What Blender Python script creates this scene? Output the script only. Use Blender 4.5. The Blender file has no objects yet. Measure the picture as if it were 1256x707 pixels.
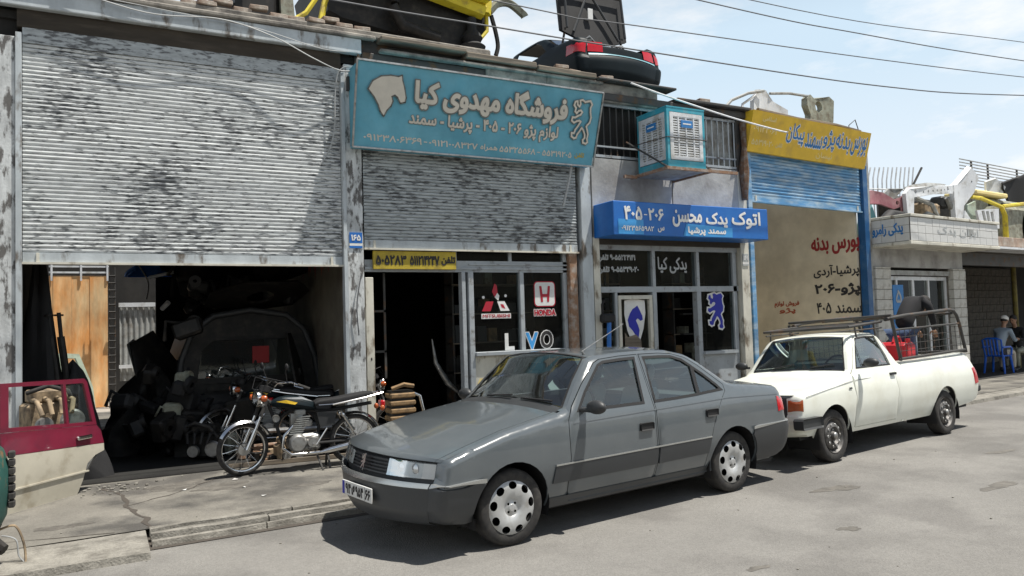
import bpy, math, random, unicodedata
import numpy as np
from mathutils import Vector, Matrix
from mathutils.geometry import delaunay_2d_cdt, interpolate_bezier
random.seed(7)
C = bpy.context.scene.collection
S = bpy.context.scene
# ---------------------------------------------------------------- camera
PIT, ROL, YAW = [math.radians(v) for v in (2.603, -1.7306, 28.274)]
fwh = Vector((math.sin(YAW), math.cos(YAW), 0)); rt0 = Vector((math.cos(YAW), -math.sin(YAW), 0)); upv = Vector((0, 0, 1))
fw = fwh*math.cos(PIT)+upv*math.sin(PIT); u0 = rt0.cross(fw)
rt = math.cos(ROL)*rt0+math.sin(ROL)*u0; uu = -math.sin(ROL)*rt0+math.cos(ROL)*u0
cd = bpy.data.cameras.new('camera'); cam = bpy.data.objects.new('camera', cd); C.objects.link(cam)
M = Matrix((rt, uu, -fw)).transposed().to_4x4(); M.translation = Vector((0, -9.776, 1.701)); cam.matrix_world = M
cd.sensor_width = 36; cd.lens = 36*942/1256; cd.clip_end = 3000; cd.clip_start = .05
S.camera = cam
# ---------------------------------------------------------------- light
SUN = Vector((1.3, -1.0, 4.4)).normalized()
sl = bpy.data.lights.new('sun', 'SUN'); sl.energy = 5.0; sl.angle = math.radians(.53); sl.color = (1, .955, .88)
so = bpy.data.objects.new('sun', sl); C.objects.link(so); so.rotation_euler = (-SUN).to_track_quat('-Z', 'Y').to_euler(); so.location = (0, 0, 30)
W = bpy.data.worlds.new('World'); S.world = W; W.use_nodes = True
nt = W.node_tree; N = nt.nodes; L = nt.links; N.clear()
def nd(t, tree=None, **k):
    n = (tree or nt).nodes.new(t)
    for a, v in k.items(): setattr(n, a, v)
    return n
sky = nd('ShaderNodeTexSky', sky_type='NISHITA', sun_disc=False, sun_elevation=math.asin(SUN.z), sun_rotation=math.atan2(SUN.x, SUN.y), dust_density=2.0, altitude=1100)
tc = nd('ShaderNodeTexCoord'); mp = nd('ShaderNodeMapping'); mp.inputs['Scale'].default_value = (1, 1, 3.2)
L.new(tc.outputs['Generated'], mp.inputs[0])
nz = nd('ShaderNodeTexNoise'); nz.inputs['Scale'].default_value = 2.3; nz.inputs['Detail'].default_value = 8; nz.inputs['Roughness'].default_value = .62
L.new(mp.outputs[0], nz.inputs['Vector'])
rp = nd('ShaderNodeValToRGB'); rp.color_ramp.elements[0].position = .43; rp.color_ramp.elements[1].position = .58
rp.color_ramp.elements[0].color = (.0, .0, .0, 1); rp.color_ramp.elements[1].color = (1, 1, 1, 1)
L.new(nz.outputs['Fac'], rp.inputs[0])
cl = nd('ShaderNodeMix', data_type='RGBA'); cl.inputs['A'].default_value = (10.6, 13.2, 15.4, 1); cl.inputs['B'].default_value = (16.2, 16.5, 16.8, 1); hz_ = nd('ShaderNodeMapRange'); hz_.inputs['From Min'].default_value = .02; hz_.inputs['From Max'].default_value = .30; hz_.inputs['To Min'].default_value = .85; hz_.inputs['To Max'].default_value = 0
sy = nd('ShaderNodeSeparateXYZ'); L.new(tc.outputs['Generated'], sy.inputs[0]); L.new(sy.outputs['Z'], hz_.inputs[0])
mxx = nd('ShaderNodeMath', operation='MAXIMUM'); L.new(hz_.outputs[0], mxx.inputs[0]); L.new(rp.outputs[0], mxx.inputs[1]); L.new(mxx.outputs[0], cl.inputs['Factor'])
mx = nd('ShaderNodeMix', data_type='RGBA'); L.new(cl.outputs['Result'], mx.inputs['B'])
sx = nd('ShaderNodeSeparateXYZ'); L.new(tc.outputs['Generated'], sx.inputs[0])
ez = nd('ShaderNodeMapRange'); ez.inputs['From Min'].default_value = .34; ez.inputs['From Max'].default_value = .62; ez.inputs['To Min'].default_value = .94; ez.inputs['To Max'].default_value = .12
L.new(sx.outputs['Z'], ez.inputs[0])
L.new(ez.outputs[0], mx.inputs['Factor']); L.new(sky.outputs[0], mx.inputs['A'])
bg = nd('ShaderNodeBackground'); bg.inputs[1].default_value = .05
L.new(mx.outputs['Result'], bg.inputs[0]); wo = nd('ShaderNodeOutputWorld'); L.new(bg.outputs[0], wo.inputs[0])
S.view_settings.view_transform = 'Standard'; S.view_settings.look = 'None'; S.view_settings.exposure = 0.38; S.view_settings.gamma = 1
S.cycles.max_bounces = 10; S.cycles.diffuse_bounces = 6; S.cycles.glossy_bounces = 3; S.cycles.transparent_max_bounces = 12
# ---------------------------------------------------------------- materials
MT = {}
def mat(name, c, c2=None, scale=6, thr=.5, soft=.12, rough=.7, rough2=None, bump=0, bscale=60, st=(1, 1, 1), metal=0, coat=0, grain=.12, spec=.5, detail=6, alpha=1, trans=0, mod=0, speck=0):
    """paint c with patches of c2 where a noise passes thr; grain varies the tone; st stretches the noise"""
    m = bpy.data.materials.new(name); m.use_nodes = True; t = m.node_tree; b = t.nodes['Principled BSDF']
    b.inputs['Roughness'].default_value = rough; b.inputs['Metallic'].default_value = metal; b.inputs['Coat Weight'].default_value = coat
    b.inputs['Coat Roughness'].default_value = .06; b.inputs['Specular IOR Level'].default_value = spec; b.inputs['Alpha'].default_value = alpha
    b.inputs['Transmission Weight'].default_value = trans
    co = nd('ShaderNodeTexCoord', t); ma = nd('ShaderNodeMapping', t); ma.inputs['Scale'].default_value = st
    t.links.new(co.outputs['Object'], ma.inputs[0])
    g = nd('ShaderNodeTexNoise', t); g.inputs['Scale'].default_value = scale*.7; g.inputs['Detail'].default_value = 8; g.inputs['Roughness'].default_value = .65
    t.links.new(ma.outputs[0], g.inputs['Vector'])
    mr = nd('ShaderNodeMapRange', t); mr.inputs['From Min'].default_value = .25; mr.inputs['From Max'].default_value = .75
    mr.inputs['To Min'].default_value = 1-grain*1.6; mr.inputs['To Max'].default_value = 1+grain*1.2
    t.links.new(g.outputs['Fac'], mr.inputs[0])
    src = None
    if c2 is not None:
        n = nd('ShaderNodeTexNoise', t); n.inputs['Scale'].default_value = scale; n.inputs['Detail'].default_value = detail; n.inputs['Roughness'].default_value = .6
        t.links.new(ma.outputs[0], n.inputs['Vector'])
        r = nd('ShaderNodeMapRange', t); r.inputs['From Min'].default_value = thr-soft/2; r.inputs['From Max'].default_value = thr+soft/2
        if mod:
            n2 = nd('ShaderNodeTexNoise', t); n2.inputs['Scale'].default_value = .9; n2.inputs['Detail'].default_value = 3; t.links.new(co.outputs['Object'], n2.inputs['Vector'])
            ad = nd('ShaderNodeMath', t, operation='MULTIPLY_ADD'); ad.inputs[1].default_value = mod; t.links.new(n2.outputs['Fac'], ad.inputs[0]); t.links.new(n.outputs['Fac'], ad.inputs[2])
            sb = nd('ShaderNodeMath', t, operation='SUBTRACT'); sb.inputs[1].default_value = mod*.5; t.links.new(ad.outputs[0], sb.inputs[0]); t.links.new(sb.outputs[0], r.inputs[0])
        else: t.links.new(n.outputs['Fac'], r.inputs[0])
        x = nd('ShaderNodeMix', t, data_type='RGBA'); x.inputs['A'].default_value = (*c, 1); x.inputs['B'].default_value = (*c2, 1)
        t.links.new(r.outputs[0], x.inputs['Factor']); src = x.outputs['Result']
        if rough2 is not None:
            q = nd('ShaderNodeMapRange', t); q.inputs['To Min'].default_value = rough; q.inputs['To Max'].default_value = rough2
            t.links.new(r.outputs[0], q.inputs[0]); t.links.new(q.outputs[0], b.inputs['Roughness'])
    if speck:
        sn = nd('ShaderNodeTexVoronoi', t); sn.inputs['Scale'].default_value = 70; t.links.new(co.outputs['Object'], sn.inputs['Vector'])
        sc_ = nd('ShaderNodeSeparateColor', t); t.links.new(sn.outputs['Color'], sc_.inputs[0])
        sm = nd('ShaderNodeMath', t, operation='MULTIPLY_ADD'); sm.inputs[1].default_value = speck*2; sm.inputs[2].default_value = 1-speck; t.links.new(sc_.outputs[0], sm.inputs[0])
        sq = nd('ShaderNodeMath', t, operation='MULTIPLY'); t.links.new(sm.outputs[0], sq.inputs[0]); t.links.new(mr.outputs[0], sq.inputs[1]); mr = sq
    v = nd('ShaderNodeVectorMath', t, operation='MULTIPLY')
    if src: t.links.new(src, v.inputs[0])
    else: v.inputs[0].default_value = c
    t.links.new(mr.outputs[0], v.inputs[1]); t.links.new(v.outputs[0], b.inputs['Base Color'])
    if bump:
        k = nd('ShaderNodeTexNoise', t); k.inputs['Scale'].default_value = bscale; k.inputs['Detail'].default_value = 5
        t.links.new(co.outputs['Object'], k.inputs['Vector'])
        bb = nd('ShaderNodeBump', t); bb.inputs['Strength'].default_value = bump; bb.inputs['Distance'].default_value = .01
        t.links.new(k.outputs['Fac'], bb.inputs['Height']); t.links.new(bb.outputs[0], b.inputs['Normal'])
    MT[name] = m; return m
mat('shutter_paint', (.60, .62, .62), (.13, .14, .15), 24, .575, .10, .55, .8, st=(.4, 1, 1.8), grain=.22, detail=12, mod=.5)
mat('shutter_paint_two', (.40, .43, .44), (.11, .115, .12), 16, .565, .10, .6, .8, st=(.5, 1, 1.8), grain=.24, detail=12, mod=.4)
mat('blue_shutter', (.10, .28, .50), (.42, .52, .58), 4, .56, .25, .55, st=(.5, 1, 2), grain=.2)
mat('metal_paint', (.46, .50, .52), (.14, .12, .10), 4, .60, .1, .5, .8, st=(1.3, 1, .5), bump=.15, bscale=25, grain=.18)
mat('peeling_paint', (.55, .57, .57), (.13, .125, .12), 8, .55, .08, .6, .85, st=(1.6, 1.6, .55), bump=.3, bscale=30, grain=.25, detail=9)
mat('lamp_inner', (.55, .57, .56), rough=.4, metal=.2)
mat('post_blue', (.012, .09, .24), (.06, .14, .26), 5, .6, .2, .5, grain=.15)
mat('cream_paint', (.60, .58, .50), (.22, .18, .13), 4, .6, .1, .65, .8, st=(1, 1, .5), grain=.18)
mat('window_frame', (.36, .39, .41), (.16, .15, .14), 6, .62, .12, .45, .8, grain=.15)
mat('concrete_wall', (.42, .42, .41), (.27, .26, .25), 2.2, .56, .25, .9, bump=.4, bscale=20, grain=.22)
mat('dark_steel', (.05, .048, .045), (.12, .07, .04), 5, .6, .1, .6, .9, grain=.3)
mat('soffit_brown', (.045, .036, .026), (.08, .065, .05), 3, .6, .2, .85, grain=.3, st=(.5, 1, 3))
mat('brick', (.30, .22, .17), (.38, .34, .29), 6, .55, .2, .95, bump=.5, bscale=50, grain=.3)
mat('mortar', (.26, .24, .21), (.12, .11, .10), 5, .55, .2, .95, bump=.6, bscale=25, grain=.3)
mat('old_wood', (.24, .20, .15), (.12, .10, .08), 8, .5, .3, .9, st=(.3, 1, 4), grain=.3)
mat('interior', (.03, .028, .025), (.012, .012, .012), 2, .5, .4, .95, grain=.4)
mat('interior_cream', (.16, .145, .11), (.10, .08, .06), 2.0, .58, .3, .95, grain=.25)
mat('beige_wall', (.74, .66, .50), (.50, .43, .31), .9, .6, .35, .95, bump=.2, bscale=12, grain=.18)
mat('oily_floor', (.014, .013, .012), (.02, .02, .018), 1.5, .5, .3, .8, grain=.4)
mat('white_stone', (.52, .51, .47), (.34, .32, .28), 7, .6, .2, .8, bump=.2, bscale=30, grain=.12)
mat('block_dark', (.10, .09, .075), (.05, .045, .04), 6, .55, .2, .9, bump=.3, grain=.2)
mat('olive_post', (.16, .13, .02), (.08, .06, .02), 6, .55, .2, .7)
mat('wall_tile', (.60, .60, .58), (.42, .38, .34), 5, .66, .12, .45, grain=.08)
mat('sign_blue', (.10, .35, .47), (.15, .41, .52), 2.5, .55, .4, .5, grain=.15)
mat('sign_blue_strong', (.01, .13, .46), (.02, .17, .52), 2.5, .6, .3, .4, grain=.1)
mat('sign_light_blue', (.05, .30, .66), rough=.4)
mat('sign_yellow', (.78, .50, .03), (.62, .39, .05), 4, .6, .2, .55, grain=.12)
mat('sign_yellow_old', (.48, .36, .03), (.30, .22, .03), 5, .6, .2, .6, grain=.15)
mat('letter_cream', (.62, .58, .50), grain=.1, rough=.6)
mat('letter_edge', (.16, .17, .16), rough=.7)
mat('letter_white', (.78, .78, .76), rough=.5)
mat('letter_black', (.03, .028, .028), rough=.7)
mat('letter_red', (.30, .02, .02), rough=.7)
mat('letter_orange', (.40, .09, .04), rough=.8)
mat('letter_blue', (.03, .19, .48), rough=.6)
mat('decal_blue', (.012, .02, .36), rough=.5)
mat('decal_red', (.42, .01, .03), rough=.5)
mat('decal_grey', (.40, .42, .42), rough=.6)
mat('faded_yellow_print', (.80, .66, .30), rough=.7)
mat('asphalt', (.212, .204, .188), (.165, .158, .146), .9, .54, .2, .93, bump=.9, bscale=80, grain=.12, detail=12, mod=.6, speck=.10)
mat('pavement', (.195, .183, .158), (.085, .080, .072), 1.5, .535, .2, .92, bump=.8, bscale=50, grain=.2, detail=12, mod=.7, speck=.10)
mat('kerb_concrete', (.27, .255, .222), (.15, .14, .12), 5, .55, .2, .9, bump=.8, bscale=60, grain=.18, speck=.12)
mat('crack_dirt_and_shade', (.07, .06, .05), rough=1)
mat('oil_stain', (.10, .092, .08), (.16, .148, .128), 9, .5, .3, .75, grain=.3, detail=10)
mat('yard_ground', (.34, .31, .27), rough=1, bump=.4)
mat('rust_sheet', (.74, .33, .10), (.80, .56, .30), 2.6, .5, .3, .8, st=(1.6, 1, .4), grain=.3, detail=9, mod=.4)
mat('chrome', (.65, .65, .65), rough=.18, metal=1, grain=.05)
mat('dull_metal', (.42, .42, .41), (.22, .20, .18), 12, .6, .2, .45, metal=.85, grain=.15)
mat('grey_car_paint', (.092, .107, .117), (.106, .121, .130), 3, .5, .3, .30, coat=.9, grain=.03)
mat('dark_trim', (.032, .034, .036), rough=.5, grain=.1)
mat('bumper_grey', (.048, .052, .056), rough=.42, grain=.06)
mat('trim_strip', (.50, .51, .50), rough=.25, metal=.7, grain=.05)
mat('white_car_paint', (.80, .82, .74), (.70, .70, .60), 3, .6, .3, .38, coat=.4, grain=.04)
mat('black', (.012, .012, .013), rough=.7)
mat('rubber', (.028, .027, .027), (.06, .056, .05), 14, .55, .3, .9, grain=.2)
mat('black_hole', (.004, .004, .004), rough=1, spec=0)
mat('hubcap', (.50, .51, .51), (.38, .37, .35), 12, .62, .2, .38, metal=.35, grain=.06)
mat('steel_wheel', (.16, .155, .15), (.06, .055, .05), 14, .55, .3, .55, metal=.5, grain=.2)
mat('seat_cloth', (.30, .31, .31), rough=.9)
mat('dash', (.06, .065, .07), rough=.7)
mat('red_lens', (.50, .012, .02), rough=.15, coat=.5)
mat('orange_lens', (.40, .08, .015), rough=.2, coat=.5)
mat('plate_white', (.72, .72, .70), rough=.5)
mat('teal_paint', (.005, .010, .014), (.008, .015, .018), 3, .5, .3, .5, coat=0, spec=.15)
mat('teal_strip', (.22, .42, .48), rough=.4)
mat('yellow_paint', (.62, .50, .03), (.30, .22, .05), 5, .6, .15, .55, grain=.15)
mat('maroon_paint', (.17, .008, .03), (.12, .012, .03), 4, .6, .2, .4, coat=.3, grain=.1)
mat('cream_door', (.47, .44, .36), (.30, .26, .19), 4, .62, .2, .45, coat=.2, grain=.1)
mat('green_old', (.02, .09, .075), (.25, .12, .05), 7, .6, .1, .6, grain=.2)
mat('pale_green', (.42, .50, .40), (.28, .27, .2), 6, .6, .2, .5)
mat('pink_paint', (.30, .10, .12), (.45, .25, .25), 3, .55, .3, .5)
mat('white_old', (.66, .68, .70), (.42, .41, .38), 4, .6, .2, .45, grain=.1)
mat('grey_old', (.33, .34, .33), (.20, .19, .17), 5, .55, .2, .6, grain=.2)
mat('olive_metal', (.28, .29, .23), (.16, .14, .1), 9, .55, .2, .7, grain=.25)
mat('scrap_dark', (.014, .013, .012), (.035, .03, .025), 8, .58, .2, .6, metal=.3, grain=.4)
mat('scrap_tan', (.36, .27, .17), (.12, .09, .06), 9, .55, .2, .7, grain=.25)
mat('cooler_blue', (.04, .32, .42), (.13, .36, .42), 5, .6, .2, .5, grain=.1)
mat('cooler_grille', (.55, .56, .52), (.42, .38, .30), 8, .6, .2, .6)
mat('cooler_pad', (.55, .54, .48), rough=1, grain=.3)
mat('rusty_iron', (.26, .15, .09), (.35, .30, .26), 12, .55, .2, .8, grain=.2)
mat('cable', (.36, .37, .37), rough=.6)
mat('black_cable', (.09, .095, .105), rough=.7)
mat('blue_plastic', (.01, .12, .62), rough=.35)
mat('blue_tarp', (.02, .16, .55), rough=.6)
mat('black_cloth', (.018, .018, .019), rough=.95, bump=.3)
mat('shirt_blue', (.28, .34, .40), rough=.9, bump=.4, bscale=30)
mat('shirt_dark', (.012, .012, .014), rough=.9)
mat('jeans', (.05, .08, .15), rough=.95)
mat('beige_cloth', (.50, .46, .38), rough=.95, bump=.3)
mat('cap_white', (.72, .70, .66), rough=.9)
mat('skin', (.34, .19, .12), rough=.6)
mat('hair', (.02, .017, .015), rough=.8)
mat('red_can', (.60, .03, .04), rough=.4)
mat('sack_white', (.6, .58, .55), rough=.9)
mat('cyan_tarp', (.15, .36, .38), rough=.7)
mat('tan_crate', (.27, .17, .08), (.13, .085, .045), 9, .55, .2, .8)
def glass(name, tint, refl=.5, rough=.03, see=.5):
    """thin pane: mirror reflection over a see-through tinted body"""
    m = bpy.data.materials.new(name); m.use_nodes = True; t = m.node_tree; t.nodes.clear()
    o = nd('ShaderNodeOutputMaterial', t); g = nd('ShaderNodeBsdfGlossy', t); g.inputs['Roughness'].default_value = rough; g.inputs['Color'].default_value = (.9, .95, .97, 1)
    tr = nd('ShaderNodeBsdfTransparent', t); tr.inputs[0].default_value = (*tint, 1)
    fr = nd('ShaderNodeFresnel', t); fr.inputs[0].default_value = 1.5
    mu = nd('ShaderNodeMath', t, operation='MULTIPLY'); mu.inputs[1].default_value = refl
    t.links.new(fr.outputs[0], mu.inputs[0])
    d = nd('ShaderNodeBsdfDiffuse', t); d.inputs[0].default_value = (.30, .30, .27, 1)   # dust film
    m1 = nd('ShaderNodeMixShader', t); m1.inputs[0].default_value = see
    t.links.new(tr.outputs[0], m1.inputs[1]); t.links.new(d.outputs[0], m1.inputs[2])
    m2 = nd('ShaderNodeMixShader', t); t.links.new(mu.outputs[0], m2.inputs[0]); t.links.new(m1.outputs[0], m2.inputs[1]); t.links.new(g.outputs[0], m2.inputs[2])
    t.links.new(m2.outputs[0], o.inputs[0]); MT[name] = m
glass('car_glass', (.70, .82, .80), 2.6, see=.03)
glass('shop_glass', (.55, .6, .6), .35, see=.02)
glass('lens_glass', (.9, .9, .9), .6, see=.06)
# ---------------------------------------------------------------- builders
ROOT = {}
def xf(loc, rz=0): return Matrix.Translation(Vector(loc)) @ Matrix.Rotation(rz, 4, 'Z')
def tag(o, label, cat, group=None, kind=None):
    if label: o['label'] = label
    if cat: o['category'] = cat
    if group: o['group'] = group
    if kind: o['kind'] = kind
    return o
def thing(name, label, cat, loc=(0, 0, 0), rz=0, group=None):
    o = bpy.data.objects.new(name, None); C.objects.link(o); o.location = loc; o.rotation_euler = (0, 0, rz); o.empty_display_size = .2
    ROOT[o.name] = xf(loc, rz); return tag(o, label, cat, group)
class MB:
    def __init__(s): s.v = []; s.f = []; s.m = []
    def add(s, v, f, m=0):
        k = len(s.v); s.v += [tuple(p) for p in v]; s.f += [tuple(i+k for i in q) for q in f]; s.m += [m]*len(f); return s
    def box(s, x0, x1, y0, y1, z0, z1, m=0, b=0):
        if b:
            b = min(b, abs(x1-x0)*.45, abs(y1-y0)*.45, abs(z1-z0)*.45); v = []
            for ax in range(3):
                for i in (0, 1):
                    for j in (0, 1):
                        for k in (0, 1):
                            X = (x0, x1)[i]; Y = (y0, y1)[j]; Z = (z0, z1)[k]; sx = b if i == 0 else -b; sy = b if j == 0 else -b; sz = b if k == 0 else -b
                            if ax == 0: v.append((X, Y+sy, Z+sz))
                            if ax == 1: v.append((X+sx, Y, Z+sz))
                            if ax == 2: v.append((X+sx, Y+sy, Z))
            ix = lambda a, i, j, k: a*8+i*4+j*2+k
            f = []
            for i in (0, 1):
                f.append([ix(0, i, 0, 0), ix(0, i, 1, 0), ix(0, i, 1, 1), ix(0, i, 0, 1)][::(-1 if i == 0 else 1)])
                f.append([ix(1, 0, i, 0), ix(1, 0, i, 1), ix(1, 1, i, 1), ix(1, 1, i, 0)][::(-1 if i == 0 else 1)])
                f.append([ix(2, 0, 0, i), ix(2, 1, 0, i), ix(2, 1, 1, i), ix(2, 0, 1, i)][::(-1 if i == 0 else 1)])
            for i in (0, 1):
                for j in (0, 1):
                    f.append([ix(0, i, j, 0), ix(0, i, j, 1), ix(1, i, j, 1), ix(1, i, j, 0)])
                    f.append([ix(1, 0, i, j), ix(1, 1, i, j), ix(2, 1, i, j), ix(2, 0, i, j)])
                    f.append([ix(0, i, 0, j), ix(0, i, 1, j), ix(2, i, 1, j), ix(2, i, 0, j)])
                    for k in (0, 1): f.append([ix(0, i, j, k), ix(1, i, j, k), ix(2, i, j, k)])
            return s.add(v, f, m)
        v = [(x, y, z) for z in (z0, z1) for y in (y0, y1) for x in (x0, x1)]
        return s.add(v, [(0, 2, 3, 1), (4, 5, 7, 6), (0, 1, 5, 4), (2, 6, 7, 3), (0, 4, 6, 2), (1, 3, 7, 5)], m)
    def tube(s, P, r, n=8, m=0, cap=True):
        P = [Vector(p) for p in P]; R = r if isinstance(r, (list, tuple)) else [r]*len(P); v = []; f = []; up = None
        for i, p in enumerate(P):
            d = (P[min(i+1, len(P)-1)]-P[max(i-1, 0)]).normalized()
            if up is None: up = d.orthogonal().normalized()
            up = (up-d*up.dot(d)).normalized(); w = d.cross(up)
            v += [p+(up*math.cos(t)+w*math.sin(t))*R[i] for t in [2*math.pi*k/n for k in range(n)]]
        for i in range(len(P)-1):
            for k in range(n): f.append((i*n+k, i*n+(k+1) % n, (i+1)*n+(k+1) % n, (i+1)*n+k))
        if cap: f += [tuple(range(n))[::-1], tuple((len(P)-1)*n+k for k in range(n))]
        return s.add(v, f, m)
    def lathe(s, prof, c, ax, n=32, m=0, a0=0, a1=2*math.pi):
        """prof: (radius, along) pairs; c centre; ax axis"""
        ax = Vector(ax).normalized(); e = ax.orthogonal().normalized(); g = ax.cross(e); c = Vector(c); v = []; f = []; full = abs(a1-a0-2*math.pi) < 1e-6; nn = n if full else n+1
        for k in range(nn):
            t = a0+(a1-a0)*k/n; d = e*math.cos(t)+g*math.sin(t)
            v += [c+d*r+ax*h for r, h in prof]
        q = len(prof)
        for k in range(n):
            k2 = (k+1) % nn
            for i in range(q-1): f.append((k*q+i, k*q+i+1, k2*q+i+1, k2*q+i))
        return s.add(v, f, m)
    def ball(s, c, r, m=0, n=12, k=8):
        r = r if isinstance(r, (tuple, list)) else (r, r, r); v = []; f = []
        for i in range(k+1):
            a = math.pi*i/k
            for j in range(n): b = 2*math.pi*j/n; v.append((c[0]+r[0]*math.sin(a)*math.cos(b), c[1]+r[1]*math.sin(a)*math.sin(b), c[2]+r[2]*math.cos(a)))
        for i in range(k):
            for j in range(n): f.append((i*n+j, (i+1)*n+j, (i+1)*n+(j+1) % n, i*n+(j+1) % n))
        return s.add(v, f, m)
    def prism(s, pts, h0, h1, fn, m=0):
        """2-D outline pts extruded between h0 and h1; fn(a,b,h) gives 3-D"""
        n = len(pts); v = [fn(a, b, h0) for a, b in pts]+[fn(a, b, h1) for a, b in pts]
        return s.add(v, [tuple(range(n))[::-1], tuple(range(n, 2*n))]+[(i, (i+1) % n, n+(i+1) % n, n+i) for i in range(n)], m)
    def build(s, name, mats, parent=None, smooth=0, world=False, th=0, label=None, kind=None):
        return obj(name, s.v, s.f, mats, parent, smooth, world, th, label, kind, s.m)
def rootof(o):
    while o.parent: o = o.parent
    return o
def obj(name, v, f, mats, parent=None, smooth=0, world=False, th=0, label=None, kind=None, mi=None):
    if world and parent is not None:
        Mi = ROOT[rootof(parent).name].inverted(); v = [Mi @ Vector(p) for p in v]
    if th:
        V_ = np.array([tuple(p) for p in v], float); NN = np.zeros_like(V_); cnt = {}
        for q in f:
            nrm = np.cross(V_[q[1]]-V_[q[0]], V_[q[2]]-V_[q[0]]); NN[list(q)] += nrm
            for i in range(len(q)):
                e = (q[i], q[(i+1) % len(q)]); cnt[e] = 1
        NN /= np.maximum(np.linalg.norm(NN, axis=1), 1e-9)[:, None]; Bk = V_-NN*th; n0 = len(V_); vv = [tuple(p) for p in V_]+[tuple(p) for p in Bk]; ff = [tuple(q) for q in f]+[tuple(i+n0 for i in q)[::-1] for q in f]
        for (i, j) in cnt:
            if (j, i) not in cnt:
                k = len(vv); vv += [tuple(V_[i]), tuple(V_[j]), tuple(Bk[j]), tuple(Bk[i])]; ff.append((k+3, k+2, k+1, k))
        v, f = vv, ff; mi = None
    me = bpy.data.meshes.new(name); me.from_pydata([tuple(p) for p in v], [], [tuple(q) for q in f])
    for m in (mats if isinstance(mats, (list, tuple)) else [mats]): me.materials.append(MT[m] if isinstance(m, str) else m)
    if mi and max(mi) > 0: me.polygons.foreach_set('material_index', mi)
    if smooth:
        me.shade_smooth(); me.set_sharp_from_angle(angle=math.radians(smooth))
    me.update(); o = bpy.data.objects.new(name, me); C.objects.link(o)
    if parent is not None: o.parent = parent
    if label: o['label'] = label
    if kind: o['kind'] = kind
    return o
def inside(P, loops, rule='eo'):
    P = np.asarray(P, float); w = np.zeros(len(P), int)
    for lp in loops:
        A = np.asarray(lp, float); B = np.roll(A, -1, 0)
        for (x0, y0), (x1, y1) in zip(A, B):
            if y0 == y1: continue
            up = (y0 <= P[:, 1]) & (y1 > P[:, 1]); dn = (y1 <= P[:, 1]) & (y0 > P[:, 1]); k = up | dn
            if not k.any(): continue
            xc = x0+(P[k, 1]-y0)*(x1-x0)/(y1-y0); hit = xc > P[k, 0]; ii = np.where(k)[0][hit]
            w[ii] += np.where(up[ii], 1, -1) if rule == 'nz' else 1
    return w != 0 if rule == 'nz' else w % 2 == 1
def fill(loops, step=0, rule='eo', extra=()):
    """triangulate the area of 2-D loops (holes included); step adds inner points"""
    V = []; E = []
    for lp in loops:
        k = len(V); V += [Vector((float(a), float(b))) for a, b in lp]; E += [(k+i, k+(i+1) % len(lp)) for i in range(len(lp))]
    if step:
        a = np.array([tuple(p) for p in V]); x0, y0 = a.min(0); x1, y1 = a.max(0)
        g = np.array([(x, y) for i, x in enumerate(np.arange(x0+step*.5, x1, step)) for y in np.arange(y0+step*(.3 if i % 2 else .6), y1, step)])
        if len(extra): g = np.vstack([g, extra]) if len(g) else np.array(extra)
        if len(g):
            g = g[inside(g, loops)]; ok = np.ones(len(g), bool)
            for lp in loops:
                A = np.asarray(lp, float); B = np.roll(A, -1, 0)
                for p, q in zip(A, B):
                    d = q-p; l = d@d
                    if l < 1e-12: continue
                    t = np.clip(((g-p)@d)/l, 0, 1); ok &= np.hypot(*(g-p-t[:, None]*d).T) > min(step*.1, .006)
            V += [Vector(p) for p in g[ok]]
    r = delaunay_2d_cdt(V, E, [], 0, 1e-6); vs = [tuple(p) for p in r[0]]; fs = [tuple(q) for q in r[2]]
    if not fs: return vs, []
    cen = np.array([np.mean([vs[i] for i in q], 0) for q in fs]); k = inside(cen, loops, rule)
    out = []
    for q, ok in zip(fs, k):
        if ok:
            a = sum(vs[q[i]][0]*vs[q[(i+1) % len(q)]][1]-vs[q[(i+1) % len(q)]][0]*vs[q[i]][1] for i in range(len(q)))
            out.append(q if a > 0 else q[::-1])
    return vs, out
FORMS = {}
for _c in list(range(0xFB50, 0xFC00))+list(range(0xFE70, 0xFF00)):
    _d = unicodedata.decomposition(chr(_c)).split()
    if len(_d) == 2 and _d[0] in ('<isolated>', '<final>', '<initial>', '<medial>'): FORMS.setdefault(chr(int(_d[1], 16)), {})[_d[0][1:-1]] = chr(_c)
def shape(s):
    """joined Persian letter forms in drawing order; digit runs stay left to right"""
    if s.isascii(): return s
    out = []
    for i, ch in enumerate(s):
        f = FORMS.get(ch)
        if not f: out.append(ch); continue
        p = FORMS.get(s[i-1]) if i else None; n = FORMS.get(s[i+1]) if i+1 < len(s) else None
        jp = bool(p and 'initial' in p) and 'final' in f; jn = bool(n and 'final' in n) and 'initial' in f
        out.append(f['medial'] if jp and jn else f['final'] if jp else f['initial'] if jn else f['isolated'])
    toks = []
    for ch in out:
        if ch.isdigit() and toks and toks[-1][-1].isdigit(): toks[-1] += ch
        else: toks.append(ch)
    return ''.join(reversed(toks))
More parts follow.
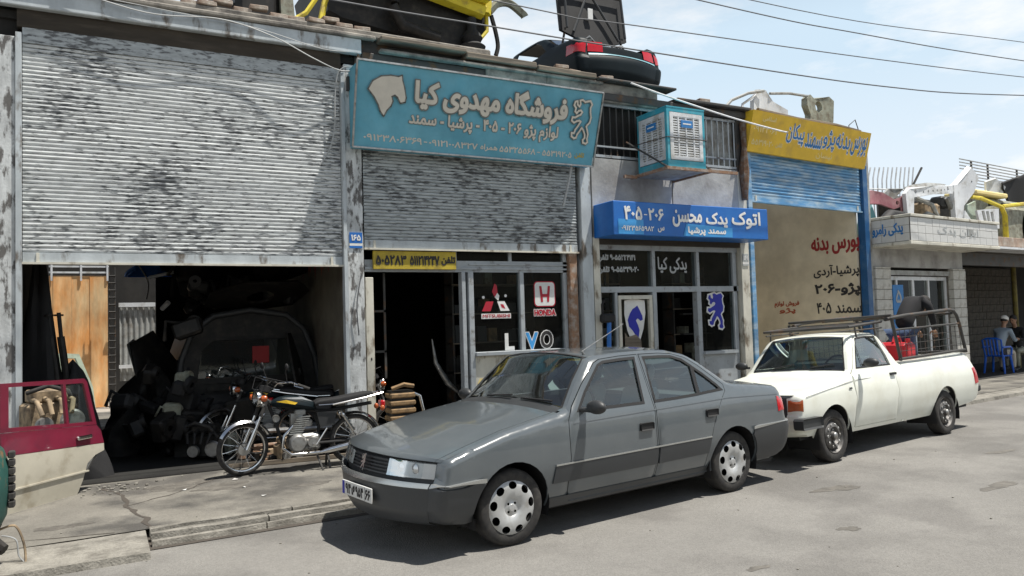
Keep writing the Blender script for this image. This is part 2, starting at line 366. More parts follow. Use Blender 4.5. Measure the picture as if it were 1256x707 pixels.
def text_loops(s):
    c = bpy.data.curves.new('t', 'FONT'); c.body = shape(s); o = bpy.data.objects.new('t', c); C.objects.link(o)
    dg = bpy.context.evaluated_depsgraph_get(); cu = o.to_curve(dg, apply_modifiers=False); loops = []
    for sp in cu.splines:
        b = sp.bezier_points; n = len(b); lp = []
        for i in range(n):
            p, q = b[i], b[(i+1) % n]; straight = (p.handle_right-p.co).length < 1e-5 and (q.handle_left-q.co).length < 1e-5
            seg = [p.co.copy()] if straight else interpolate_bezier(p.co, p.handle_right, q.handle_left, q.co, 5)[:-1]
            lp += [(v.x, v.y) for v in seg]
        q = [lp[0]]
        for v in lp[1:]:
            if math.dist(v, q[-1]) > 2e-3: q.append(v)
        if len(q) > 2: loops.append(q)
    o.to_curve_clear(); bpy.data.objects.remove(o); bpy.data.curves.remove(c); return loops
def ribbon(loops, w):
    v = []; f = []
    for lp in loops:
        A = [Vector(p) for p in lp]; n = len(A)
        for i in range(n):
            p, q = A[i], A[(i+1) % n]; d = (q-p)
            if d.length < 1e-6: continue
            d.normalize(); nn = Vector((-d.y, d.x))*w; e = d*w*.8; k = len(v)
            v += [p-nn-e, q-nn+e, q+nn+e, p+nn-e]; f.append((k, k+1, k+2, k+3))
    return v, f
def text(name, s, w, h, fn, m, parent, world=False, bold=0, edge=0, em='letter_edge', lift=.004, keep=False, slant=0, label=None):
    """flat lettering w x h metres mapped by fn(u, v, lift); bold and edge are strokes in metres round the glyphs"""
    lp = text_loops(s); P = np.array([p for l in lp for p in l]); lo = P.min(0); hi = P.max(0); sx = w/(hi[0]-lo[0]); sy = h/(hi[1]-lo[1])
    if keep: sx = sy = min(sx, sy)
    lp = [[((a-lo[0])*sx+slant*(b-lo[1])*sy, (b-lo[1])*sy) for a, b in l] for l in lp]
    v, f = fill(lp, 0, 'nz'); mb = MB(); mb.add([fn(a, b, lift) for a, b in v], f, 0)
    k = 0
    def rb(wd, base, mi):
        v, f = ribbon(lp, wd)
        mb.add([fn(p[0], p[1], base-.0001*((i//4) % 17)) for i, p in enumerate(v)], f, mi)
    if bold: rb(bold, lift-.0004, 0)
    if edge: rb(edge+bold, lift-.003, 1)
    return mb.build(name, [m, em], parent, world=world, label=label)
def panel(name, outline, holes, fn, mats, parent, th=0, step=0, smooth=0, world=False, label=None):
    v, f = fill([outline]+list(holes), step); return obj(name, [fn(a, b) for a, b in v], f, mats, parent, smooth, world, th, label)
def circ(cx, cy, r, n=24, a0=0, a1=360, rx=None):
    return [(cx+(rx or r)*math.cos(math.radians(a0+(a1-a0)*i/n)), cy+r*math.sin(math.radians(a0+(a1-a0)*i/n))) for i in range(n+(0 if a1-a0 == 360 else 1))]
def dup(root, loc, rz, label=None, group=None):
    def cp(o, par):
        c = o.copy(); C.objects.link(c)
        if par is not None: c.parent = par
        for ch in list(kids.get(o.name, [])): cp(ch, c)
        return c
    kids = {}
    for o in C.objects:
        if o.parent: kids.setdefault(o.parent.name, []).append(o)
    r = cp(root, None); r.location = loc; r.rotation_euler = (0, 0, rz); ROOT[r.name] = xf(loc, rz)
    if label: r['label'] = label
    if group: r['group'] = group
    return r
# ================================================================ ground
def kerb_y(x):
    P = [(-60, -3.9), (-6, -3.15), (0, -2.88), (2.3, -2.74), (9, -1.95), (16, -1.1), (80, 6)]
    for (a, b), (c, d) in zip(P, P[1:]):
        if x <= c: return b+(d-b)*(x-a)/(c-a)
    return P[-1][1]
def sheet(name, x0, x1, y0, y1, z, m, step=0, kind='structure', label=None):
    n = max(1, int((x1-x0)/step)) if step else 1
    v = [(x0+(x1-x0)*i/n, y, z) for y in (y0, y1) for i in range(n+1)]
    o = obj(name, v, [(i, i+1, n+2+i, n+1+i) for i in range(n)], m); o['kind'] = kind; return o
sheet('ground', -1200, 1600, -1200, 1600, -.012, 'yard_ground')
road = obj('road', [(-60, -30, 0), (90, -30, 0)]+[(x, kerb_y(x)-.1, 0) for x in (90, 16, 9, 2.3, 0, -6, -60)], [tuple(range(9))], 'asphalt'); road['kind'] = 'structure'
PZ = .06
xs = [-60, -6, 0, 2.3, 9, 16, 60]
v = [(x, kerb_y(x)+.34, PZ) for x in xs]+[(x, max(9, kerb_y(x)+4), PZ) for x in xs]
pv = obj('pavement', v, [(i, i+1, 8+i, 7+i) for i in range(6)], 'pavement'); pv['kind'] = 'structure'
# kerb: a flush slab on the left, then parallel ridges with an open channel beside the grey car
kb = bpy.data.objects.new('kerb', None); C.objects.link(kb); kb['kind'] = 'structure'; ROOT[kb.name] = Matrix()
def kstrip(name, xa, xb, o0, o1, z0, z1, m='kerb_concrete', jit=0):
    mb = MB(); n = max(1, int((xb-xa)/.25)); v = []
    for i in range(n+1):
        x = xa+(xb-xa)*i/n; y = kerb_y(x); j = random.uniform(-jit, jit); j2 = random.uniform(-jit, jit)
        v += [(x, y+o0+j, z0), (x, y+o0+j+.012, z1+j*.4), (x, y+o1-.012+j2, z1+j2*.4), (x, y+o1+j2, z0)]
    f = []
    for i in range(n): f += [(i*4+k, i*4+4+k, i*4+5+k, i*4+1+k) for k in range(3)]
    f += [(3, 2, 1, 0), (n*4, n*4+1, n*4+2, n*4+3)]
    return mb.add(v, f).build(name, m, kb)
for a, b in [(-60, -3.2), (-3.19, -1.35), (-1.34, .33)]: kstrip('kerb_slab', a, b, -.42 if a > -50 else -.42, .345, -.01, PZ-.004, jit=.008)
for k, (a, b, c) in enumerate(((.34, .25, .075), (.18, .06, .07), (.0, -.09, .05))):
    xa = .36
    while xa < (2.6 if k else 2.9):
        xb = min(xa+random.uniform(.9, 1.3), 3.0); kstrip('kerb_rail', xa, xb-.012, b, a, -.01, c, jit=.010); xa = xb
kstrip('kerb_slab', 3.0, 9, -.08, .345, -.01, PZ-.004, jit=.006); kstrip('kerb_slab', 9.01, 16, -.08, .345, -.01, PZ-.004, jit=.006); kstrip('kerb_slab', 16.01, 60, -.08, .345, -.01, PZ-.004)
kt = MB(); kt.add([(x, kerb_y(x)+o, .006) for x in (.34, 1.2, 2.3, 3.0) for o in (-.16, .30)], [(0, 2, 3, 1), (2, 4, 5, 3), (4, 6, 7, 5)]); kt.build('channel_shade', 'crack_dirt_and_shade', kb)  # dark sheet under the rails, painting the shade in their gaps
def crack(pts, w, z=PZ+.003):
    mb = MB(); v = []
    P = []
    for (a, b), (c, d) in zip(pts, pts[1:]):
        for k in range(6): t = k/6; P.append((a+(c-a)*t+random.uniform(-.02, .02), b+(d-b)*t+random.uniform(-.02, .02)))
    P.append(pts[-1])
    for i, (x, y) in enumerate(P):
        a, b = P[max(i-1, 0)], P[min(i+1, len(P)-1)]; d = Vector((b[0]-a[0], b[1]-a[1])).normalized(); n = Vector((-d.y, d.x))*w*random.uniform(.25, 1)
        v += [(x+n.x, y+n.y, z), (x-n.x, y-n.y, z)]
    o = mb.add(v, [(2*i, 2*i+2, 2*i+3, 2*i+1) for i in range(len(P)-1)]).build('pavement_crack', 'crack_dirt_and_shade'); o.parent = pv
crack([(.02, -.35), (.2, -.9), (.22, -1.5), (.35, -2.1), (.36, -2.5)], .035)
crack([(.22, -1.45), (.7, -1.1), (1.15, -.5)], .012)
crack([(3.3, -1.4), (4.6, -1.9)], .012); crack([(-3, -1.6), (-1.2, -2.2), (.1, -2.5)], .010)
def stain(x, y, r, sx, par, z, seed):
    rn = random.Random(seed); n = 40; ph = [rn.uniform(0, 6) for _ in range(5)]; v = [(x, y, z)]
    for k in range(n):
        t = 2*math.pi*k/n; q = r*(1+.25*math.sin(2*t+ph[0])+.18*math.sin(3*t+ph[1])+.10*math.sin(7*t+ph[2])+.07*math.sin(13*t+ph[3])); v.append((x+q*sx*math.cos(t), y+q*math.sin(t), z))
    o = obj('oil_stain', v, [(0, 1+k, 1+(k+1) % n) for k in range(n)], 'oil_stain'); o.parent = par
for i, (x, y, r, sx) in enumerate(((1.15, -1.05, .16, 2.0), (2.0, -1.5, .10, 1.6), (.75, -.7, .22, 1.5), (2.35, -2.0, .09, 2.2), (-.3, -2.0, .10, 1.8), (13.8, -1.0, .12, 3))): stain(x, y, r, sx, pv, PZ+.0015, i)
for i, (x, y, r, sx) in enumerate(((6.3, -4.6, .10, 2.4), (9.4, -4.4, .07, 3), (5.2, -5.6, .05, 2), (7.6, -5.4, .08, 3.5), (12.8, -3.4, .1, 3), (3.9, -5.9, .04, 2), (10.6, -4.9, .12, 4))): stain(x, y, r, sx, road, .0022, 40+i)
mb = MB()
for i in range(60):
    x, y = random.gauss(.12, .28), random.gauss(-.42, .16); r = random.uniform(.008, .022); mb.ball((x, y, PZ+r*.5), (r, r*.8, r*.6), n=6, k=4)
for i in range(150):
    x = random.uniform(-2, 12); y = random.uniform(kerb_y(x)+.3, -.1) if random.random() < .45 else random.uniform(-7, kerb_y(x)-.2); r = random.uniform(.005, .013); mb.ball((x, y, (PZ if y > kerb_y(x) else 0)+r*.4), (r, r, r*.6), n=5, k=3)
mb.build('gravel_grit', 'kerb_concrete')['kind'] = 'stuff'
# ================================================================ tall building with three shops
HB = thing('shop_building', 'two storey weathered grey building holding three shops with roller shutters', 'building', (4.6, 0, 0))
def A(*a, **k): k.setdefault('parent', HB); return dict(**k)
def hb(name, m, boxes, b=0, mi=None, label=None, kind=None, parent=None):
    for q in boxes: o = MB().box(*q, b=b).build(name, m, parent or HB, world=True, label=label, kind=kind)
    return o
TOP = 5.55
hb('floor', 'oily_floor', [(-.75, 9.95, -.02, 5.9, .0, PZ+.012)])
# party walls, back walls, ceilings
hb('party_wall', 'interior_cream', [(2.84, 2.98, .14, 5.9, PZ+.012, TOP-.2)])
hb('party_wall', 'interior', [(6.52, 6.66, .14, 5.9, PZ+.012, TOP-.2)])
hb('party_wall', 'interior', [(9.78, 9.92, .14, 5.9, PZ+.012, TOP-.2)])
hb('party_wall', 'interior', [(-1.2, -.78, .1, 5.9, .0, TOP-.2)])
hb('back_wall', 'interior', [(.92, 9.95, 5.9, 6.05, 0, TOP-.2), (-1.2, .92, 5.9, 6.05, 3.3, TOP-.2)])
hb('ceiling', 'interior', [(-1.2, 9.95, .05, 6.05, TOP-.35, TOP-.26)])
hb('roof_slab', 'mortar', [(-4.5, 5.0, -.06, 6.2, TOP, TOP+.10), (5.0, 10.05, .12, 6.2, 5.10, 5.22)], b=.02)
hb('roof_coping', 'old_wood', [(3.3, 4.55, -.20, .02, 5.50, 5.56), (4.56, 5.7, -.17, .03, 5.44, 5.53), (5.71, 6.75, -.19, .02, 5.41, 5.49)], b=.012)
hb('roof_coping', 'mortar', [(4.9, 5.9, -.10, .12, 5.10, 5.438), (5.9, 8.0, -.10, .12, 5.10, 5.40)], b=.02)
hb('roof_coping', 'dark_steel', [(6.76, 8.3, -.22, .10, 5.402, 5.44), (8.31, 9.95, -.22, .1, 5.24, 5.29)], b=.01)
hb('roof_edge_beam', 'metal_paint', [(-4.5, 3.06, -.10, .0, 5.30, 5.50)], b=.01)
hb('roof_edge_lip', 'mortar', [(-4.5, 3.25, -.14, -.05, 5.502, 5.56), (3.3, 6.9, -.155, -.05, 5.352, 5.40)], b=.015)
hb('roof_edge_beam', 'dark_steel', [(3.07, 6.9, -.06, .04, 5.15, 5.35), (6.9, 10.0, -.12, .04, 5.12, 5.235)], b=.01)
hb('lintel', 'soffit_brown', [(-.78, 2.8, -.01, .1, 5.10, 5.298)])
hb('lintel', 'dark_steel', [(3.0, 6.6, .03, .12, 4.3, TOP)])
# left end of the frontage
hb('pillar', 'peeling_paint', [(-1.55, -.79, -.03, .12, 0, 4.98)], b=.01, label='wide peeling grey pillar at the end of the frontage')
hb('pillar_angle', 'metal_paint', [(-.79, -.735, -.06, .03, 0, 5.02)])
hb('wall', 'interior', [(-4.5, -1.56, .0, .2, 0, 5.3)])
hb('pillar', 'peeling_paint', [(2.83, 3.05, -.04, .13, 0, 5.16)], b=.008, label='grey steel pillar with peeling paint between the two shutters')
hb('pillar_angle', 'metal_paint', [(2.785, 2.828, -.065, .05, 0, 5.04)])
hb('pillar', 'metal_paint', [(6.47, 6.66, -.04, .13, 0, 4.3)], b=.008); hb('pillar_angle', 'cream_paint', [(6.68, 6.80, -.02, .12, 0, 2.98)])
hb('pillar', 'cream_paint', [(9.74, 9.93, -.03, .13, 0, 4.2)], b=.006)
hb('pillar', 'dark_steel', [(9.74, 9.93, -.03, .13, 4.2, 5.12)], b=.006)
mb = MB()
for z0, z1, w in ((4.25, 5.1, .07), (0, .01, .01)):
    mb.tube([(9.84, -.08, 3.7), (9.83, -.1, 4.2), (9.86, -.09, 4.6), (9.84, -.1, 5.05)], [.05, .09, .045, .06], 8)
mb.build('rain_pipe', 'rusty_iron', HB, world=True, smooth=40)
mb = MB()   # iron bracket at the head of the middle pillar
mb.tube([(3.02, -.12, 5.28), (2.94, -.1, 5.02)], .022, 6); mb.box(2.86, 2.98, -.1, -.04, 4.80, 4.98)
mb.build('bracket', 'dark_steel', HB, world=True)
def shutter(x0, x1, z0, z1, y, pitch, m, name='roller_shutter', parent=HB, fn=None, zb=None, label=None, world=True):
    """corrugated curtain of interlocking slats, a bottom bar and side guides"""
    fn = fn or (lambda a, y, z: (a, y, z)); n = int((z1-z0)/pitch); v = []; f = []; nx = 12
    for i in range(n):
        zz = z0+i*pitch
        for dz, dy in ((0, .004), (.10, -.011), (.45, -.017), (.80, -.014), (.88, .006)):
            w = random.uniform(-.0015, .0015)
            for k in range(nx+1): v.append(fn(x0+(x1-x0)*k/nx, y+dy+w, zz+dz*pitch))
    q = nx+1
    for r in range(len(v)//q-1):
        for k in range(nx): f.append((r*q+k, r*q+k+1, r*q+q+k+1, r*q+q+k))
    c = obj(name, v, f, m, parent, 0, world, label=label); c['kind'] = 'stuff'
    c.name = name
    mb = MB()
    def bx(a, b, c0, d, e, g): 
        k = len(mb.v); mb.box(a, b, c0, d, e, g); mb.v[k:] = [tuple(fn(*p)) for p in mb.v[k:]]
    bx(x0, x1, y-.02, y+.02, z0-.11, z0-.004); b1 = mb.build('bottom_bar', m if parent is not HB else 'metal_paint', c, world=world); mb = MB()
    bx(x0-.01, x1+.01, y-.045, y+.02, z0-.135, z0-.111); mb.build('bottom_lip', m if parent is not HB else 'cream_paint', c, world=world); mb = MB()
    for t in (.04, .96): bx(x0+(x1-x0)*t-.015, x0+(x1-x0)*t+.015, y-.035, y-.021, z0-.11, z0-.01)
    mb.build('lock_tab', 'cream_paint', c, world=world); return c
s1 = shutter(-.73, 2.78, 2.63, 5.10, .03, .047, 'shutter_paint', label='wide half-raised shutter with flaking white paint')
hb('housing_sheet', 'shutter_paint_two', [(-.73, 2.78, -.005, .004, 4.93, 5.098)])
s2 = shutter(3.08, 6.42, 2.86, 4.30, .03, .045, 'shutter_paint_two', label='half-raised grey shutter behind the large blue sign')
# storefront of the middle shop
hb('door_header', 'window_frame', [(3.10, 6.26, .10, .18, 2.44, 2.60), (3.10, 6.26, .08, .2, 2.475, 2.50), (4.62, 6.26, .08, .2, 2.54, 2.56)])
hb('door_jamb', 'cream_paint', [(3.09, 3.20, .05, .16, PZ, 2.36)], b=.005); hb('door_jamb', 'window_frame', [(4.50, 4.56, .08, .2, PZ, 2.44), (4.60, 4.68, .07, .2, PZ, 2.44)], b=.005)
hb('mullion', 'window_frame', [(4.40, 4.45, .12, .17, 2.60, 2.86), (5.28, 5.33, .12, .17, 2.60, 2.86), (6.2, 6.26, .1, .18, 1.2, 2.86)]); hb('mullion', 'window_frame', [(5.44, 5.51, .09, .19, 1.30, 2.44)], b=.005)
hb('window_sill', 'window_frame', [(4.68, 6.2, .03, .22, 1.245, 1.30)], b=.005); hb('lower_panel', 'cream_paint', [(4.68, 6.26, .10, .16, PZ, 1.244)])
hb('pillar', 'rusty_iron', [(6.27, 6.41, .02, .16, 0, 2.86)], b=.01, label='brown rusty column at the edge of the shop window')
hb('inner_mullion', 'dark_steel', [(3.42, 3.45, .3, .33, 1.0, 2.44), (3.2, 3.45, .3, .33, 1.9, 1.93), (3.2, 3.45, .3, .33, 1.35, 1.38)])
for a, b, c, d in ((4.68, 5.44, 1.30, 2.44), (5.51, 6.2, 1.30, 2.44), (3.2, 4.4, 2.60, 2.72), (4.45, 5.28, 2.60, 2.72), (5.33, 6.2, 2.60, 2.72)):
    obj('pane', [(a, .145, c), (b, .145, c), (b, .145, d), (a, .145, d)], [(0, 1, 2, 3)], 'shop_glass', HB, world=True)
mb = MB(); mb.tube([(4.28, .7, 1.5), (4.33, .7, 1.15), (4.5, .68, .85), (4.72, .66, .65)], [.01, .035, .05, .02], 8); t = mb.build('bumper_strip', 'dull_metal', smooth=50); tag(t, 'curved shiny bumper strip leaning inside the dark doorway', 'car part')
# decals on the panes (flat print)
def onpane(y): return lambda a, b, l=0: (a, y-l, b)
yp = onpane(.138)
def poly(name, pts, m, y=.136, parent=HB, holes=()):
    return panel(name, pts, holes, lambda a, b: (a, y, b), m, parent, world=True)
def rrect(x0, x1, z0, z1, r, n=4):
    o = []
    for cx, cz, a in ((x1-r, z1-r, 0), (x0+r, z1-r, 90), (x0+r, z0+r, 180), (x1-r, z0+r, 270)): o += circ(cx, cz, r, n, a, a+90.001)
    return o
poly('logo_plate', rrect(5.70, 6.07, 1.93, 2.31, .06), 'decal_red', .137); poly('logo_plate', rrect(5.715, 6.055, 1.945, 2.295, .05), 'plate_white', .135)
poly('logo', [(5.79, 2.24), (5.83, 2.24), (5.845, 2.12), (5.925, 2.12), (5.94, 2.24), (5.98, 2.24), (5.955, 2.0), (5.92, 2.0), (5.922, 2.075), (5.848, 2.075), (5.85, 2.0), (5.815, 2.0)], 'decal_red', .132)
text('lettering', 'HONDA', .36, .085, lambda a, b, l: (5.70+a, .136-l, 1.80+b), 'decal_red', HB, True, bold=.006, edge=.008, em='plate_white')
def dia(cx, cz, r, k=.58): return [(cx, cz-r*.9), (cx+r*k, cz), (cx, cz+r*.9), (cx-r*k, cz)]
poly('logo', [(5.07, 2.17), (5.12, 2.10), (5.10, 2.03), (5.04, 2.08)], 'plate_white', .136); poly('logo', [(5.04, 2.28), (5.08, 2.25), (5.09, 2.15), (5.04, 2.08), (5.0, 2.16)], 'decal_red', .134)
poly('logo', [(4.90, 2.02), (5.02, 2.02), (4.97, 1.88), (4.83, 1.88)], 'decal_red', .134); poly('logo', [(5.08, 2.02), (5.20, 2.02), (5.28, 1.88), (5.13, 1.88)], 'plate_white', .134)
poly('logo', [(5.13, 1.98), (5.18, 1.975), (5.21, 1.91), (5.15, 1.93)], 'decal_red', .132); poly('logo', circ(4.86, 2.08, .022, 10), 'plate_white'); poly('logo', circ(5.22, 2.10, .022, 10), 'plate_white')
poly('logo_plate', [(4.82, 1.77), (5.30, 1.77), (5.30, 1.845), (4.82, 1.845)], 'plate_white', .136)
text('lettering', 'MITSUBISHI', .44, .045, lambda a, b, l: (4.84+a, .134-l, 1.787+b), 'decal_red', HB, True, bold=.002)
text('lettering', 'L', .13, .22, lambda a, b, l: (5.20+a, .136-l, 1.32+b), 'plate_white', HB, True, bold=.014)
text('lettering', 'V', .18, .22, lambda a, b, l: (5.55+a, .136-l, 1.32+b), 'sign_light_blue', HB, True, bold=.012, edge=.012, em='plate_white')
text('lettering', 'O', .19, .24, lambda a, b, l: (5.80+a, .136-l, 1.32+b), 'letter_black', HB, True, bold=.010, edge=.012, em='plate_white')
for k in range(7): poly('stain', [(4.75+.2*k+random.uniform(-.03, .03), .75+random.uniform(-.1, .3)+.05*j*math.sin(k+j)) if 0 else (4.78+.2*k+.07*math.cos(j), .85+.12*math.sin(k)+.09*math.sin(j*1.0)) for j in range(6)], 'faded_yellow_print', .096)
# storefront of the narrow shop
hb('wall', 'concrete_wall', [(6.70, 9.74, -.02, .12, 2.98, 4.22)]); hb('wall_joint', 'dark_steel', [(8.28, 8.295, -.024, -.018, 3.5, 4.22)])
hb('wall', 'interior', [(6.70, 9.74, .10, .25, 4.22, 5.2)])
hb('window_frame', 'window_frame', [(6.80, 9.74, .06, .16, 2.80, 2.88), (6.80, 9.74, .06, .16, 2.13, 2.22), (6.80, 6.86, .06, .16, PZ, 2.80), (9.62, 9.70, .06, .16, PZ, 2.80)])
hb('shutter_box', 'soffit_brown', [(6.70, 9.74, -.01, .12, 2.88, 2.978)])
for x in (7.90, 8.83): hb('mullion', 'window_frame', [(x-.03, x+.03, .05, .17, 2.22, 2.80)])
hb('mullion', 'window_frame', [(7.86, 7.94, .05, .17, PZ, 2.13), (8.79, 8.88, .05, .17, PZ, 2.13), (7.12, 7.17, .06, .15, PZ, 2.13)], b=.004)
hb('door_frame', 'cream_paint', [(7.17, 7.22, .04, .12, PZ, 2.08), (7.78, 7.84, .04, .12, PZ, 2.08), (7.22, 7.78, .04, .12, 2.02, 2.08), (7.22, 7.78, .04, .12, .9, .97)])
hb('door_panel', 'cream_paint', [(7.22, 7.78, .06, .1, PZ, .9)])
hb('window_sill', 'window_frame', [(8.88, 9.62, .0, .2, 1.08, 1.13)]); hb('lower_panel', 'window_frame', [(8.88, 9.62, .06, .14, PZ, 1.08)])
hb('inner_shelf', 'dark_steel', [(7.24, 7.27, .5, .53, 2.2, 2.8), (9.2, 9.25, .6, .65, 1.2, 2.8), (8.95, 9.6, .6, .7, 1.75, 1.78), (8.95, 9.6, .6, .7, 1.4, 1.43)])
for a, b, c, d in ((6.86, 7.87, 2.22, 2.80), (7.93, 8.80, 2.22, 2.80), (8.86, 9.62, 2.22, 2.80), (6.86, 7.12, .3, 2.13), (7.22, 7.78, .97, 2.02), (8.88, 9.62, 1.13, 2.13)):
    obj('pane', [(a, .10, c), (b, .10, c), (b, .10, d), (a, .10, d)], [(0, 1, 2, 3)], 'shop_glass', HB, world=True)
HORSE = [(0.0, 0.6), (0.101, 0.792), (0.311, 0.923), (0.563, 0.969), (0.773, 0.962), (0.857, 1.0), (0.874, 0.892), (0.941, 0.715), (1.0, 0.485), (0.983, 0.385), (0.874, 0.354), (0.79, 0.485), (0.706, 0.538), (0.605, 0.485), (0.647, 0.369), (0.605, 0.254), (0.504, 0.138), (0.437, 0.0), (0.353, 0.1), (0.286, 0.254), (0.168, 0.431), (0.076, 0.523)]
HORSE_TWO = [(0.662, 1.0), (0.787, 0.885), (0.975, 0.692), (1.0, 0.577), (0.85, 0.538), (0.662, 0.615), (0.537, 0.562), (0.662, 0.423), (0.762, 0.269), (0.662, 0.0), (0.5, 0.115), (0.287, 0.269), (0.075, 0.385), (0.0, 0.577), (0.163, 0.769), (0.35, 0.9), (0.5, 0.938)]
LION = [(.30, .98), (.42, 1.0), (.55, .96), (.66, .98), (.80, 1.0), (.90, .92), (.84, .84), (.86, .74), (.92, .62), (.88, .50), (.78, .44), (.74, .40), (.80, .32), (.86, .22), (.84, .12), (.88, .04), (.80, 0), (.66, .02), (.64, .08), (.72, .14), (.70, .22), (.60, .32), (.52, .36), (.44, .28), (.34, .20), (.30, .12), (.20, .10), (.08, .14), (.06, .22), (.18, .22), (.22, .30), (.34, .40), (.44, .50), (.36, .52), (.24, .50), (.12, .46), (.0, .50), (.02, .58), (.14, .58), (.26, .62), (.40, .66), (.46, .72), (.38, .76), (.28, .74), (.20, .68), (.12, .72), (.14, .80), (.04, .86), (.08, .94), (.18, .96), (.20, .88), (.30, .84), (.34, .90)]
def place(P, x, z, w, h, flip=False): return [(x+((1-a) if flip else a)*w, z+b*h) for a, b in P]
poly('logo_plate', [(7.32, 2.0), (7.50, 2.03), (7.72, 2.0), (7.73, 1.80), (7.68, 1.55), (7.60, 1.35), (7.52, 1.24), (7.44, 1.34), (7.36, 1.52), (7.31, 1.78)], 'plate_white', .094)
poly('logo', place(HORSE_TWO, 7.37, 1.38, .30, .54), 'decal_blue', .091)
Lp = place(LION, 9.05, 1.50, .38, .60); v, f = ribbon([Lp], .028); obj('logo_edge', [(p[0], .097-.0001*(i//4 % 17), p[1]) for i, p in enumerate(v)], f, 'plate_white', HB, world=True); poly('logo', Lp, 'decal_blue', .091)
for i, (s_, x, z, w) in enumerate((('۵۵۲۲۴۱۴۱-۹ تلفن', 6.84, 2.62, .72), ('۵۵۳۲۹۰۲۰-۹ تلفن', 6.84, 2.43, .78))):
    text('lettering', s_, w, .11, lambda a, b, l, x=x, z=z: (x+a, .094-l, z+b), 'decal_grey', HB, True, bold=.006)
text('lettering', 'یدکی کیا', .6, .26, lambda a, b, l: (8.02+a, .094-l, 2.44+b), 'decal_grey', HB, True, bold=.006)
poly('paper_notice', [(7.30, .98), (7.62, .98), (7.62, 1.36), (7.52, 1.46), (7.36, 1.42), (7.30, 1.5)], 'old_wood', .085)
# barred opening under the roof with sheet behind
hb('grille_rail', 'window_frame', [(6.80, 9.74, -.015, .02, 4.24, 4.28), (6.8, 9.74, -.02, .01, 4.40, 4.425), (6.8, 9.74, -.015, .02, 5.06, 5.10)])
for i in range(24): hb('grille_bar', 'metal_paint' if i > 13 else 'dark_steel', [(6.84+i*.125, 6.86+i*.125, .0, .012, 4.28, 5.06)])
v = [];
for i in range(60): v += [(8.4+i*.023, .06+(.012 if i % 4 in (1, 2) else 0), 4.24), (8.4+i*.023, .06+(.012 if i % 4 in (1, 2) else 0), 5.1)]
obj('sheet_infill', v, [(2*i, 2*i+2, 2*i+3, 2*i+1) for i in range(59)], 'grey_old', HB, world=True)
def shelf(x0, x1, y, lab, seed, cols=('tan_crate', 'grey_old', 'scrap_dark', 'olive_metal', 'dark_trim')):
    t = thing('shelf_unit', lab, 'shelf', ((x0+x1)/2, y, PZ)); rn = random.Random(seed)
    for z in (.5, .95, 1.4, 1.85, 2.3): MB().box(x0, x1, y, y+.3, z, z+.02).build('shelf_board', 'old_wood', t, world=True)
    for x in (x0, x1-.03): MB().box(x, x+.03, y+.005, y+.295, PZ, 2.6).build('upright', 'dark_steel', t, world=True)
    for z in (.52, .97, 1.42, 1.87, 2.32):
        x = x0+.05
        while x < x1-.15:
            w = rn.uniform(.08, .2); h = rn.uniform(.1, .3)
            if rn.random() < .8: tag(MB().box(x, x+w, y+.03, y+.26, z, z+h, b=.005).build('stock_box', rn.choice(cols), world=False), 'boxed spare part on the dim shelves behind the shop glass', 'box', 'boxed parts on the shop shelves')
            x += w+rn.uniform(.01, .05)
shelf(4.75, 6.2, 1.0, 'dim shelf unit of boxed parts behind the emblem window', 1); shelf(6.9, 7.85, .9, 'dim shelf unit behind the shield door', 2); shelf(8.9, 9.65, .8, 'dim shelf unit behind the lion window', 3)
# red drips on the cream inner wall of the open shop
for k in range(5):
    x0 = .8+k*.38; z0 = 2.62
    P = [(x0, z0+.3), (x0+.12, z0+.33), (x0+.17, z0+.05), (x0+.12, z0-.14-.03*(k % 3)), (x0+.09, z0), (x0+.03, z0-.08*(k % 2)), (x0-.02, z0+.1)]
    panel('paint_mark', P, [], lambda a, b: (2.836, a, b), 'letter_orange' if k % 2 else 'letter_red', HB, world=True)
# loose bricks and capping along the roof edge
x = -.9; first = None
while x < 9.6:
    w = random.uniform(.17, .26)
    zt = TOP+.10 if x < 3.2 else 5.53 if x < 4.4 else 5.50 if x < 6.6 else 5.44 if x < 8.2 else 5.295; 
    if random.random() < (.95 if x < 3.2 else .35):
        if first is None: mb = MB(); mb.box(-.11, .11, -.055, .055, 0, .055, b=.008); first = mb.build('brick', 'brick', HB); o = first
        else: o = first.copy(); C.objects.link(o)
        o.location = (x-4.6, random.uniform(-.02, .05), zt+(.055 if random.random() < .2 else 0)); o.rotation_euler = (random.uniform(-.05, .05), random.uniform(-.04, .04), random.uniform(-.15, .15))
    x += w
# ================================================================ signs on the tall building
SB = thing('sign_board', 'large turquoise sign with cream Persian lettering, horse head and outlined lion', 'sign', (4.75, -.3, 4.04))
xl, xr, zb, zt = 2.90, 6.58, 4.04, 5.07
def sg(u, v, l=0):
    t = v/(zt-zb); return (xl+u, -.20-.30*t-l, zb+v)
mb = MB(); v = [sg(0, 0), sg(xr-xl, 0), sg(xr-xl+.04, zt-zb), sg(-.01, zt-zb), (xl, -.05, zb), (xr, -.05, zb), (xr+.04, -.05, zt), (xl-.01, -.05, zt)]
mb.add(v, [(0, 1, 2, 3), (4, 7, 6, 5), (0, 4, 5, 1), (1, 5, 6, 2), (2, 6, 7, 3), (3, 7, 4, 0)]); mb.build('panel', 'sign_blue', SB, world=True)
mb = MB(); q = [sg(-.02, -.01, .012), sg(xr-xl+.02, -.01, .012), sg(xr-xl+.05, zt-zb+.01, .012), sg(-.03, zt-zb+.01, .012)]
for i in range(4): mb.tube([q[i], q[(i+1) % 4]], .016, 4)
mb.build('frame', 'dull_metal', SB, world=True)
T = lambda s, x, z, w, h, m='letter_cream', **k: text('lettering', s, w, h, lambda a, b, l: sg(x+a, z+b, l), m, SB, True, **k)
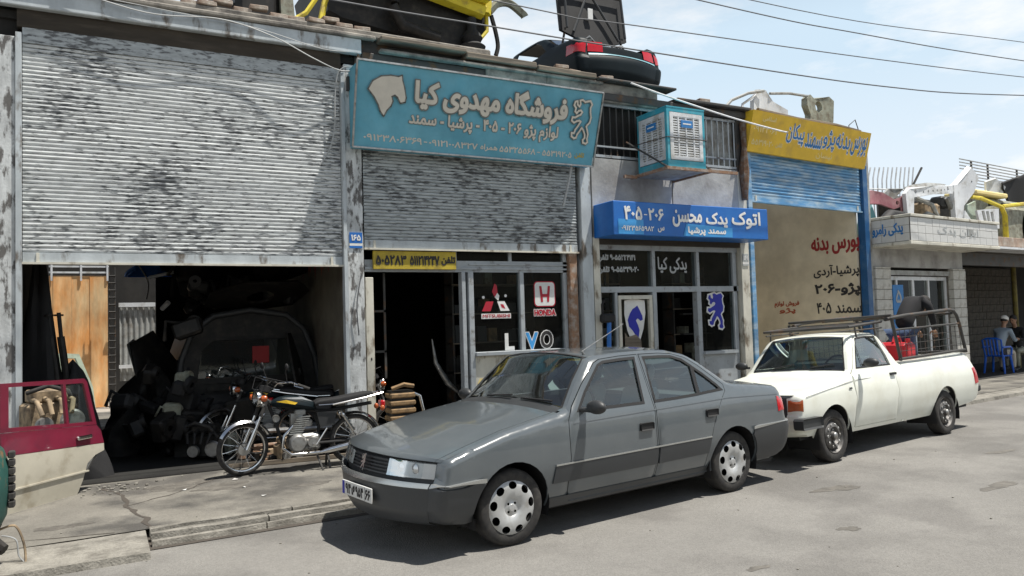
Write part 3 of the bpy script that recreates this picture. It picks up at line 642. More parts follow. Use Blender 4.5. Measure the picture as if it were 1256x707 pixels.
T('فروشگاه مهدوی کیا', .78, .53, 2.34, .37, bold=.014, edge=.016, lift=.03)
T('لوازم پژو ۲۰۶ - ۴۰۵ - پرشیا - سمند', .72, .27, 2.30, .22, bold=.006, edge=.006, lift=.012)
T('۰۹۱۲۳۸۰۶۳۶۹', .12, .09, .80, .075, bold=.003); T('-', .95, .12, .05, .012); T('۰۹۱۲۱۰۰۸۳۲۷', 1.03, .09, .72, .075, bold=.003)
T('همراه', 1.80, .08, .26, .09, bold=.003); T('۵۵۳۲۵۵۶۸', 2.10, .09, .58, .075, bold=.003); T('-', 2.71, .12, .05, .012); T('۵۵۳۱۹۲۰۵', 2.80, .09, .5, .075, bold=.003); T('تلفن', 3.36, .09, .16, .085, bold=.003, m='sign_yellow_old')
H = place(HORSE, .14, .40, .50, .50); v, f = fill([H]); mb = MB(); mb.add([sg(a, b, .03) for a, b in v], f, 0); v, f = ribbon([H], .018); mb.add([sg(a, b, .027) for a, b in v], f, 1); mb.build('horse_emblem', ['letter_cream', 'letter_edge'], SB, world=True)
Lp = place(LION, 3.22, .30, .36, .60); v, f = ribbon([Lp], .013); mb = MB(); mb.add([sg(a, b, .03-.0001*(i//4 % 5)) for i, (a, b) in enumerate([tuple(p) for p in v])], f, 0); v, f = ribbon([Lp], .022); mb.add([sg(p[0], p[1], .02-.0001*(i//4 % 5)) for i, p in enumerate(v)], f, 1); mb.build('lion_emblem', ['letter_cream', 'letter_edge'], SB, world=True)
S3 = thing('sign_board', 'deep blue box sign projecting over the narrow shop with white lettering', 'sign', (8.3, -.3, 2.96))
mb = MB(); mb.box(6.70, 9.86, -.55, -.03, 2.96, 3.47, b=.01); mb.build('box', 'sign_blue_strong', S3, world=True)
obj('panel', [(6.78, -.556, 2.975), (7.25, -.556, 2.975), (7.25, -.556, 3.2), (6.78, -.556, 3.2)], [(0, 1, 2, 3)], 'sign_light_blue', S3, world=True)
obj('panel', [(8.02, -.556, 2.975), (9.05, -.556, 2.975), (9.05, -.556, 3.13), (8.09, -.556, 3.17)], [(0, 1, 2, 3)], 'sign_light_blue', S3, world=True)
T3 = lambda s, x, z, w, h, **k: text('lettering', s, w, h, lambda a, b, l: (x+a, -.557-l, z+b), 'letter_white', S3, True, **k)
T3('۲۰۶', 7.35, 3.20, .28, .17, bold=.008); T3('-', 7.26, 3.27, .06, .015); T3('۴۰۵', 6.90, 3.20, .32, .19, bold=.008)
T3('۰۹۱۲۳۵۶۵۹۸۲', 6.84, 3.03, .60, .07, bold=.003); T3('س', 7.52, 3.02, .12, .08, bold=.004)
T3('محسن', 7.82, 3.12, .58, .25, bold=.009); T3('یدک', 8.50, 3.14, .44, .22, bold=.009); T3('اتوک', 9.05, 3.13, .62, .27, bold=.009)
T3('سمند پرشیا', 8.12, 2.99, .78, .13, bold=.006)
mb = MB(); mb.tube([(6.74, -.57, 3.3), (6.74, -.54, 3.3)], .02, 8)
Y1 = thing('sign_board', 'small dirty yellow sign with black phone number above the dark doorway', 'sign', (3.8, .05, 2.47))
mb = MB(); mb.box(3.20, 4.40, .03, .07, 2.47, 2.715, b=.004); mb.build('panel', 'sign_yellow_old', Y1, world=True)
for s_, x, w in (('۵۰۵۲۸۳', 3.24, .42), ('۵۱۱۲۱۴۲۴۷', 3.72, .42), ('تلفن', 4.18, .2)): text('lettering', s_, w, .12, lambda a, b, l, x=x: (x+a, .029-l, 2.53+b), 'letter_black', Y1, True, bold=.006)
def plate(name, x, y, z, s_, lab, m='sign_blue_strong', w=.17):
    t = thing(name, lab, 'number plate', (x, y, z)); mb = MB(); mb.box(0, w, -.008, 0, 0, .14); mb.build('panel', m, t); mb = MB(); mb.box(0, w, -.009, -.001, -.035, -.004); mb.build('strip', 'plate_white', t)
    mb = MB(); mb.box(0, w, -.009, -.001, -.065, -.036); mb.build('strip', m, t); text('lettering', s_, w*.7, .07, lambda a, b, l: (w*.15+a, -.009-l, .035+b), 'letter_white', t, bold=.004); return t
plate('number_plate', 2.86, -.045, 2.80, '۱۶۵', 'small blue number plate on the peeling pillar between the shutters')
# ================================================================ right hand building, turned a little towards the street
BL = (9.857, 0, 0); BA = math.radians(6.126)
def Bt(t, n, z): return (t, n, z)
B4 = thing('shop_building', 'beige walled shop with blue posts and a half-raised blue shutter', 'building', BL, BA)
def bb(par, name, m, boxes, b=0, label=None, kind=None):
    for q in boxes: o = MB().box(*q, b=b).build(name, m, par, label=label, kind=kind)
    return o
bb(B4, 'post', 'blue_shutter', [(.10, .21, -.05, .08, 0, 4.6)], b=.005, label='pale blue steel post with worn paint'); bb(B4, 'post', 'post_blue', [(3.66, 3.82, -.05, .10, 0, 4.65)], b=.005, label='dark blue steel post beside the stone pilaster')
bb(B4, 'pillar', 'grey_old', [(3.82, 3.93, -.02, .2, 0, 5.0)])
bb(B4, 'side_wall', 'beige_wall', [(3.60, 3.66, .12, 4.0, PZ, 5.0)]); bb(B4, 'side_wall', 'beige_wall', [(.20, .26, .14, 5.5, PZ, 5.0)])
bb(B4, 'back_wall', 'beige_wall', [(.26, 3.6, 3.7, 3.8, PZ, 3.0)]); bb(B4, 'roof_slab', 'mortar', [(.16, 3.95, -.02, 1.3, 5.02, 5.2)], b=.01); bb(B4, 'floor', 'white_stone', [(.26, 3.6, 0, 5.4, 0, PZ+.01)])
bb(B4, 'lintel', 'dark_steel', [(.21, 3.66, .08, .16, 4.5, 5.02)])
shutter(.22, 3.64, 3.83, 4.75, .02, .06, 'blue_shutter', parent=B4, world=False, label='half-raised blue shutter under the yellow sign')
# painted writing on the side wall; its reading direction runs from the depth to the front
wf = lambda a, b, l: (3.598-l, 2.0-a, b)
def TW(s, y0, z, w, h, m, **k): return text('lettering', s, w, h, lambda a, b, l: (3.598-l, y0-a, z+b), m, B4, **k)
TW('بورس بدنه', 1.13, 2.93, 1.07, .36, 'letter_red', bold=.012)
TW('پرشیا-آردی', 1.11, 2.43, 1.02, .27, 'letter_black', bold=.006); TW('پژو-۲۰۶', 1.09, 2.05, 1.0, .25, 'letter_black', bold=.012); TW('سمند ۴۰۵', 1.07, 1.70, 1.0, .22, 'letter_black', bold=.006)
TW('فروش لوازم', 2.12, 1.86, .62, .13, 'letter_orange', bold=.006); TW('پژو', 2.0, 1.72, .4, .12, 'letter_orange', bold=.006)
Y4 = thing('sign_board', 'bright yellow sign with blue Persian lettering above the blue shutter', 'sign', (11.7, .1, 4.56), BA)
def yg(u, v, l=0): return Vector(BL)+Matrix.Rotation(BA, 3, 'Z') @ Vector((.03+u, -.12-.18*v/.68-l, 4.56+v))
mb = MB(); q = [yg(0, 0), yg(3.6, 0), yg(3.6, .68), yg(0, .68)]; r_ = [Vector(BL)+Matrix.Rotation(BA, 3, 'Z') @ Vector(p) for p in ((.03, -.06, 4.56), (3.63, -.06, 4.56), (3.63, -.06, 5.24), (.03, -.06, 5.24))]
mb.add(q+r_, [(0, 1, 2, 3), (4, 7, 6, 5), (0, 4, 5, 1), (1, 5, 6, 2), (2, 6, 7, 3), (3, 7, 4, 0)]); mb.build('panel', 'sign_yellow', Y4, world=True)
T4 = lambda s, x, z, w, h, m='letter_blue', **k: text('lettering', s, w, h, lambda a, b, l: yg(x+a, z+b, l), m, Y4, True, **k)
for s_, x, w in (('بورس', 3.0, .52), ('بدنه', 2.5, .45), ('پژو', 2.10, .36), ('سمند', 1.56, .50), ('پیکان', 1.0, .50)): T4(s_, x, .22, w, .26 if s_ == 'سمند' else .36, bold=.004, edge=.014, em='letter_white')
for s_, x, z, w, h in (('اسلامی', .28, .52, .36, .09), ('۰۹۱۲۲۰۶۱', .08, .34, .62, .09), ('۵۵۳۱۹۰۲۰', .08, .12, .58, .09), ('تلفن', .74, .12, .18, .09), ('نیسان', 1.95, .05, .5, .12)): T4(s_, x, z, w, h, 'faded_yellow_print', bold=.004)
plate('number_plate', 9.76, -.035, 2.63, '۱۶۱', 'faded blue number plate on the cream pillar of the narrow shop', 'decal_grey', .14)
# low shop with tiled parapet
B5 = thing('shop_building', 'low stone fronted shop with a white tiled parapet', 'building', tuple(Vector(BL)+Matrix.Rotation(BA, 3, 'Z') @ Vector((3.94, 0, 0))), BA)
O = -3.94
def b5(name, m, boxes, b=0, label=None, kind=None): return bb(B5, name, m, [(q[0]+O, q[1]+O, *q[2:]) for q in boxes], b, label, kind)
b5('parapet', 'mortar', [(3.98, 7.62, -.78, -.62, 3.07, 3.54), (3.98, 4.1, -.78, .1, 3.07, 3.54), (7.5, 7.62, -.78, .1, 3.07, 3.54)])
b5('parapet_cap', 'cream_paint', [(3.95, 7.66, -.82, -.6, 3.545, 3.60), (3.95, 4.12, -.598, .1, 3.545, 3.60)], b=.008)
b5('canopy_soffit', 'cream_paint', [(3.95, 7.66, -.80, .1, 3.0, 3.066)], b=.008)
b5('roof_slab', 'mortar', [(3.94, 24, .1, 6, 3.1, 3.3)])
tl = None
def tile_at(x, y, z, w, h, side=False, m='wall_tile'):
    global tl
    mb = MB(); mb.box(0, w, -.008, 0, 0, h, b=.003); o = mb.build('tile', m, B5); o.location = (x+O, y, z); o.rotation_euler = (0, 0, math.radians(-90) if side else 0); return o
tm = {}
def tiles(xs, y, zs, side=False):
    for i in range(len(xs)-1):
        for j in range(len(zs)-1):
            w = abs(xs[i+1]-xs[i])-.006; h = zs[j+1]-zs[j]-.006; m = 'grey_old' if (not side and i == 8 and j == 1) else 'wall_tile'; key = (round(w, 3), round(h, 3), m)
            if key not in tm: tm[key] = tile_at(0, 0, 0, w, h, m=m); o = tm[key]
            else: o = tm[key].copy(); C.objects.link(o)
            o.location = ((xs[i]+O, y+random.uniform(-.002, .002), zs[j]) if not side else (y+O, xs[i], zs[j])); o.rotation_euler = (0, 0, math.radians(-90) if side else 0)
tiles([3.98+.28*i for i in range(14)], -.782, [3.075, 3.23, 3.385, 3.54])
tiles([.08-.285*i for i in range(4)], 3.978, [3.075, 3.23, 3.385, 3.54], side=True)
text('lettering', 'یدکی رامرو', .62, .24, lambda a, b, l: (3.968+O-l, -.02-a, 3.2+b), 'letter_blue', B5, bold=.008)
text('lettering', 'ایران یدک', 1.7, .2, lambda a, b, l: (5.0+O+a, -.793-l, 3.2+b), 'decal_grey', B5, bold=.002)
# stone pilasters block by block
blk = {}
def blocks(name, x0, x1, y, z0, z1, h, w, m, par, d=.12, off=0):
    z = z0; r = 0
    while z < z1-.02:
        hh = min(h, z1-z); x = x0; xr_ = [x0]
        while x < x1-.01:
            x = min(x1, x+(w*.5 if (r % 2 and x == x0) else w)); 
            if x1-x < w*.3: x = x1
            xr_.append(x)
        for a, b in zip(xr_, xr_[1:]):
            key = (round(b-a, 3), round(hh, 3), m)
            if key not in blk: mb = MB(); mb.box(0, b-a-.008, 0, d, 0, hh-.008, b=.008); blk[key] = mb.build(name, m, par); o = blk[key]
            else: o = blk[key].copy(); C.objects.link(o); o.parent = par
            o.location = (a+off, y+random.uniform(-.006, .004), z)
        z += hh; r += 1
b5('pier', 'mortar', [(3.96, 4.50, 0.02, .3, 0, 3.0), (7.08, 7.6, .02, .3, 0, 3.0)])
blocks('stone_block', 3.95, 4.52, -.06, PZ, 2.62, .21, .57, 'white_stone', B5, off=O); blocks('stone_block', 7.06, 7.62, -.06, PZ, 2.62, .21, .56, 'white_stone', B5, off=O)
b5('lintel', 'concrete_wall', [(3.95, 7.62, 0, .2, 2.62, 3.0)])
b5('window_frame', 'white_old', [(4.52, 7.06, .10, .18, 2.36, 2.44), (4.52, 4.60, .1, .18, PZ, 2.36), (6.98, 7.06, .1, .18, PZ, 2.36), (4.95, 5.02, .1, .18, PZ, 2.36), (5.60, 5.68, .1, .18, PZ, 2.36), (6.25, 6.31, .1, .18, PZ, 2.36)])
b5('inner_beam', 'grey_old', [(4.55, 7.05, .02, .1, 2.46, 2.56)])
for a, b in ((4.6, 4.95), (5.02, 5.6), (5.68, 6.25), (6.31, 6.98)): obj('pane', [(a+O, .13, .8), (b+O, .13, .8), (b+O, .13, 2.36), (a+O, .13, 2.36)], [(0, 1, 2, 3)], 'shop_glass', B5)
b5('shelf', 'grey_old', [(4.7, 6.9, 1.2, 1.5, 1.4, 1.44), (4.7, 6.9, 1.2, 1.5, .9, .94)])
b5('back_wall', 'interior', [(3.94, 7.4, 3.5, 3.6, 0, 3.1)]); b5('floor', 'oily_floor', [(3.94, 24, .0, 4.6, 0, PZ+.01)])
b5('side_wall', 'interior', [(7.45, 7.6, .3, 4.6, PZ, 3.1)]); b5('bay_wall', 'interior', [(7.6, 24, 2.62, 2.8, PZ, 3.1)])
blocks('block', 9.2, 16.0, 2.5, PZ, 2.95, .22, .46, 'block_dark', B5, off=O)
b5('bay_beam', 'dark_steel', [(7.62, 24, .0, .15, 2.72, 3.0)])
b5('bay_canopy', 'brick', [(7.68, 24, -.42, .1, 3.14, 3.36)], b=.01); b5('canopy_edge', 'white_old', [(7.68, 24, -.62, .0, 3.05, 3.10)])
mb = MB(); mb.tube([(12.35+O, .9, 0), (12.35+O, .9, 3.0)], .06, 10); mb.build('post', 'olive_post', B5, smooth=40)
V5 = thing('sign_board', 'narrow upright blue shop sign beside the stone pilaster', 'sign', tuple(Vector(BL)+Matrix.Rotation(BA, 3, 'Z') @ Vector((4.56, -.02, 1.0))), BA)
mb = MB(); mb.box(0, .40, -.03, .03, 0, 1.25, b=.005); mb.build('panel', 'letter_blue', V5)
for k, s_ in enumerate(('۵', '۵', 'د')): text('lettering', s_, .2, .26, lambda a, b, l, k=k: (.1+a, -.032-l, .88-.38*k+b), 'decal_grey', V5, bold=.006)
# ---------------------------------------------------------------- yard behind the open shop
YW = thing('sheet_metal_wall', 'sunlit orange rusty sheet metal wall in the yard behind the shop', 'wall', (-.6, 11.0, 0))
for k in range(5):
    x0 = -1.7+k*.375; mb = MB(); mb.box(x0, x0+.372, 11.0+.012*(k % 2), 11.03+.012*(k % 2), .0, 3.12); mb.build('sheet', 'rust_sheet', YW, world=True)
mb = MB()
for z in (3.18, 3.32, 3.46): mb.box(-1.7, .2, 10.98, 11.02, z, z+.04)
for x in (-1.6, -1.0, -.4, .15): mb.box(x, x+.04, 10.96, 10.99, 3.0, 3.6)
mb.build('rail', 'white_old', YW, world=True)
LM = thing('lattice_post', 'slender lattice steel post at the edge of the rusty sheet wall', 'post', (.28, 10.6, 0))
mb = MB()
for x in (.2, .32): mb.tube([(x, 10.6, 0), (x, 10.6, 3.3)], .014, 6)
mb.build('upright', 'dark_steel', LM, world=True); mb = MB()
for k in range(18): mb.tube([(.19, 10.58, .2+k*.17), (.33, 10.58, .2+k*.17)], .02, 6)
mb.build('rung', 'scrap_dark', LM, world=True)
YF = thing('fence', 'grey sheet fence in a white frame deep in the yard', 'fence', (1.1, 10.8, 0))
mb = MB(); v = []
for i in range(50): v += [(.42+i*.03, 10.8+(.03 if i % 4 in (1, 2) else 0), .6), (.42+i*.03, 10.8+(.03 if i % 4 in (1, 2) else 0), 2.35)]
obj('sheet', v, [(2*i, 2*i+2, 2*i+3, 2*i+1) for i in range(49)], 'grey_old', YF, world=True)
mb.box(.4, 1.95, 10.74, 10.79, 2.36, 2.46).box(1.42, 1.49, 10.74, 10.79, 1.2, 2.36).box(.4, 1.95, 10.74, 10.79, .9, .98); mb.build('frame', 'white_old', YF, world=True)
hb('back_frame', 'white_old', [(-.75, .9, 5.93, 5.99, 3.22, 3.3)])
YB = thing('building', 'dark shed far behind the yard', 'shed', (2, 13, 0)); bb(YB, 'wall', 'interior', [(-8, 6, 0, .2, 0, 4.6)])
# ---------------------------------------------------------------- cables
def cable(name, pts, r, m, lab, cat='cable', par=None):
    P = []
    for i in range(len(pts)-1):
        p0 = Vector(pts[max(i-1, 0)]); p1 = Vector(pts[i]); p2 = Vector(pts[i+1]); p3 = Vector(pts[min(i+2, len(pts)-1)])
        for k in range(10):
            t = k/10; P.append(.5*((2*p1)+(p2-p0)*t+(2*p0-5*p1+4*p2-p3)*t*t+(3*p1-p0-3*p2+p3)*t**3))
    P.append(Vector(pts[-1])); mb = MB(); mb.tube(P, r, 5); return tag(mb.build(name, m, smooth=60), lab, cat)
cable('overhead_cable', [(-6, -1.2, 5.55), (1.94, -1.2, 5.48), (4.28, -1.2, 5.49), (6.87, -1.2, 5.52), (12.04, -1.2, 5.64), (16.52, -1.2, 5.99), (30, -1, 7.5)], .011, 'black_cable', 'lowest overhead cable, crossing in front of the yellow wreck')
cable('overhead_cable', [(-4, -1.2, 6.0), (4.88, -1.2, 5.83), (6.74, -1.2, 5.87), (16.56, -1.2, 6.37), (30, -1, 7.5)], .009, 'black_cable', 'second lowest overhead cable, passing the raised boot lid')
cable('overhead_cable', [(-4, -1.2, 6.6), (7.91, -1.2, 6.45), (11.6, -1.2, 6.50), (16.59, -1.2, 6.71), (30, -1, 7.6)], .010, 'black_cable', 'third overhead cable from below in the open sky')
cable('overhead_cable', [(-4, -1.2, 6.9), (9.0, -1.2, 6.64), (16.64, -1.2, 7.1), (30, -1, 8.2)], .008, 'black_cable', 'topmost thin overhead cable near the upper edge')
cable('loose_cable', [(-.4, -.15, 5.57), (.5, -.17, 5.40), (1.3, -.16, 5.46), (1.9, -.17, 5.34), (2.4, -.2, 5.12), (2.75, -.14, 5.03), (2.98, -.14, 5.06)], .008, 'cable', 'pale cable looping down along the roof beam')
cable('loose_cable', [(-.1, -.13, 5.52), (.9, -.15, 5.46), (1.7, -.15, 5.42), (2.5, -.15, 5.28), (2.9, -.13, 5.3)], .005, 'cable', 'thin straight cable along the grey roof beam')
cable('loose_cable', [(2.98, -.1, 5.08), (2.86, -.12, 5.10), (2.74, -.1, 5.0), (2.70, -.08, 4.7), (2.69, -.07, 4.3), (2.62, -.05, 4.0), (2.5, -.03, 3.8)], .010, 'cable', 'white cable curving off the pillar head down the shutter')
cable('light_chain', [(6.25, -.16, 4.05), (6.22, -.14, 3.85), (6.16, -.12, 3.6), (6.12, -.1, 3.42)], .02, 'cable', 'white beaded chain hanging under the turquoise sign')
cable('awning_pole', [(7.0, -.7, 5.22), (7.8, -.62, 5.12), (9.2, -.5, 4.97), (10.4, -.42, 4.88), (10.55, -.45, 4.87)], .015, 'white_old', 'long white pole crossing from the roof to the yellow sign', 'pole')
cable('loose_cable', [(3.0, -.08, 2.4), (2.93, -.09, 2.0), (2.95, -.08, 1.6)], .008, 'black_cable', 'short dark cable on the peeling middle pillar')
# ---------------------------------------------------------------- evaporative cooler on its bracket
AC = thing('evaporative_cooler', 'blue and cream evaporative cooler on an iron bracket above the narrow shop', 'cooler', (7.9, -.5, 3.95))
mb = MB(); x0, x1, y0, y1, z0, z1 = 7.52, 8.26, -.86, -.14, 3.98, 4.88; mb.box(x0+.03, x1-.03, y0+.03, y1-.03, z0, z1-.02); mb.build('core', 'cooler_pad', AC, world=True)
mb = MB(); e = .05
for x in (x0, x1-e):
    for y in (y0, y1-e): mb.box(x, x+e, y, y+e, z0, z1)
for z in (z0, z1-.06):
    mb.box(x0+e, x1-e, y0, y0+e, z, z+(.1 if z == z0 else .06)); mb.box(x0+e, x1-e, y1-e, y1, z, z+.06); mb.box(x0, x0+e, y0+e, y1-e, z, z+(.1 if z == z0 else .06)); mb.box(x1-e, x1, y0+e, y1-e, z, z+.06)
mb.box(x0-.005, x1+.005, y0-.005, y1+.005, z1, z1+.02); mb.build('casing', 'cooler_blue', AC, world=True)
def grille(face):
    mb = MB(); l0, l1 = (x0+.07, x1-.07) if face == 'f' else (y0+.07, y1-.07); a0, a1 = z0+.13, z1-.09
    def bx(p, q, d0, d1, r, s): mb.box(p, q, y0-d1, y0-d0, r, s) if face == 'f' else mb.box(x0-d1, x0-d0, p, q, r, s)
    for k in range(17): z = a0+.02+(a1-a0-.04)*k/17; bx(l0+.02, l1-.02, -.02, .0, z, z+.018)
    g = mb.build('louvre', 'white_old', AC, world=True, kind='stuff'); mb = MB()
    bx(l0-.018, l0+.045, -.02, .008, a0-.02, a1+.02); bx(l1-.045, l1+.018, -.02, .008, a0-.02, a1+.02); bx(l0+.045, l1-.045, -.02, .008, a1-.04, a1+.02); bx(l0+.045, l1-.045, -.02, .008, a0-.02, a0+.04)
    for t in (.25, .5, .75): bx(l0+(l1-l0)*t-.012, l0+(l1-l0)*t+.012, -.015, .006, a0+.03, a1-.03)
    mb.build('grille_frame', 'white_old', AC, world=True); mb = MB(); m_ = (l0+l1)/2; bx(m_-.1, m_+.12, -.01, .014, a1-.2, a1-.09); mb.build('badge', 'letter_blue', AC, world=True)
    mb = MB(); bx(m_-.07, m_+.09, .0141, .016, a1-.155, a1-.135); mb.build('badge_print', 'letter_white', AC, world=True)
grille('f'); grille('s')
BR = thing('cooler_bracket', 'rusty iron shelf bracket holding up the cooler', 'bracket', (7.9, -.4, 3.9))
mb = MB(); mb.box(7.44, 8.85, -.93, -.89, 3.92, 3.965).box(7.44, 7.48, -.89, .0, 3.92, 3.965).box(8.3, 8.34, -.89, .0, 3.92, 3.965).box(7.2, 7.44, -.2, -.16, 3.9, 3.95); mb.build('frame', 'rusty_iron', BR, world=True)
mb = MB(); mb.box(7.48, 8.30, -.89, -.05, 3.945, 3.974); mb.build('tray', 'grey_old', BR, world=True)
mb = MB(); mb.tube([(7.36, -.06, 4.5), (7.46, -.92, 3.95)], .016, 6).tube([(8.32, -.92, 3.95), (8.42, -.06, 4.5)], .016, 6); mb.build('brace', 'dark_steel', BR, world=True)
mb = MB(); mb.tube([(7.4, -.1, 4.42), (7.5, -.88, 4.42), (8.28, -.88, 4.42), (8.3, -.1, 4.42)], .008, 5); mb.build('strap', 'dark_steel', BR, world=True)

# plain building across the street, unseen, added to block low sky light
OB = thing('unseen_building', 'plain flat roofed building across the street, out of view, added to darken reflections', 'building', (8, -24, 0))
bb(OB, 'wall', 'beige_wall', [(-60, 60, -.3, 0, 0, 5.6)]); bb(OB, 'parapet_cap', 'mortar', [(-60, 60, -.4, .1, 5.602, 5.8)])
for k in range(22): bb(OB, 'shopfront', 'dark_steel', [(-58+k*5.4, -54+k*5.4, .002, .05, .2, 3.0)])
# ================================================================ vehicles
class Body:
    """a car shell: upper silhouette chain (x back, z up), half width by height, rounded corners in plan"""
    def __init__(s, chain, hw, nf, nr, Rf, Rr, r, crown):
        s.ch = np.array(chain, float); h_ = np.array(hw, float); zz = np.linspace(0, 1.7, 341); ww_ = np.interp(zz, h_[:, 0], h_[:, 1]); kk = np.exp(-.5*(np.arange(-24, 25)/8.)**2); kk /= kk.sum()
        s.hw = np.c_[zz, np.convolve(np.pad(ww_, 24, 'edge'), kk, 'valid')]; s.nf = nf; s.nr = nr; s.Rf = Rf; s.Rr = Rr; s.r = r
        L_ = np.r_[0, np.cumsum(np.hypot(*np.diff(s.ch, axis=0).T))]; s.L = L_; s.cr = np.array(crown, float)
    def dist(s, P):
        d = np.full(len(P), 9.)
        for a, b in zip(s.ch, s.ch[1:]):
            q = b-a; t = np.clip(((P-a)@q)/(q@q), 0, 1); d = np.minimum(d, np.hypot(*(P-a-t[:, None]*q).T))
        return d
    def W(s, P, d=None):
        P = np.atleast_2d(np.asarray(P, float)); w = np.interp(P[:, 1], s.hw[:, 0], s.hw[:, 1])
        if d is None: d = s.dist(P)
        q = np.clip(s.r-d, 0, s.r); w = w-(s.r-np.sqrt(np.maximum(s.r**2-q**2, 0)))
        F = s.ch[:s.nf+1]; xf_ = np.interp(P[:, 1], F[:, 1], F[:, 0]); dx = np.clip(P[:, 0]-xf_, 0, s.Rf); w = w-(s.Rf-np.sqrt(s.Rf**2-(s.Rf-dx)**2))*s.kf
        B = s.ch[s.nr:][::-1]; xr_ = np.interp(P[:, 1], B[:, 1], B[:, 0]); dx = np.clip(xr_-P[:, 0], 0, s.Rr); w = w-(s.Rr-np.sqrt(s.Rr**2-(s.Rr-dx)**2))*s.kr
        return w
    kf = kr = 1; bow = rbow = 0; gx = .3; hx = 3.0
    def side(s, name, out, holes, sd, off, m, par, step=.055, th=0, label=None, smooth=35):
        ex = []
        if step:
            for k in range(len(s.ch)-1):
                a, b = s.ch[k], s.ch[k+1]; n = max(1, int(np.hypot(*(b-a))/.04)); nn = np.array([-(b-a)[1], (b-a)[0]])/np.hypot(*(b-a))
                for i in range(n):
                    for q in (.06, .2, .4, .7, 1.05): ex.append(a+(b-a)*(i+.5)/n-nn*s.r*q)
            F_ = s.ch[:s.nf+1]; G_ = s.ch[s.nr:][::-1]
            for z_ in np.arange(.25, s.ch[s.nf, 1]+.12, .03):
                for q in (.06, .18, .35, .55, .8, 1.1): ex.append(np.array([np.interp(z_, F_[:, 1], F_[:, 0])+q*s.Rf, z_])); ex.append(np.array([np.interp(z_, G_[:, 1], G_[:, 0])-q*s.Rr, z_]))
        v, f = fill([out]+list(holes), step, extra=np.array(ex) if ex else ())
        V_ = np.array(v); F = s.ch[:s.nf+1]; Bk = s.ch[s.nr:][::-1]
        qf = np.clip(1-(V_[:, 0]-np.interp(V_[:, 1], F[:, 1], F[:, 0]))/s.Rf, 0, 1); qr = np.clip(1-(np.interp(V_[:, 1], Bk[:, 1], Bk[:, 0])-V_[:, 0])/s.Rr, 0, 1); q_ = np.maximum(qf, qr)
        w = s.W(V_)+off*np.sqrt(1-q_**2); vv = [(p[0]+e, sd*y, p[1]) for p, y, e in zip(v, w, off*(qr-qf))]
        if sd > 0: f = [q[::-1] for q in f]
        return obj(name, vv, f, m, par, smooth, False, th, label)
    def sub(s, l0, l1, step=.05):
        """chain points between two path lengths"""
        L_ = sorted(set([l0, l1]+[l for l in s.L if l0 < l < l1]+list(np.arange(l0, l1, step))))
        o = [L_[0]]
        for l in L_[1:]:
            if l-o[-1] > 1e-3: o.append(l)
        return o
    def at(s, l):
        p = np.array([np.interp(l, s.L, s.ch[:, 0]), np.interp(l, s.L, s.ch[:, 1])]); e = .03
        a = np.array([np.interp(l-e, s.L, s.ch[:, 0]), np.interp(l-e, s.L, s.ch[:, 1])]); b = np.array([np.interp(l+e, s.L, s.ch[:, 0]), np.interp(l+e, s.L, s.ch[:, 1])]); t = (b-a)/max(np.hypot(*(b-a)), 1e-6)
        return p, np.array([-t[1], t[0]])
    def pt(s, l, v, off=0):
        p, n = s.at(l); w = float(s.W(p, np.zeros(1))[0]); c = np.interp(l, s.L, s.cr)*(1-v*v)+off
        g = min(1, max(0, (s.gx-p[0])/(s.gx-s.ch[:, 0].min()))); gr = min(1, max(0, (p[0]-s.hx)/(s.ch[:, 0].max()-s.hx))); q = 1-abs(v)**2.3
        return (p[0]+n[0]*c-s.bow*g**1.6*q+s.rbow*gr**2*q, v*w, p[1]+n[1]*c)
    def strip(s, name, l0, l1, v0, v1, off, m, par, nv=10, th=0, label=None, smooth=35, step=.05, build=True):
        Ls = s.sub(l0, l1, step); v = [s.pt(l, (v0(l) if callable(v0) else v0)+((v1(l) if callable(v1) else v1)-(v0(l) if callable(v0) else v0))*k/nv, off) for l in Ls for k in range(nv+1)]
        f = [(i*(nv+1)+k, i*(nv+1)+k+1, (i+1)*(nv+1)+k+1, (i+1)*(nv+1)+k)[::-1] for i in range(len(Ls)-1) for k in range(nv)]
        if not build: return v, f
        return obj(name, v, f, m, par, smooth, False, th, label)
    def l_of(s, x=None, z=None, lo=0, hi=None):
        g = np.linspace(lo, hi or s.L[-1], 800); X = np.interp(g, s.L, s.ch[:, 0]); Z = np.interp(g, s.L, s.ch[:, 1])
        return float(g[np.argmin(abs(X-x) if x is not None else abs(Z-z))])
def arc(cx, cz, r, a0, a1, n=16): return [(cx+r*math.cos(math.radians(a0+(a1-a0)*i/n)), cz+r*math.sin(math.radians(a0+(a1-a0)*i/n))) for i in range(n+1)]
def inset(P, d):
    P = [Vector(p) for p in P]; n = len(P); A_ = sum(P[i].x*P[(i+1) % n].y-P[(i+1) % n].x*P[i].y for i in range(n)); sg_ = 1 if A_ > 0 else -1; o = []
    for i in range(n):
        a, b, c = P[i-1], P[i], P[(i+1) % n]; e = (b-a).normalized(); g = (c-b).normalized(); n1 = Vector((-e.y, e.x))*sg_; n2 = Vector((-g.y, g.x))*sg_; k = (n1+n2); k = k.normalized() if k.length > 1e-6 else n1
        o.append(tuple(b+k*(d/max(.4, k.dot(n1)))))
    return o
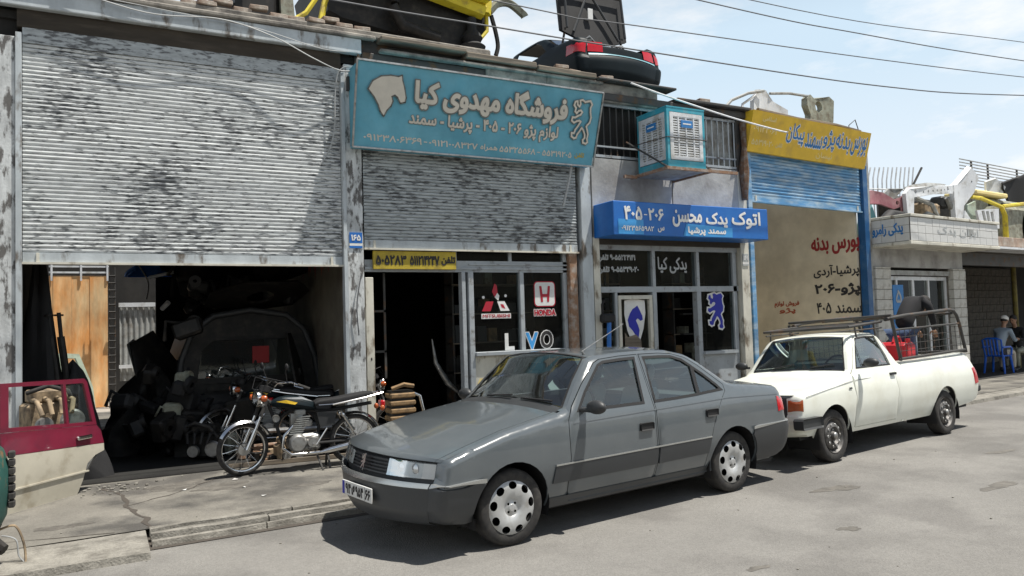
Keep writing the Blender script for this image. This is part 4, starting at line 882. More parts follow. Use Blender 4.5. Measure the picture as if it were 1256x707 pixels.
def wheel(par, x, y, sd, R, style, steer=0):
    """tyre with rim and cap; sd -1: outer face towards the street"""
    w = bpy.data.objects.new('wheel', None); C.objects.link(w); w.parent = par; w.location = (x, y, R); w.rotation_euler = (0, 0, steer if sd < 0 else steer+math.pi); w.empty_display_size = .1
    mb = MB(); r = R; h = .085
    mb.lathe([(r*.66, -h*.9), (r*.72, -h), (r*.9, -h*1.05), (r*.965, -h*.9), (r*.985, -h*.72)]+[(r*(1 if i % 2 else .985), -h*.7+h*1.4*i/8) for i in range(9)]+[(r*.985, h*.72), (r*.965, h*.9), (r*.9, h*1.05), (r*.72, h), (r*.66, h*.9)], (0, h, 0), (0, 1, 0), 40)
    mb.build('tyre', 'rubber', w, smooth=50)
    mb = MB(); mb.lathe([(r*.67, .0), (r*.66, .03), (r*.55, .07), (r*.5, .15)], (0, -.0, 0), (0, 1, 0), 32).lathe([(0, .12), (r*.6, .12)], (0, 0, 0), (0, 1, 0), 24); mb.build('rim', 'steel_wheel', w, smooth=40)
    if style == 'cap':
        q = r*.73; holes = []
        for k in range(9):
            a = 40*k+8; c = (q*.80*math.cos(math.radians(a)), q*.80*math.sin(math.radians(a))); hp = []
            for j in range(12):
                t = 2*math.pi*j/12; u_, v_ = q*.135*math.cos(t), q*.17*math.sin(t); u_ *= 1+.0*math.sin(t); an = math.radians(a); hp.append((c[0]+u_*math.cos(an)-v_*math.sin(an), c[1]+u_*math.sin(an)+v_*math.cos(an)))
            holes.append(hp)
        for k in range(4): a = math.radians(45+90*k); holes.append(circ(q*.2*math.cos(a), q*.2*math.sin(a), q*.05, 8))
        prof = lambda rr: np.interp(rr/q, [0, .12, .15, .3, .38, .62, .78, .93, 1], [.0, .0, .006, .010, -.006, -.012, -.010, .002, .016])
        extra = np.array([(q*rr*math.cos(t), q*rr*math.sin(t)) for rr in (.12, .15, .3, .38, .62, .78, .93) for t in np.linspace(0, 2*math.pi, 36, endpoint=False)])
        v, f = fill([circ(0, 0, q, 40)]+holes, .5, extra=extra); cap = obj('hubcap', [(a, float(prof(math.hypot(a, b)))-.004, b) for a, b in v], f, 'hubcap', w, 40)
        mb = MB(); mb.lathe([(q*.99, 0), (q*1.03, .006), (q*1.0, .02)], (0, -.0, 0), (0, 1, 0), 40); mb.build('hubcap_edge', 'hubcap', w, smooth=50)
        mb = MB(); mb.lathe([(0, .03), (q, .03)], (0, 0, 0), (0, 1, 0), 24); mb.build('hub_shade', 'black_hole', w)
    else:
        mb = MB(); mb.lathe([(0, -.01), (r*.14, -.008), (r*.17, .02), (r*.28, .03), (r*.34, .0), (r*.48, .015), (r*.56, .05), (r*.62, .02), (r*.655, .005)], (0, 0, 0), (0, 1, 0), 32); mb.build('wheel_disc', 'steel_wheel', w, smooth=40)
        mb = MB()
        for k in range(10): a = 2*math.pi*k/10; mb.ball((r*.42*math.cos(a), .004, r*.42*math.sin(a)), (.016, .006, .016), n=6, k=4)
        for k in range(4): a = 2*math.pi*k/4; mb.ball((r*.23*math.cos(a), .02, r*.23*math.sin(a)), (.011, .012, .011), n=6, k=4)
        mb.build('wheel_nut', 'dull_metal', w)
        mb = MB(); mb.ball((0, -.012, 0), (r*.13, .02, r*.13), n=12, k=6); mb.build('hub', 'dull_metal', w, smooth=60)
    return w
def well(par, x, z, r, W, name='wheel_arch_liner'):
    for s_ in (-1, 1):
        mb = MB(); v = []; n = 14
        for i in range(n+1):
            a = math.radians(-20+220*i/n)
            v += [(x+r*math.cos(a), s_*(W-.02), z+r*math.sin(a)), (x+r*math.cos(a), s_*(W-.42), z+r*math.sin(a))]
        k = len(v); v.append((x, s_*(W-.42), z)); mb.add(v, [(2*i, 2*i+2, 2*i+3, 2*i+1) for i in range(n)]+[(2*i+1, 2*i+3, k) for i in range(n)]); mb.build(name, 'black', par, smooth=40)
def seat(par, x, y, z=.42, m='seat_cloth'):
    s_ = bpy.data.objects.new('seat', None); C.objects.link(s_); s_.parent = par
    mb = MB(); mb.box(x-.25, x+.25, y-.24, y+.24, z-.1, z+.08, b=.05); mb.build('cushion', m, s_)
    mb = MB(); k = len(mb.v); mb.box(-.06, .06, -.23, .23, 0, .56, b=.05); mb.box(-.045, .045, -.13, .13, .6, .78, b=.04); t = .3
    mb.v[k:] = [(x+.24+a*math.cos(t)+c*math.sin(t), y+b, z+.02+c*math.cos(t)-a*math.sin(t)) for a, b, c in mb.v[k:]]; mb.build('backrest', m, s_)
# ---------------------------------------------------------------- the grey saloon
CAR = thing('parked_car', 'grey four door saloon parked at the kerb with front wheel turned', 'car', (2.7686-.1441*.80, -4.5216+.98956*.80, 0), math.atan2(.14411, .98956))
CH = [(-.54, .235), (-.63, .27), (-.665, .36), (-.67, .52), (-.65, .555), (-.635, .60), (-.615, .695), (-.585, .726), (-.38, .785), (-.05, .868), (.30, .925), (.50, .955), (.62, .985), (.80, 1.19), (.985, 1.365), (1.10, 1.392), (1.35, 1.407), (1.7, 1.412), (2.0, 1.400), (2.22, 1.355), (2.36, 1.285), (2.70, 1.060), (2.82, 1.035), (3.15, 1.005), (3.42, .975), (3.50, .93), (3.53, .80), (3.545, .66), (3.56, .63), (3.585, .58), (3.585, .40), (3.55, .30), (3.46, .26)]
HW = [(.15, .70), (.235, .755), (.35, .815), (.55, .858), (.75, .852), (.90, .83), (.965, .805), (1.0, .785), (1.15, .73), (1.32, .665), (1.45, .60)]
CR = [.01, .015, .02, .02, .02, .02, .02, .025, .03, .035, .035, .04, .06, .07, .05, .03, .025, .025, .03, .045, .055, .05, .03, .03, .025, .03, .035, .04, .045, .05, .05, .04, .03]
B_ = Body(CH, HW, 6, 25, .065, .12, .055, CR); B_.bow = .18; B_.rbow = .07
RW = .292; WB = 2.669; AR = .352
lF = B_.L
bot = [(3.40, .25)]+arc(WB, .30, AR, -9, 189)[0:0]
sill = .225
a_r = arc(WB, .29, AR, -8, 188); a_f = arc(0, .29, AR, -8, 188)
outline = CH+[(3.3, .245)]+a_r+[(2.2, sill), (.45, sill)]+a_f+[(-.42, .235)]
d1 = [(.575, .245), (.565, .60), (.575, .90), (.655, 1.0), (.82, 1.17), (1.02, 1.335), (1.10, 1.362), (1.35, 1.378), (1.575, 1.382), (1.575, 1.1), (1.580, .90), (1.585, .50), (1.57, .245)]
w1 = [(.715, .972), (.83, 1.10), (1.06, 1.308), (1.13, 1.333), (1.35, 1.345), (1.515, 1.348), (1.485, 1.15), (1.462, .970), (1.1, .968)]
d2 = [(1.59, .245), (1.605, .50), (1.60, .90), (1.595, 1.1), (1.595, 1.382), (1.85, 1.380), (2.02, 1.368), (2.18, 1.325), (2.32, 1.245), (2.60, 1.045), (2.60, .985), (2.50, .90), (2.42, .80), (2.34, .66), (2.30, .54), (2.262, .30), (2.262, .245)]
w2 = [(1.618, .970), (1.640, 1.346), (1.85, 1.345), (2.00, 1.338), (2.13, 1.30), (2.225, 1.240), (2.196, .985), (1.9, .975)]
w3 = [(2.225, .988), (2.250, 1.222), (2.36, 1.15), (2.50, 1.045), (2.54, 1.005)]
for sd in (-1, 1):
    near = sd < 0
    B_.side('body', outline, [inset(d1, -.003), inset(d2, -.003)], sd, 0, 'grey_car_paint', CAR, th=.012)
    for dd, ww, hx in ((d1, [w1], 1.435), (d2, [w2, w3], 2.32)):
        d_ = B_.side('door', inset(dd, .003), ww, sd, 0, 'grey_car_paint', CAR, th=.02)
        for w_ in ww:
            B_.side('window_trim', inset(w_, -.016), [inset(w_, .008)], sd, .0025, 'black', d_, step=.3)
            B_.side('window', w_, [], sd, -.012, 'car_glass', d_, step=.08)
        mb = MB(); z = .762 if hx < 2 else .80; y0 = float(B_.W([(hx, z)])[0])
        for q in range(1): mb.box(hx-.075, hx+.085, sd*(y0-.004), sd*(y0+.016), z-.03, z+.035, b=.01)
        mb.build('handle', 'black', d_)
    B_.side('side_moulding', [(.38, .42), (.40, .555), (1.573, .565), (1.573, .42)], [], sd, .012, 'bumper_grey', CAR, step=.1, th=.02)
    B_.side('side_moulding', [(1.597, .42), (1.597, .565), (2.30, .575), (2.27, .43)], [], sd, .012, 'bumper_grey', CAR, step=.1, th=.02)
    B_.side('moulding_strip', [(.40, .558), (.40, .570), (2.295, .588), (2.295, .576)], [], sd, .015, 'trim_strip', CAR, step=0, th=.01)
    B_.side('sill', [(.37, .215), (.37, .30), (2.30, .30), (2.30, .215)], [], sd, .006, 'bumper_grey', CAR, step=.1)
    B_.side('swage_line', [(.62, .872), (.62, .880), (.66, .882), (.68, .883), (2.6, .925), (3.40, .90), (3.40, .893), (2.6, .917), (.68, .875)], [], sd, .006, 'grey_car_paint', CAR, step=.05)
    # front and rear bumpers wrap round to the arches
    fb = B_.side('front_bumper', CH[:5]+[(-.36, .535)]+[p for p in arc(0, .29, AR+.005, 140, 188)]+[(-.42, .235)], [], sd, .018, 'bumper_grey', CAR, step=.05, th=.02)
    B_.side('bumper_strip', [(-.667, .528), (-.648, .560), (-.275, .562), (-.275, .530)], [], sd, .026, 'trim_strip', fb, step=.05, th=.008)
    rb_ = B_.side('rear_bumper', CH[28:]+[(3.2, .25)]+arc(WB, .29, AR+.005, -5, 42)+[(2.95, .60)], [], sd, .014, 'bumper_grey', CAR, step=.06, th=.02)
    B_.side('bumper_strip', [(2.93, .585), (2.93, .612), (3.565, .640), (3.58, .612)], [], sd, .02, 'trim_strip', rb_, step=.1)
    B_.side('tail_light', [(3.36, .72), (3.36, .875), (3.525, .86), (3.54, .70)], [], sd, .005, 'red_lens', CAR, step=.05)
    mb = MB(); y0 = .855
    k = len(mb.v); mb.box(.71, .78, sd*(y0-.04), sd*(y0+.06), .955, .99, b=.01); mb.ball((.75, sd*(y0+.115), 1.0), (.055, .105, .058), n=16, k=10); mb.build('wing_mirror', 'dark_trim', CAR, smooth=60)
l_b0, l_b1 = 0, B_.l_of(z=.545, hi=1.0); l_g1 = B_.l_of(z=.70, hi=1.0); l_h = B_.l_of(x=.50); l_ws = B_.l_of(x=.60); l_rf = B_.l_of(x=1.03); l_re = B_.l_of(x=2.29); l_rg = B_.l_of(x=2.70); l_tr = B_.l_of(x=2.76); l_te = B_.l_of(z=.95, lo=l_tr+.3, hi=B_.L[25]+.05); l_tb = B_.l_of(z=.66, lo=B_.L[26]); l_end = B_.L[-1]
gap = .004
fb = B_.strip('front_bumper', 0, l_b1, -1, 1, .018, 'bumper_grey', CAR, nv=16); B_.strip('bumper_strip', l_b1-.03, l_b1+.003, -1, 1, .026, 'trim_strip', fb, nv=16)
B_.strip('bumper_air_dam', .02, .16, -.62, .62, .006+.01, 'black', fb)
B_.strip('nose_panel', l_b1, l_g1+.012, -1, 1, -.03, 'dark_trim', CAR, nv=14)
for sd in (-1, 1):
    hl = B_.strip('headlight', l_b1+.04, l_g1-.005, .42*sd, 1*sd, .004, 'lens_glass', CAR, nv=8, label=None); B_.strip('headlight_reflector', l_b1+.045, l_g1-.01, .44*sd, 1*sd, -.012, 'lamp_inner', hl, nv=6)
    B_.strip('indicator', l_b1+.045, l_g1-.01, .86*sd, .99*sd, -.006, 'plate_white', hl, nv=2)
    for q in (.56, .74):
        p = B_.pt((l_b1+l_g1)/2+.018, q*sd, -.008); mb = MB(); mb.lathe([(0, 0), (.03, -.004), (.052, -.02)], p, (-1, 0, 0), 16); mb.build('bulb_bowl', 'chrome', hl, smooth=60)
for k in range(5): B_.strip('grille_bar', l_b1+.040+k*.025, l_b1+.051+k*.025, -.41, .41, -.008, 'bumper_grey', CAR, nv=6, step=.5, th=.01)
def eg(a, b, l): p = B_.pt((l_b1+l_g1)/2+.012+(b-.06), .0, .02); return (p[0]-l, .045-a, p[2])
Lq = place(LION, 0, 0, .075, .125); v, f = fill([Lq]); obj('lion_badge', [eg(a, b, .012) for a, b in v], f, 'chrome', CAR)
B_.strip('bonnet_lip', l_g1+.01, l_g1+.055, -.94, .94, .002, 'grey_car_paint', CAR, nv=12)
B_.strip('bonnet', l_g1+.01, l_h, -.93, .93, .0, 'grey_car_paint', CAR, nv=16, th=.01)
B_.strip('wing_top', l_g1+.01, l_h+.02, -1, -.937, 0, 'grey_car_paint', CAR, nv=2); B_.strip('wing_top', l_g1+.01, l_h+.02, .937, 1, 0, 'grey_car_paint', CAR, nv=2)
B_.strip('gap_liner', l_g1, l_ws, -.97, .97, -.02, 'black', CAR, nv=8)
cw = B_.strip('cowl', l_h+gap, l_ws+.02, -.96, .96, -.002, 'dark_trim', CAR, nv=10)
ws = B_.strip('windscreen', l_ws+.01, l_rf, -.94, .94, -.004, 'car_glass', CAR, nv=14)
B_.strip('screen_seal', l_rf-.025, l_rf+.005, -.96, .96, .002, 'black', ws); 
for sd in (-1, 1):
    B_.strip('screen_seal', l_ws, l_rf, .925*sd, .955*sd, .002, 'black', ws, nv=1); B_.strip('windscreen_pillar', l_ws-.05, l_rf+.02, .95*sd, 1*sd, 0, 'grey_car_paint', CAR, nv=2)
    B_.strip('rear_pillar', l_re-.02, l_rg+.06, .86*sd, 1*sd, 0, 'grey_car_paint', CAR, nv=3); 
    mb = MB(); a = B_.pt(l_ws+.012, -.25 if sd < 0 else .45, .012); b = B_.pt(l_ws+.05, -.80 if sd < 0 else -.08, .022); mb.tube([a, b], .009, 5); mb.build('wiper', 'black', CAR)
B_.strip('roof', l_rf, l_re, -1, 1, 0, 'grey_car_paint', CAR, nv=14, th=.015)
rg = B_.strip('rear_window', l_re, l_rg, -.87, .87, -.004, 'car_glass', CAR, nv=10); B_.strip('screen_seal', l_re-.005, l_re+.02, -.88, .88, .002, 'black', rg)
B_.strip('rear_shelf_panel', l_rg, l_tr, -1, 1, 0, 'grey_car_paint', CAR, nv=10)
B_.strip('boot_lid', l_tr+gap, l_te+.25, -.93, .93, 0, 'grey_car_paint', CAR, nv=12)
for sd in (-1, 1): B_.strip('rear_wing_top', l_tr, l_te+.02, .94*sd, 1*sd, 0, 'grey_car_paint', CAR, nv=2)
B_.strip('tail_panel', l_te, l_tb, -1, 1, -.008, 'grey_car_paint', CAR, nv=10)
for sd in (-1, 1): B_.strip('tail_light', l_te+.07, l_te+.22, .55*sd, 1*sd, .004, 'red_lens', CAR, nv=5)
B_.strip('rear_bumper', l_tb-.01, l_end, -1, 1, .014, 'bumper_grey', CAR, nv=10)
well(CAR, 0, .30, AR+.01, .83); well(CAR, WB, .30, AR+.01, .83)
mb = MB(); mb.box(-.4, 3.4, -.72, .72, .20, .24); mb.build('underbody', 'black', CAR)
mb = MB(); mb.box(.56, .60, -.76, .76, .24, .86); mb.box(2.36, 2.4, -.76, .76, .24, .92); mb.build('bulkhead', 'black', CAR)
for sd in (-1, 1): mb = MB(); mb.box(.6, 2.4, sd*.76, sd*.77, .24, .88); mb.build('door_lining', 'dash', CAR)
mb = MB(); mb.box(.5, .95, -.74, .74, .78, .93, b=.04); mb.box(2.36, 2.75, -.72, .72, .90, .94); mb.build('dashboard', 'dash', CAR)
mb = MB(); P = []
for k in range(25): t = 2*math.pi*k/24; P.append((1.10+.06*math.sin(t), -.36+.185*math.cos(t), .93+.17*math.sin(t)))
mb.tube(P, .014, 6); mb.tube([(1.1, -.53, .93), (1.1, -.19, .93)], .012, 5); mb.tube([(.9, -.36, .85), (1.1, -.36, .93)], .025, 6); mb.build('steering_wheel', 'black', CAR, smooth=50)
seat(CAR, 1.50, -.36, .50); seat(CAR, 1.50, .36, .50)
mb = MB(); mb.box(2.05, 2.5, -.66, .66, .38, .56, b=.05); k = len(mb.v); mb.box(-.06, .06, -.66, .66, 0, .50, b=.05); mb.v[k:] = [(2.46+a*.94+c*.3, b, .46+c*.94-a*.3) for a, b, c in mb.v[k:]]; mb.build('rear_bench', 'seat_cloth', CAR)
mb = MB(); p = B_.pt(l_rf-.16, .0, -.05); mb.box(p[0], p[0]+.03, -.11, .11, p[2]-.04, p[2]+.03, b=.01); mb.build('rear_view_mirror', 'black', CAR)
mb = MB(); p = B_.pt(l_rf+.06, -.80, .0); mb.tube([p, (p[0]-.02, p[1], p[2]+.03)], .012, 6); mb.tube([(p[0]-.02, p[1], p[2]+.03), (p[0]+.62, p[1]+.12, p[2]+.26)], .0035, 5); mb.build('aerial', 'dull_metal', CAR)
pl = []
for a, b in ((-.26, 0), (.26, 0), (.26, .112), (-.26, .112)):
    p = B_.pt(B_.l_of(z=.385+b, hi=.7), 0, .03); pl.append((p[0]+.0, a, .375+b))
xp = min(q[0] for q in pl); mb = MB(); mb.box(xp-.012, xp, -.26, .26, .375, .487, b=.003); npl = mb.build('number_plate', 'plate_white', CAR)
mb = MB(); mb.box(xp-.0135, xp-.0125, .215, .255, .38, .482); mb.build('plate_band', 'decal_blue', npl)
for s_, u_, w_, in (('۹۴', .19, .09), ('ص', .08, .05), ('۹۵۴', .01, .13), ('۶۶', -.16, .08)): text('lettering', s_, w_, .07, lambda a, b, l, u_=u_: (xp-.013-l*.3, u_-a, .395+b), 'letter_black', npl, bold=.004)
mb = MB(); mb.box(xp-.0135, xp-.0125, -.150, -.147, .38, .482); mb.build('plate_line', 'letter_black', npl)
wheel(CAR, 0, -.80, -1, RW, 'cap', steer=math.radians(-4)); wheel(CAR, 0, .80, 1, RW, 'cap', math.radians(-4)); wheel(CAR, WB, -.80, -1, RW, 'cap'); wheel(CAR, WB, .80, 1, RW, 'cap')
CHS = list(CH)
# ---------------------------------------------------------------- the white pick-up
PU = thing('pickup_truck', 'white pickup truck with black roof rack and caged load bed', 'pickup truck', (7.40464-.1603*.76, -3.71883+.98706*.76, 0), math.atan2(.16033, .98706))
CH = [(-.62, .34), (-.70, .38), (-.72, .50), (-.72, .575), (-.705, .60), (-.70, .775), (-.655, .815), (-.3, .862), (.15, .922), (.47, .968), (.55, 1.005), (.70, 1.23), (.83, 1.395), (.93, 1.43), (1.2, 1.452), (1.45, 1.44), (1.52, 1.40), (1.70, 1.055), (2.2, 1.055), (3.0, 1.07), (3.70, 1.085), (3.76, 1.04), (3.90, .70), (3.91, .45), (3.85, .38)]
HW = [(.25, .68), (.38, .75), (.60, .80), (.80, .80), (.93, .77), (1.03, .735), (1.15, .69), (1.30, .635), (1.45, .57)]
CR = [.02, .02, .02, .02, .02, .01, .01, .01, .01, .01, .03, .06, .04, .025, .025, .025, .02, .01, .0, .0, .0, .0, .01, .01, .01]
P_ = Body(CH, HW, 5, 21, .10, .06, .06, CR); P_.bow = .05; WB = 2.844; RW = .300; AR_S = AR; AR = .355
a_r = arc(WB, .30, AR, 5, 180); a_f = arc(0, .30, AR, 5, 180)
outline = CH+[(3.6, .36)]+a_r+[(2.45, .29), (.42, .29)]+a_f+[(-.40, .34), (-.5, .34)]
dd = [(.50, .34), (.495, .70), (.51, .97), (.60, 1.04), (.74, 1.22), (.87, 1.375), (.95, 1.412), (1.2, 1.425), (1.44, 1.42), (1.495, 1.10), (1.51, .95), (1.52, .70), (1.51, .34)]
ww = [(.655, 1.035), (.78, 1.20), (.925, 1.372), (1.0, 1.392), (1.2, 1.398), (1.41, 1.39), (1.455, 1.15), (1.462, 1.035)]
lw = P_.l_of(x=.56); lwf = P_.l_of(x=.86); lrf = P_.l_of(x=1.50); lcb = P_.l_of(x=1.70); lgt = P_.l_of(z=.805, hi=1.0); lbb = P_.l_of(z=.59, hi=.6); lbed = P_.l_of(x=3.72)
for sd in (-1, 1):
    P_.side('body', outline, [inset(dd, -.003)], sd, 0, 'white_car_paint', PU, th=.012)
    d_ = P_.side('door', inset(dd, .003), [ww], sd, 0, 'white_car_paint', PU, th=.02)
    P_.side('window_trim', inset(ww, -.012), [inset(ww, .006)], sd, .003, 'black', d_, step=.3); P_.side('window', ww, [], sd, -.01, 'car_glass', d_)
    P_.side('quarter_bar', [(.80, 1.035), (.86, 1.30), (.875, 1.30), (.815, 1.035)], [], sd, .0, 'dark_trim', d_, step=0)
    y0 = float(P_.W([(1.43, .915)])[0]); mb = MB(); mb.box(1.36, 1.48, sd*(y0-.005), sd*(y0+.025), .90, .93, b=.008); mb.build('handle', 'dark_trim', d_)
    mb = MB(); mb.box(.66, .70, sd*.80, sd*.86, 1.05, 1.08).ball((.67, sd*.915, 1.09), (.05, .095, .055), n=16, k=10); mb.build('wing_mirror', 'dark_trim', PU, smooth=60)
    P_.side('swage_line', [(-.58, .775), (-.58, .783), (.5, .898), (3.80, .928), (3.80, .920), (.5, .890)], [], sd, .007, 'grey_old', PU, step=.04)  # grey strip laid along the crease, its shade put into the colour
    mb = MB(); mb.box(-.80, -.40, sd*.78, sd*.86, .44, .56, b=.02); fbp = mb.build('front_bumper', 'dark_trim', PU)
    P_.side('indicator', [(-.705, .63), (-.70, .755), (-.635, .755), (-.64, .63)], [], sd, .008, 'orange_lens', PU, step=.05)
    P_.side('badge', [(.33, .80), (.33, .82), (.40, .82), (.40, .80)], [], sd, .008, 'dark_trim', PU, step=0)
    P_.strip('front_face_end', lbb, lgt, .72*sd, 1*sd, .003, 'dark_trim', PU, nv=2)
    lamp = P_.strip('headlight', lbb+.02, lgt-.03, .42*sd, .70*sd, .004, 'lens_glass', PU, nv=3); P_.strip('headlight_reflector', lbb+.02, lgt-.03, .42*sd, .70*sd, -.015, 'chrome', lamp, nv=3)
    P_.strip('windscreen_pillar', lw-.04, lwf+.02, .94*sd, 1*sd, 0, 'white_car_paint', PU, nv=2); P_.strip('cab_rear_pillar', lrf, lcb, .8*sd, 1*sd, 0, 'white_car_paint', PU, nv=2)
    P_.strip('bed_rail', lcb, lbed, .90*sd, 1*sd, 0, 'white_car_paint', PU, nv=2)
    mb = MB(); mb.box(1.72, 3.68, sd*.70, sd*.715, .55, 1.05); mb.build('bed_wall', 'white_car_paint', PU)
    P_.side('tail_light', [(3.74, .62), (3.70, .85), (3.80, .87), (3.88, .70), (3.89, .62)], [], sd, .005, 'red_lens', PU, step=.05)
P_.strip('front_bumper', .12, lbb-.01, -1, 1, .06, 'dark_trim', PU, nv=8); P_.strip('front_valance', 0, .14, -1, 1, .0, 'white_car_paint', PU, nv=6)
P_.strip('grille', lbb, lgt, -.42, .42, -.01, 'dark_trim', PU, nv=6); 
for k in range(6): P_.strip('grille_bar', lbb+.03+k*.035, lbb+.04+k*.035, -.42, .42, .005, 'dull_metal', PU, nv=2, step=.5)
P_.strip('nose_panel', lbb, lgt, -1, 1, -.03, 'dark_trim', PU, nv=6)
P_.strip('bonnet', lgt, lw-.03, -1, 1, 0, 'white_car_paint', PU, nv=14, th=.01); P_.strip('cowl', lw-.03, lw+.01, -.96, .96, -.004, 'dark_trim', PU, nv=8)
ws = P_.strip('windscreen', lw, lwf, -.94, .94, -.004, 'car_glass', PU, nv=12)
for sd in (-1, 1): P_.strip('screen_seal', lw, lwf, .92*sd, .95*sd, .003, 'black', ws, nv=1)
for q in (-.75, .05): mb = MB(); mb.tube([P_.pt(lw+.01, q+.45, .012), P_.pt(lw+.06, q, .02)], .008, 5); mb.build('wiper', 'black', PU)
P_.strip('roof', lwf, lrf, -1, 1, 0, 'white_car_paint', PU, nv=12, th=.015); P_.strip('rear_window', lrf, lcb-.05, -.8, .8, -.004, 'car_glass', PU, nv=6)
P_.strip('tailgate', lbed, P_.L[-1], -1, 1, 0, 'white_car_paint', PU, nv=6, th=.02)
mb = MB(); mb.box(3.90, 3.98, -.78, -.45, .50, .60, b=.02); mb.box(3.90, 3.98, .45, .78, .50, .60, b=.02); mb.build('rear_bumper', 'dark_trim', PU)
mb = MB(); mb.box(1.70, 3.7, -.70, .70, .54, .56); mb.box(1.66, 1.70, -.72, .72, .3, 1.05); mb.build('bed_floor', 'white_car_paint', PU)
mb = MB(); mb.box(-.55, 3.7, -.66, .66, .30, .34); mb.tube([(.6, .2, .28), (3.6, .25, .3)], .03, 6); mb.tube([(WB, -.65, .3), (WB, .65, .3)], .04, 8); mb.ball((WB, 0, .3), .11); mb.build('underbody', 'black', PU)
well(PU, 0, .30, AR+.01, .79); well(PU, WB, .30, AR+.01, .79)
mb = MB(); mb.box(.46, .50, -.72, .72, .34, .93); mb.box(.45, .80, -.70, .70, .82, .97, b=.04); mb.build('dashboard', 'dash', PU)
mb = MB(); mb.box(1.1, 1.5, -.62, .62, .5, .68, b=.05); mb.box(1.42, 1.54, -.62, .62, .65, 1.12, b=.05); mb.build('bench_seat', 'dash', PU)
mb = MB(); P = [(.93+.05*math.sin(t), -.33+.19*math.cos(t), 1.0+.18*math.sin(t)) for t in [2*math.pi*k/24 for k in range(25)]]; mb.tube(P, .013, 6); mb.build('steering_wheel', 'black', PU)
for x in (0, WB):
    for sd in (-1, 1): wheel(PU, x, .755*sd, sd, RW, 'steel')
# roof rack and cage
rk = MB(); zr = 1.55
for y in (-.60, .60): rk.tube([(.80, y, zr-.02), (1.62, y, zr+.03)], .018, 8)
for x in (.80, 1.0, 1.2, 1.40, 1.62): rk.tube([(x, -.60, zr-.02+.06*(x-.8)), (x, .60, zr-.02+.06*(x-.8))], .014 if x > .85 else .018, 8)
for x in (.95, 1.42):
    for y in (-.60, .60): rk.tube([(x, y, zr), (x, y*1.02, 1.40)], .012, 6)
for y in (-.60, .60): rk.tube([(.84, y, zr-.07), (1.62, y, zr-.05)], .010, 6)
rk.build('roof_rack', 'dark_steel', PU, smooth=50)
cg = MB()
for y in (-.74, .74):
    cg.tube([(1.60, y*.9, 1.60), (1.95, y, 1.64), (3.30, y, 1.70), (3.42, y, 1.69), (3.52, y, 1.62), (3.58, y, 1.50), (3.70, y, 1.08)], .024, 8)
    cg.tube([(1.62, y, 1.62), (1.76, y, 1.06)], .022, 8); cg.tube([(1.72, y, 1.08), (3.70, y, 1.12)], .018, 8); cg.tube([(1.66, y, 1.46), (3.58, y, 1.50)], .014, 8)
for x in (1.62, 2.5, 3.4): cg.tube([(x, -.74, 1.65), (x, .74, 1.65)], .018, 8)
cg.tube([(3.70, -.74, 1.1), (3.70, .74, 1.1)], .02, 8); cg.build('load_cage', 'dark_steel', PU, smooth=50)
cg = MB()
for y in (-.74, .74):
    for k in range(3): z = 1.18+k*.09; cg.tube([(1.74-.06*k, y, z), (3.67-.03*k, y, z+.03)], .005, 4)
    for k in range(14): x = 1.80+k*.135; cg.tube([(x, y, 1.10), (x, y, 1.47)], .004, 4)
cg.build('cage_mesh', 'dark_steel', PU, kind='stuff')
# the worn suspension lets the body lean towards the kerb side; the wheels stay on the ground
PU.rotation_euler.x = math.radians(-3.0); PU.location.z = -.035
for o in list(C.objects):
    if o.parent == PU and o.name.startswith('wheel') and o.type == 'EMPTY' and o.location.y > 0: o.location.z += .085
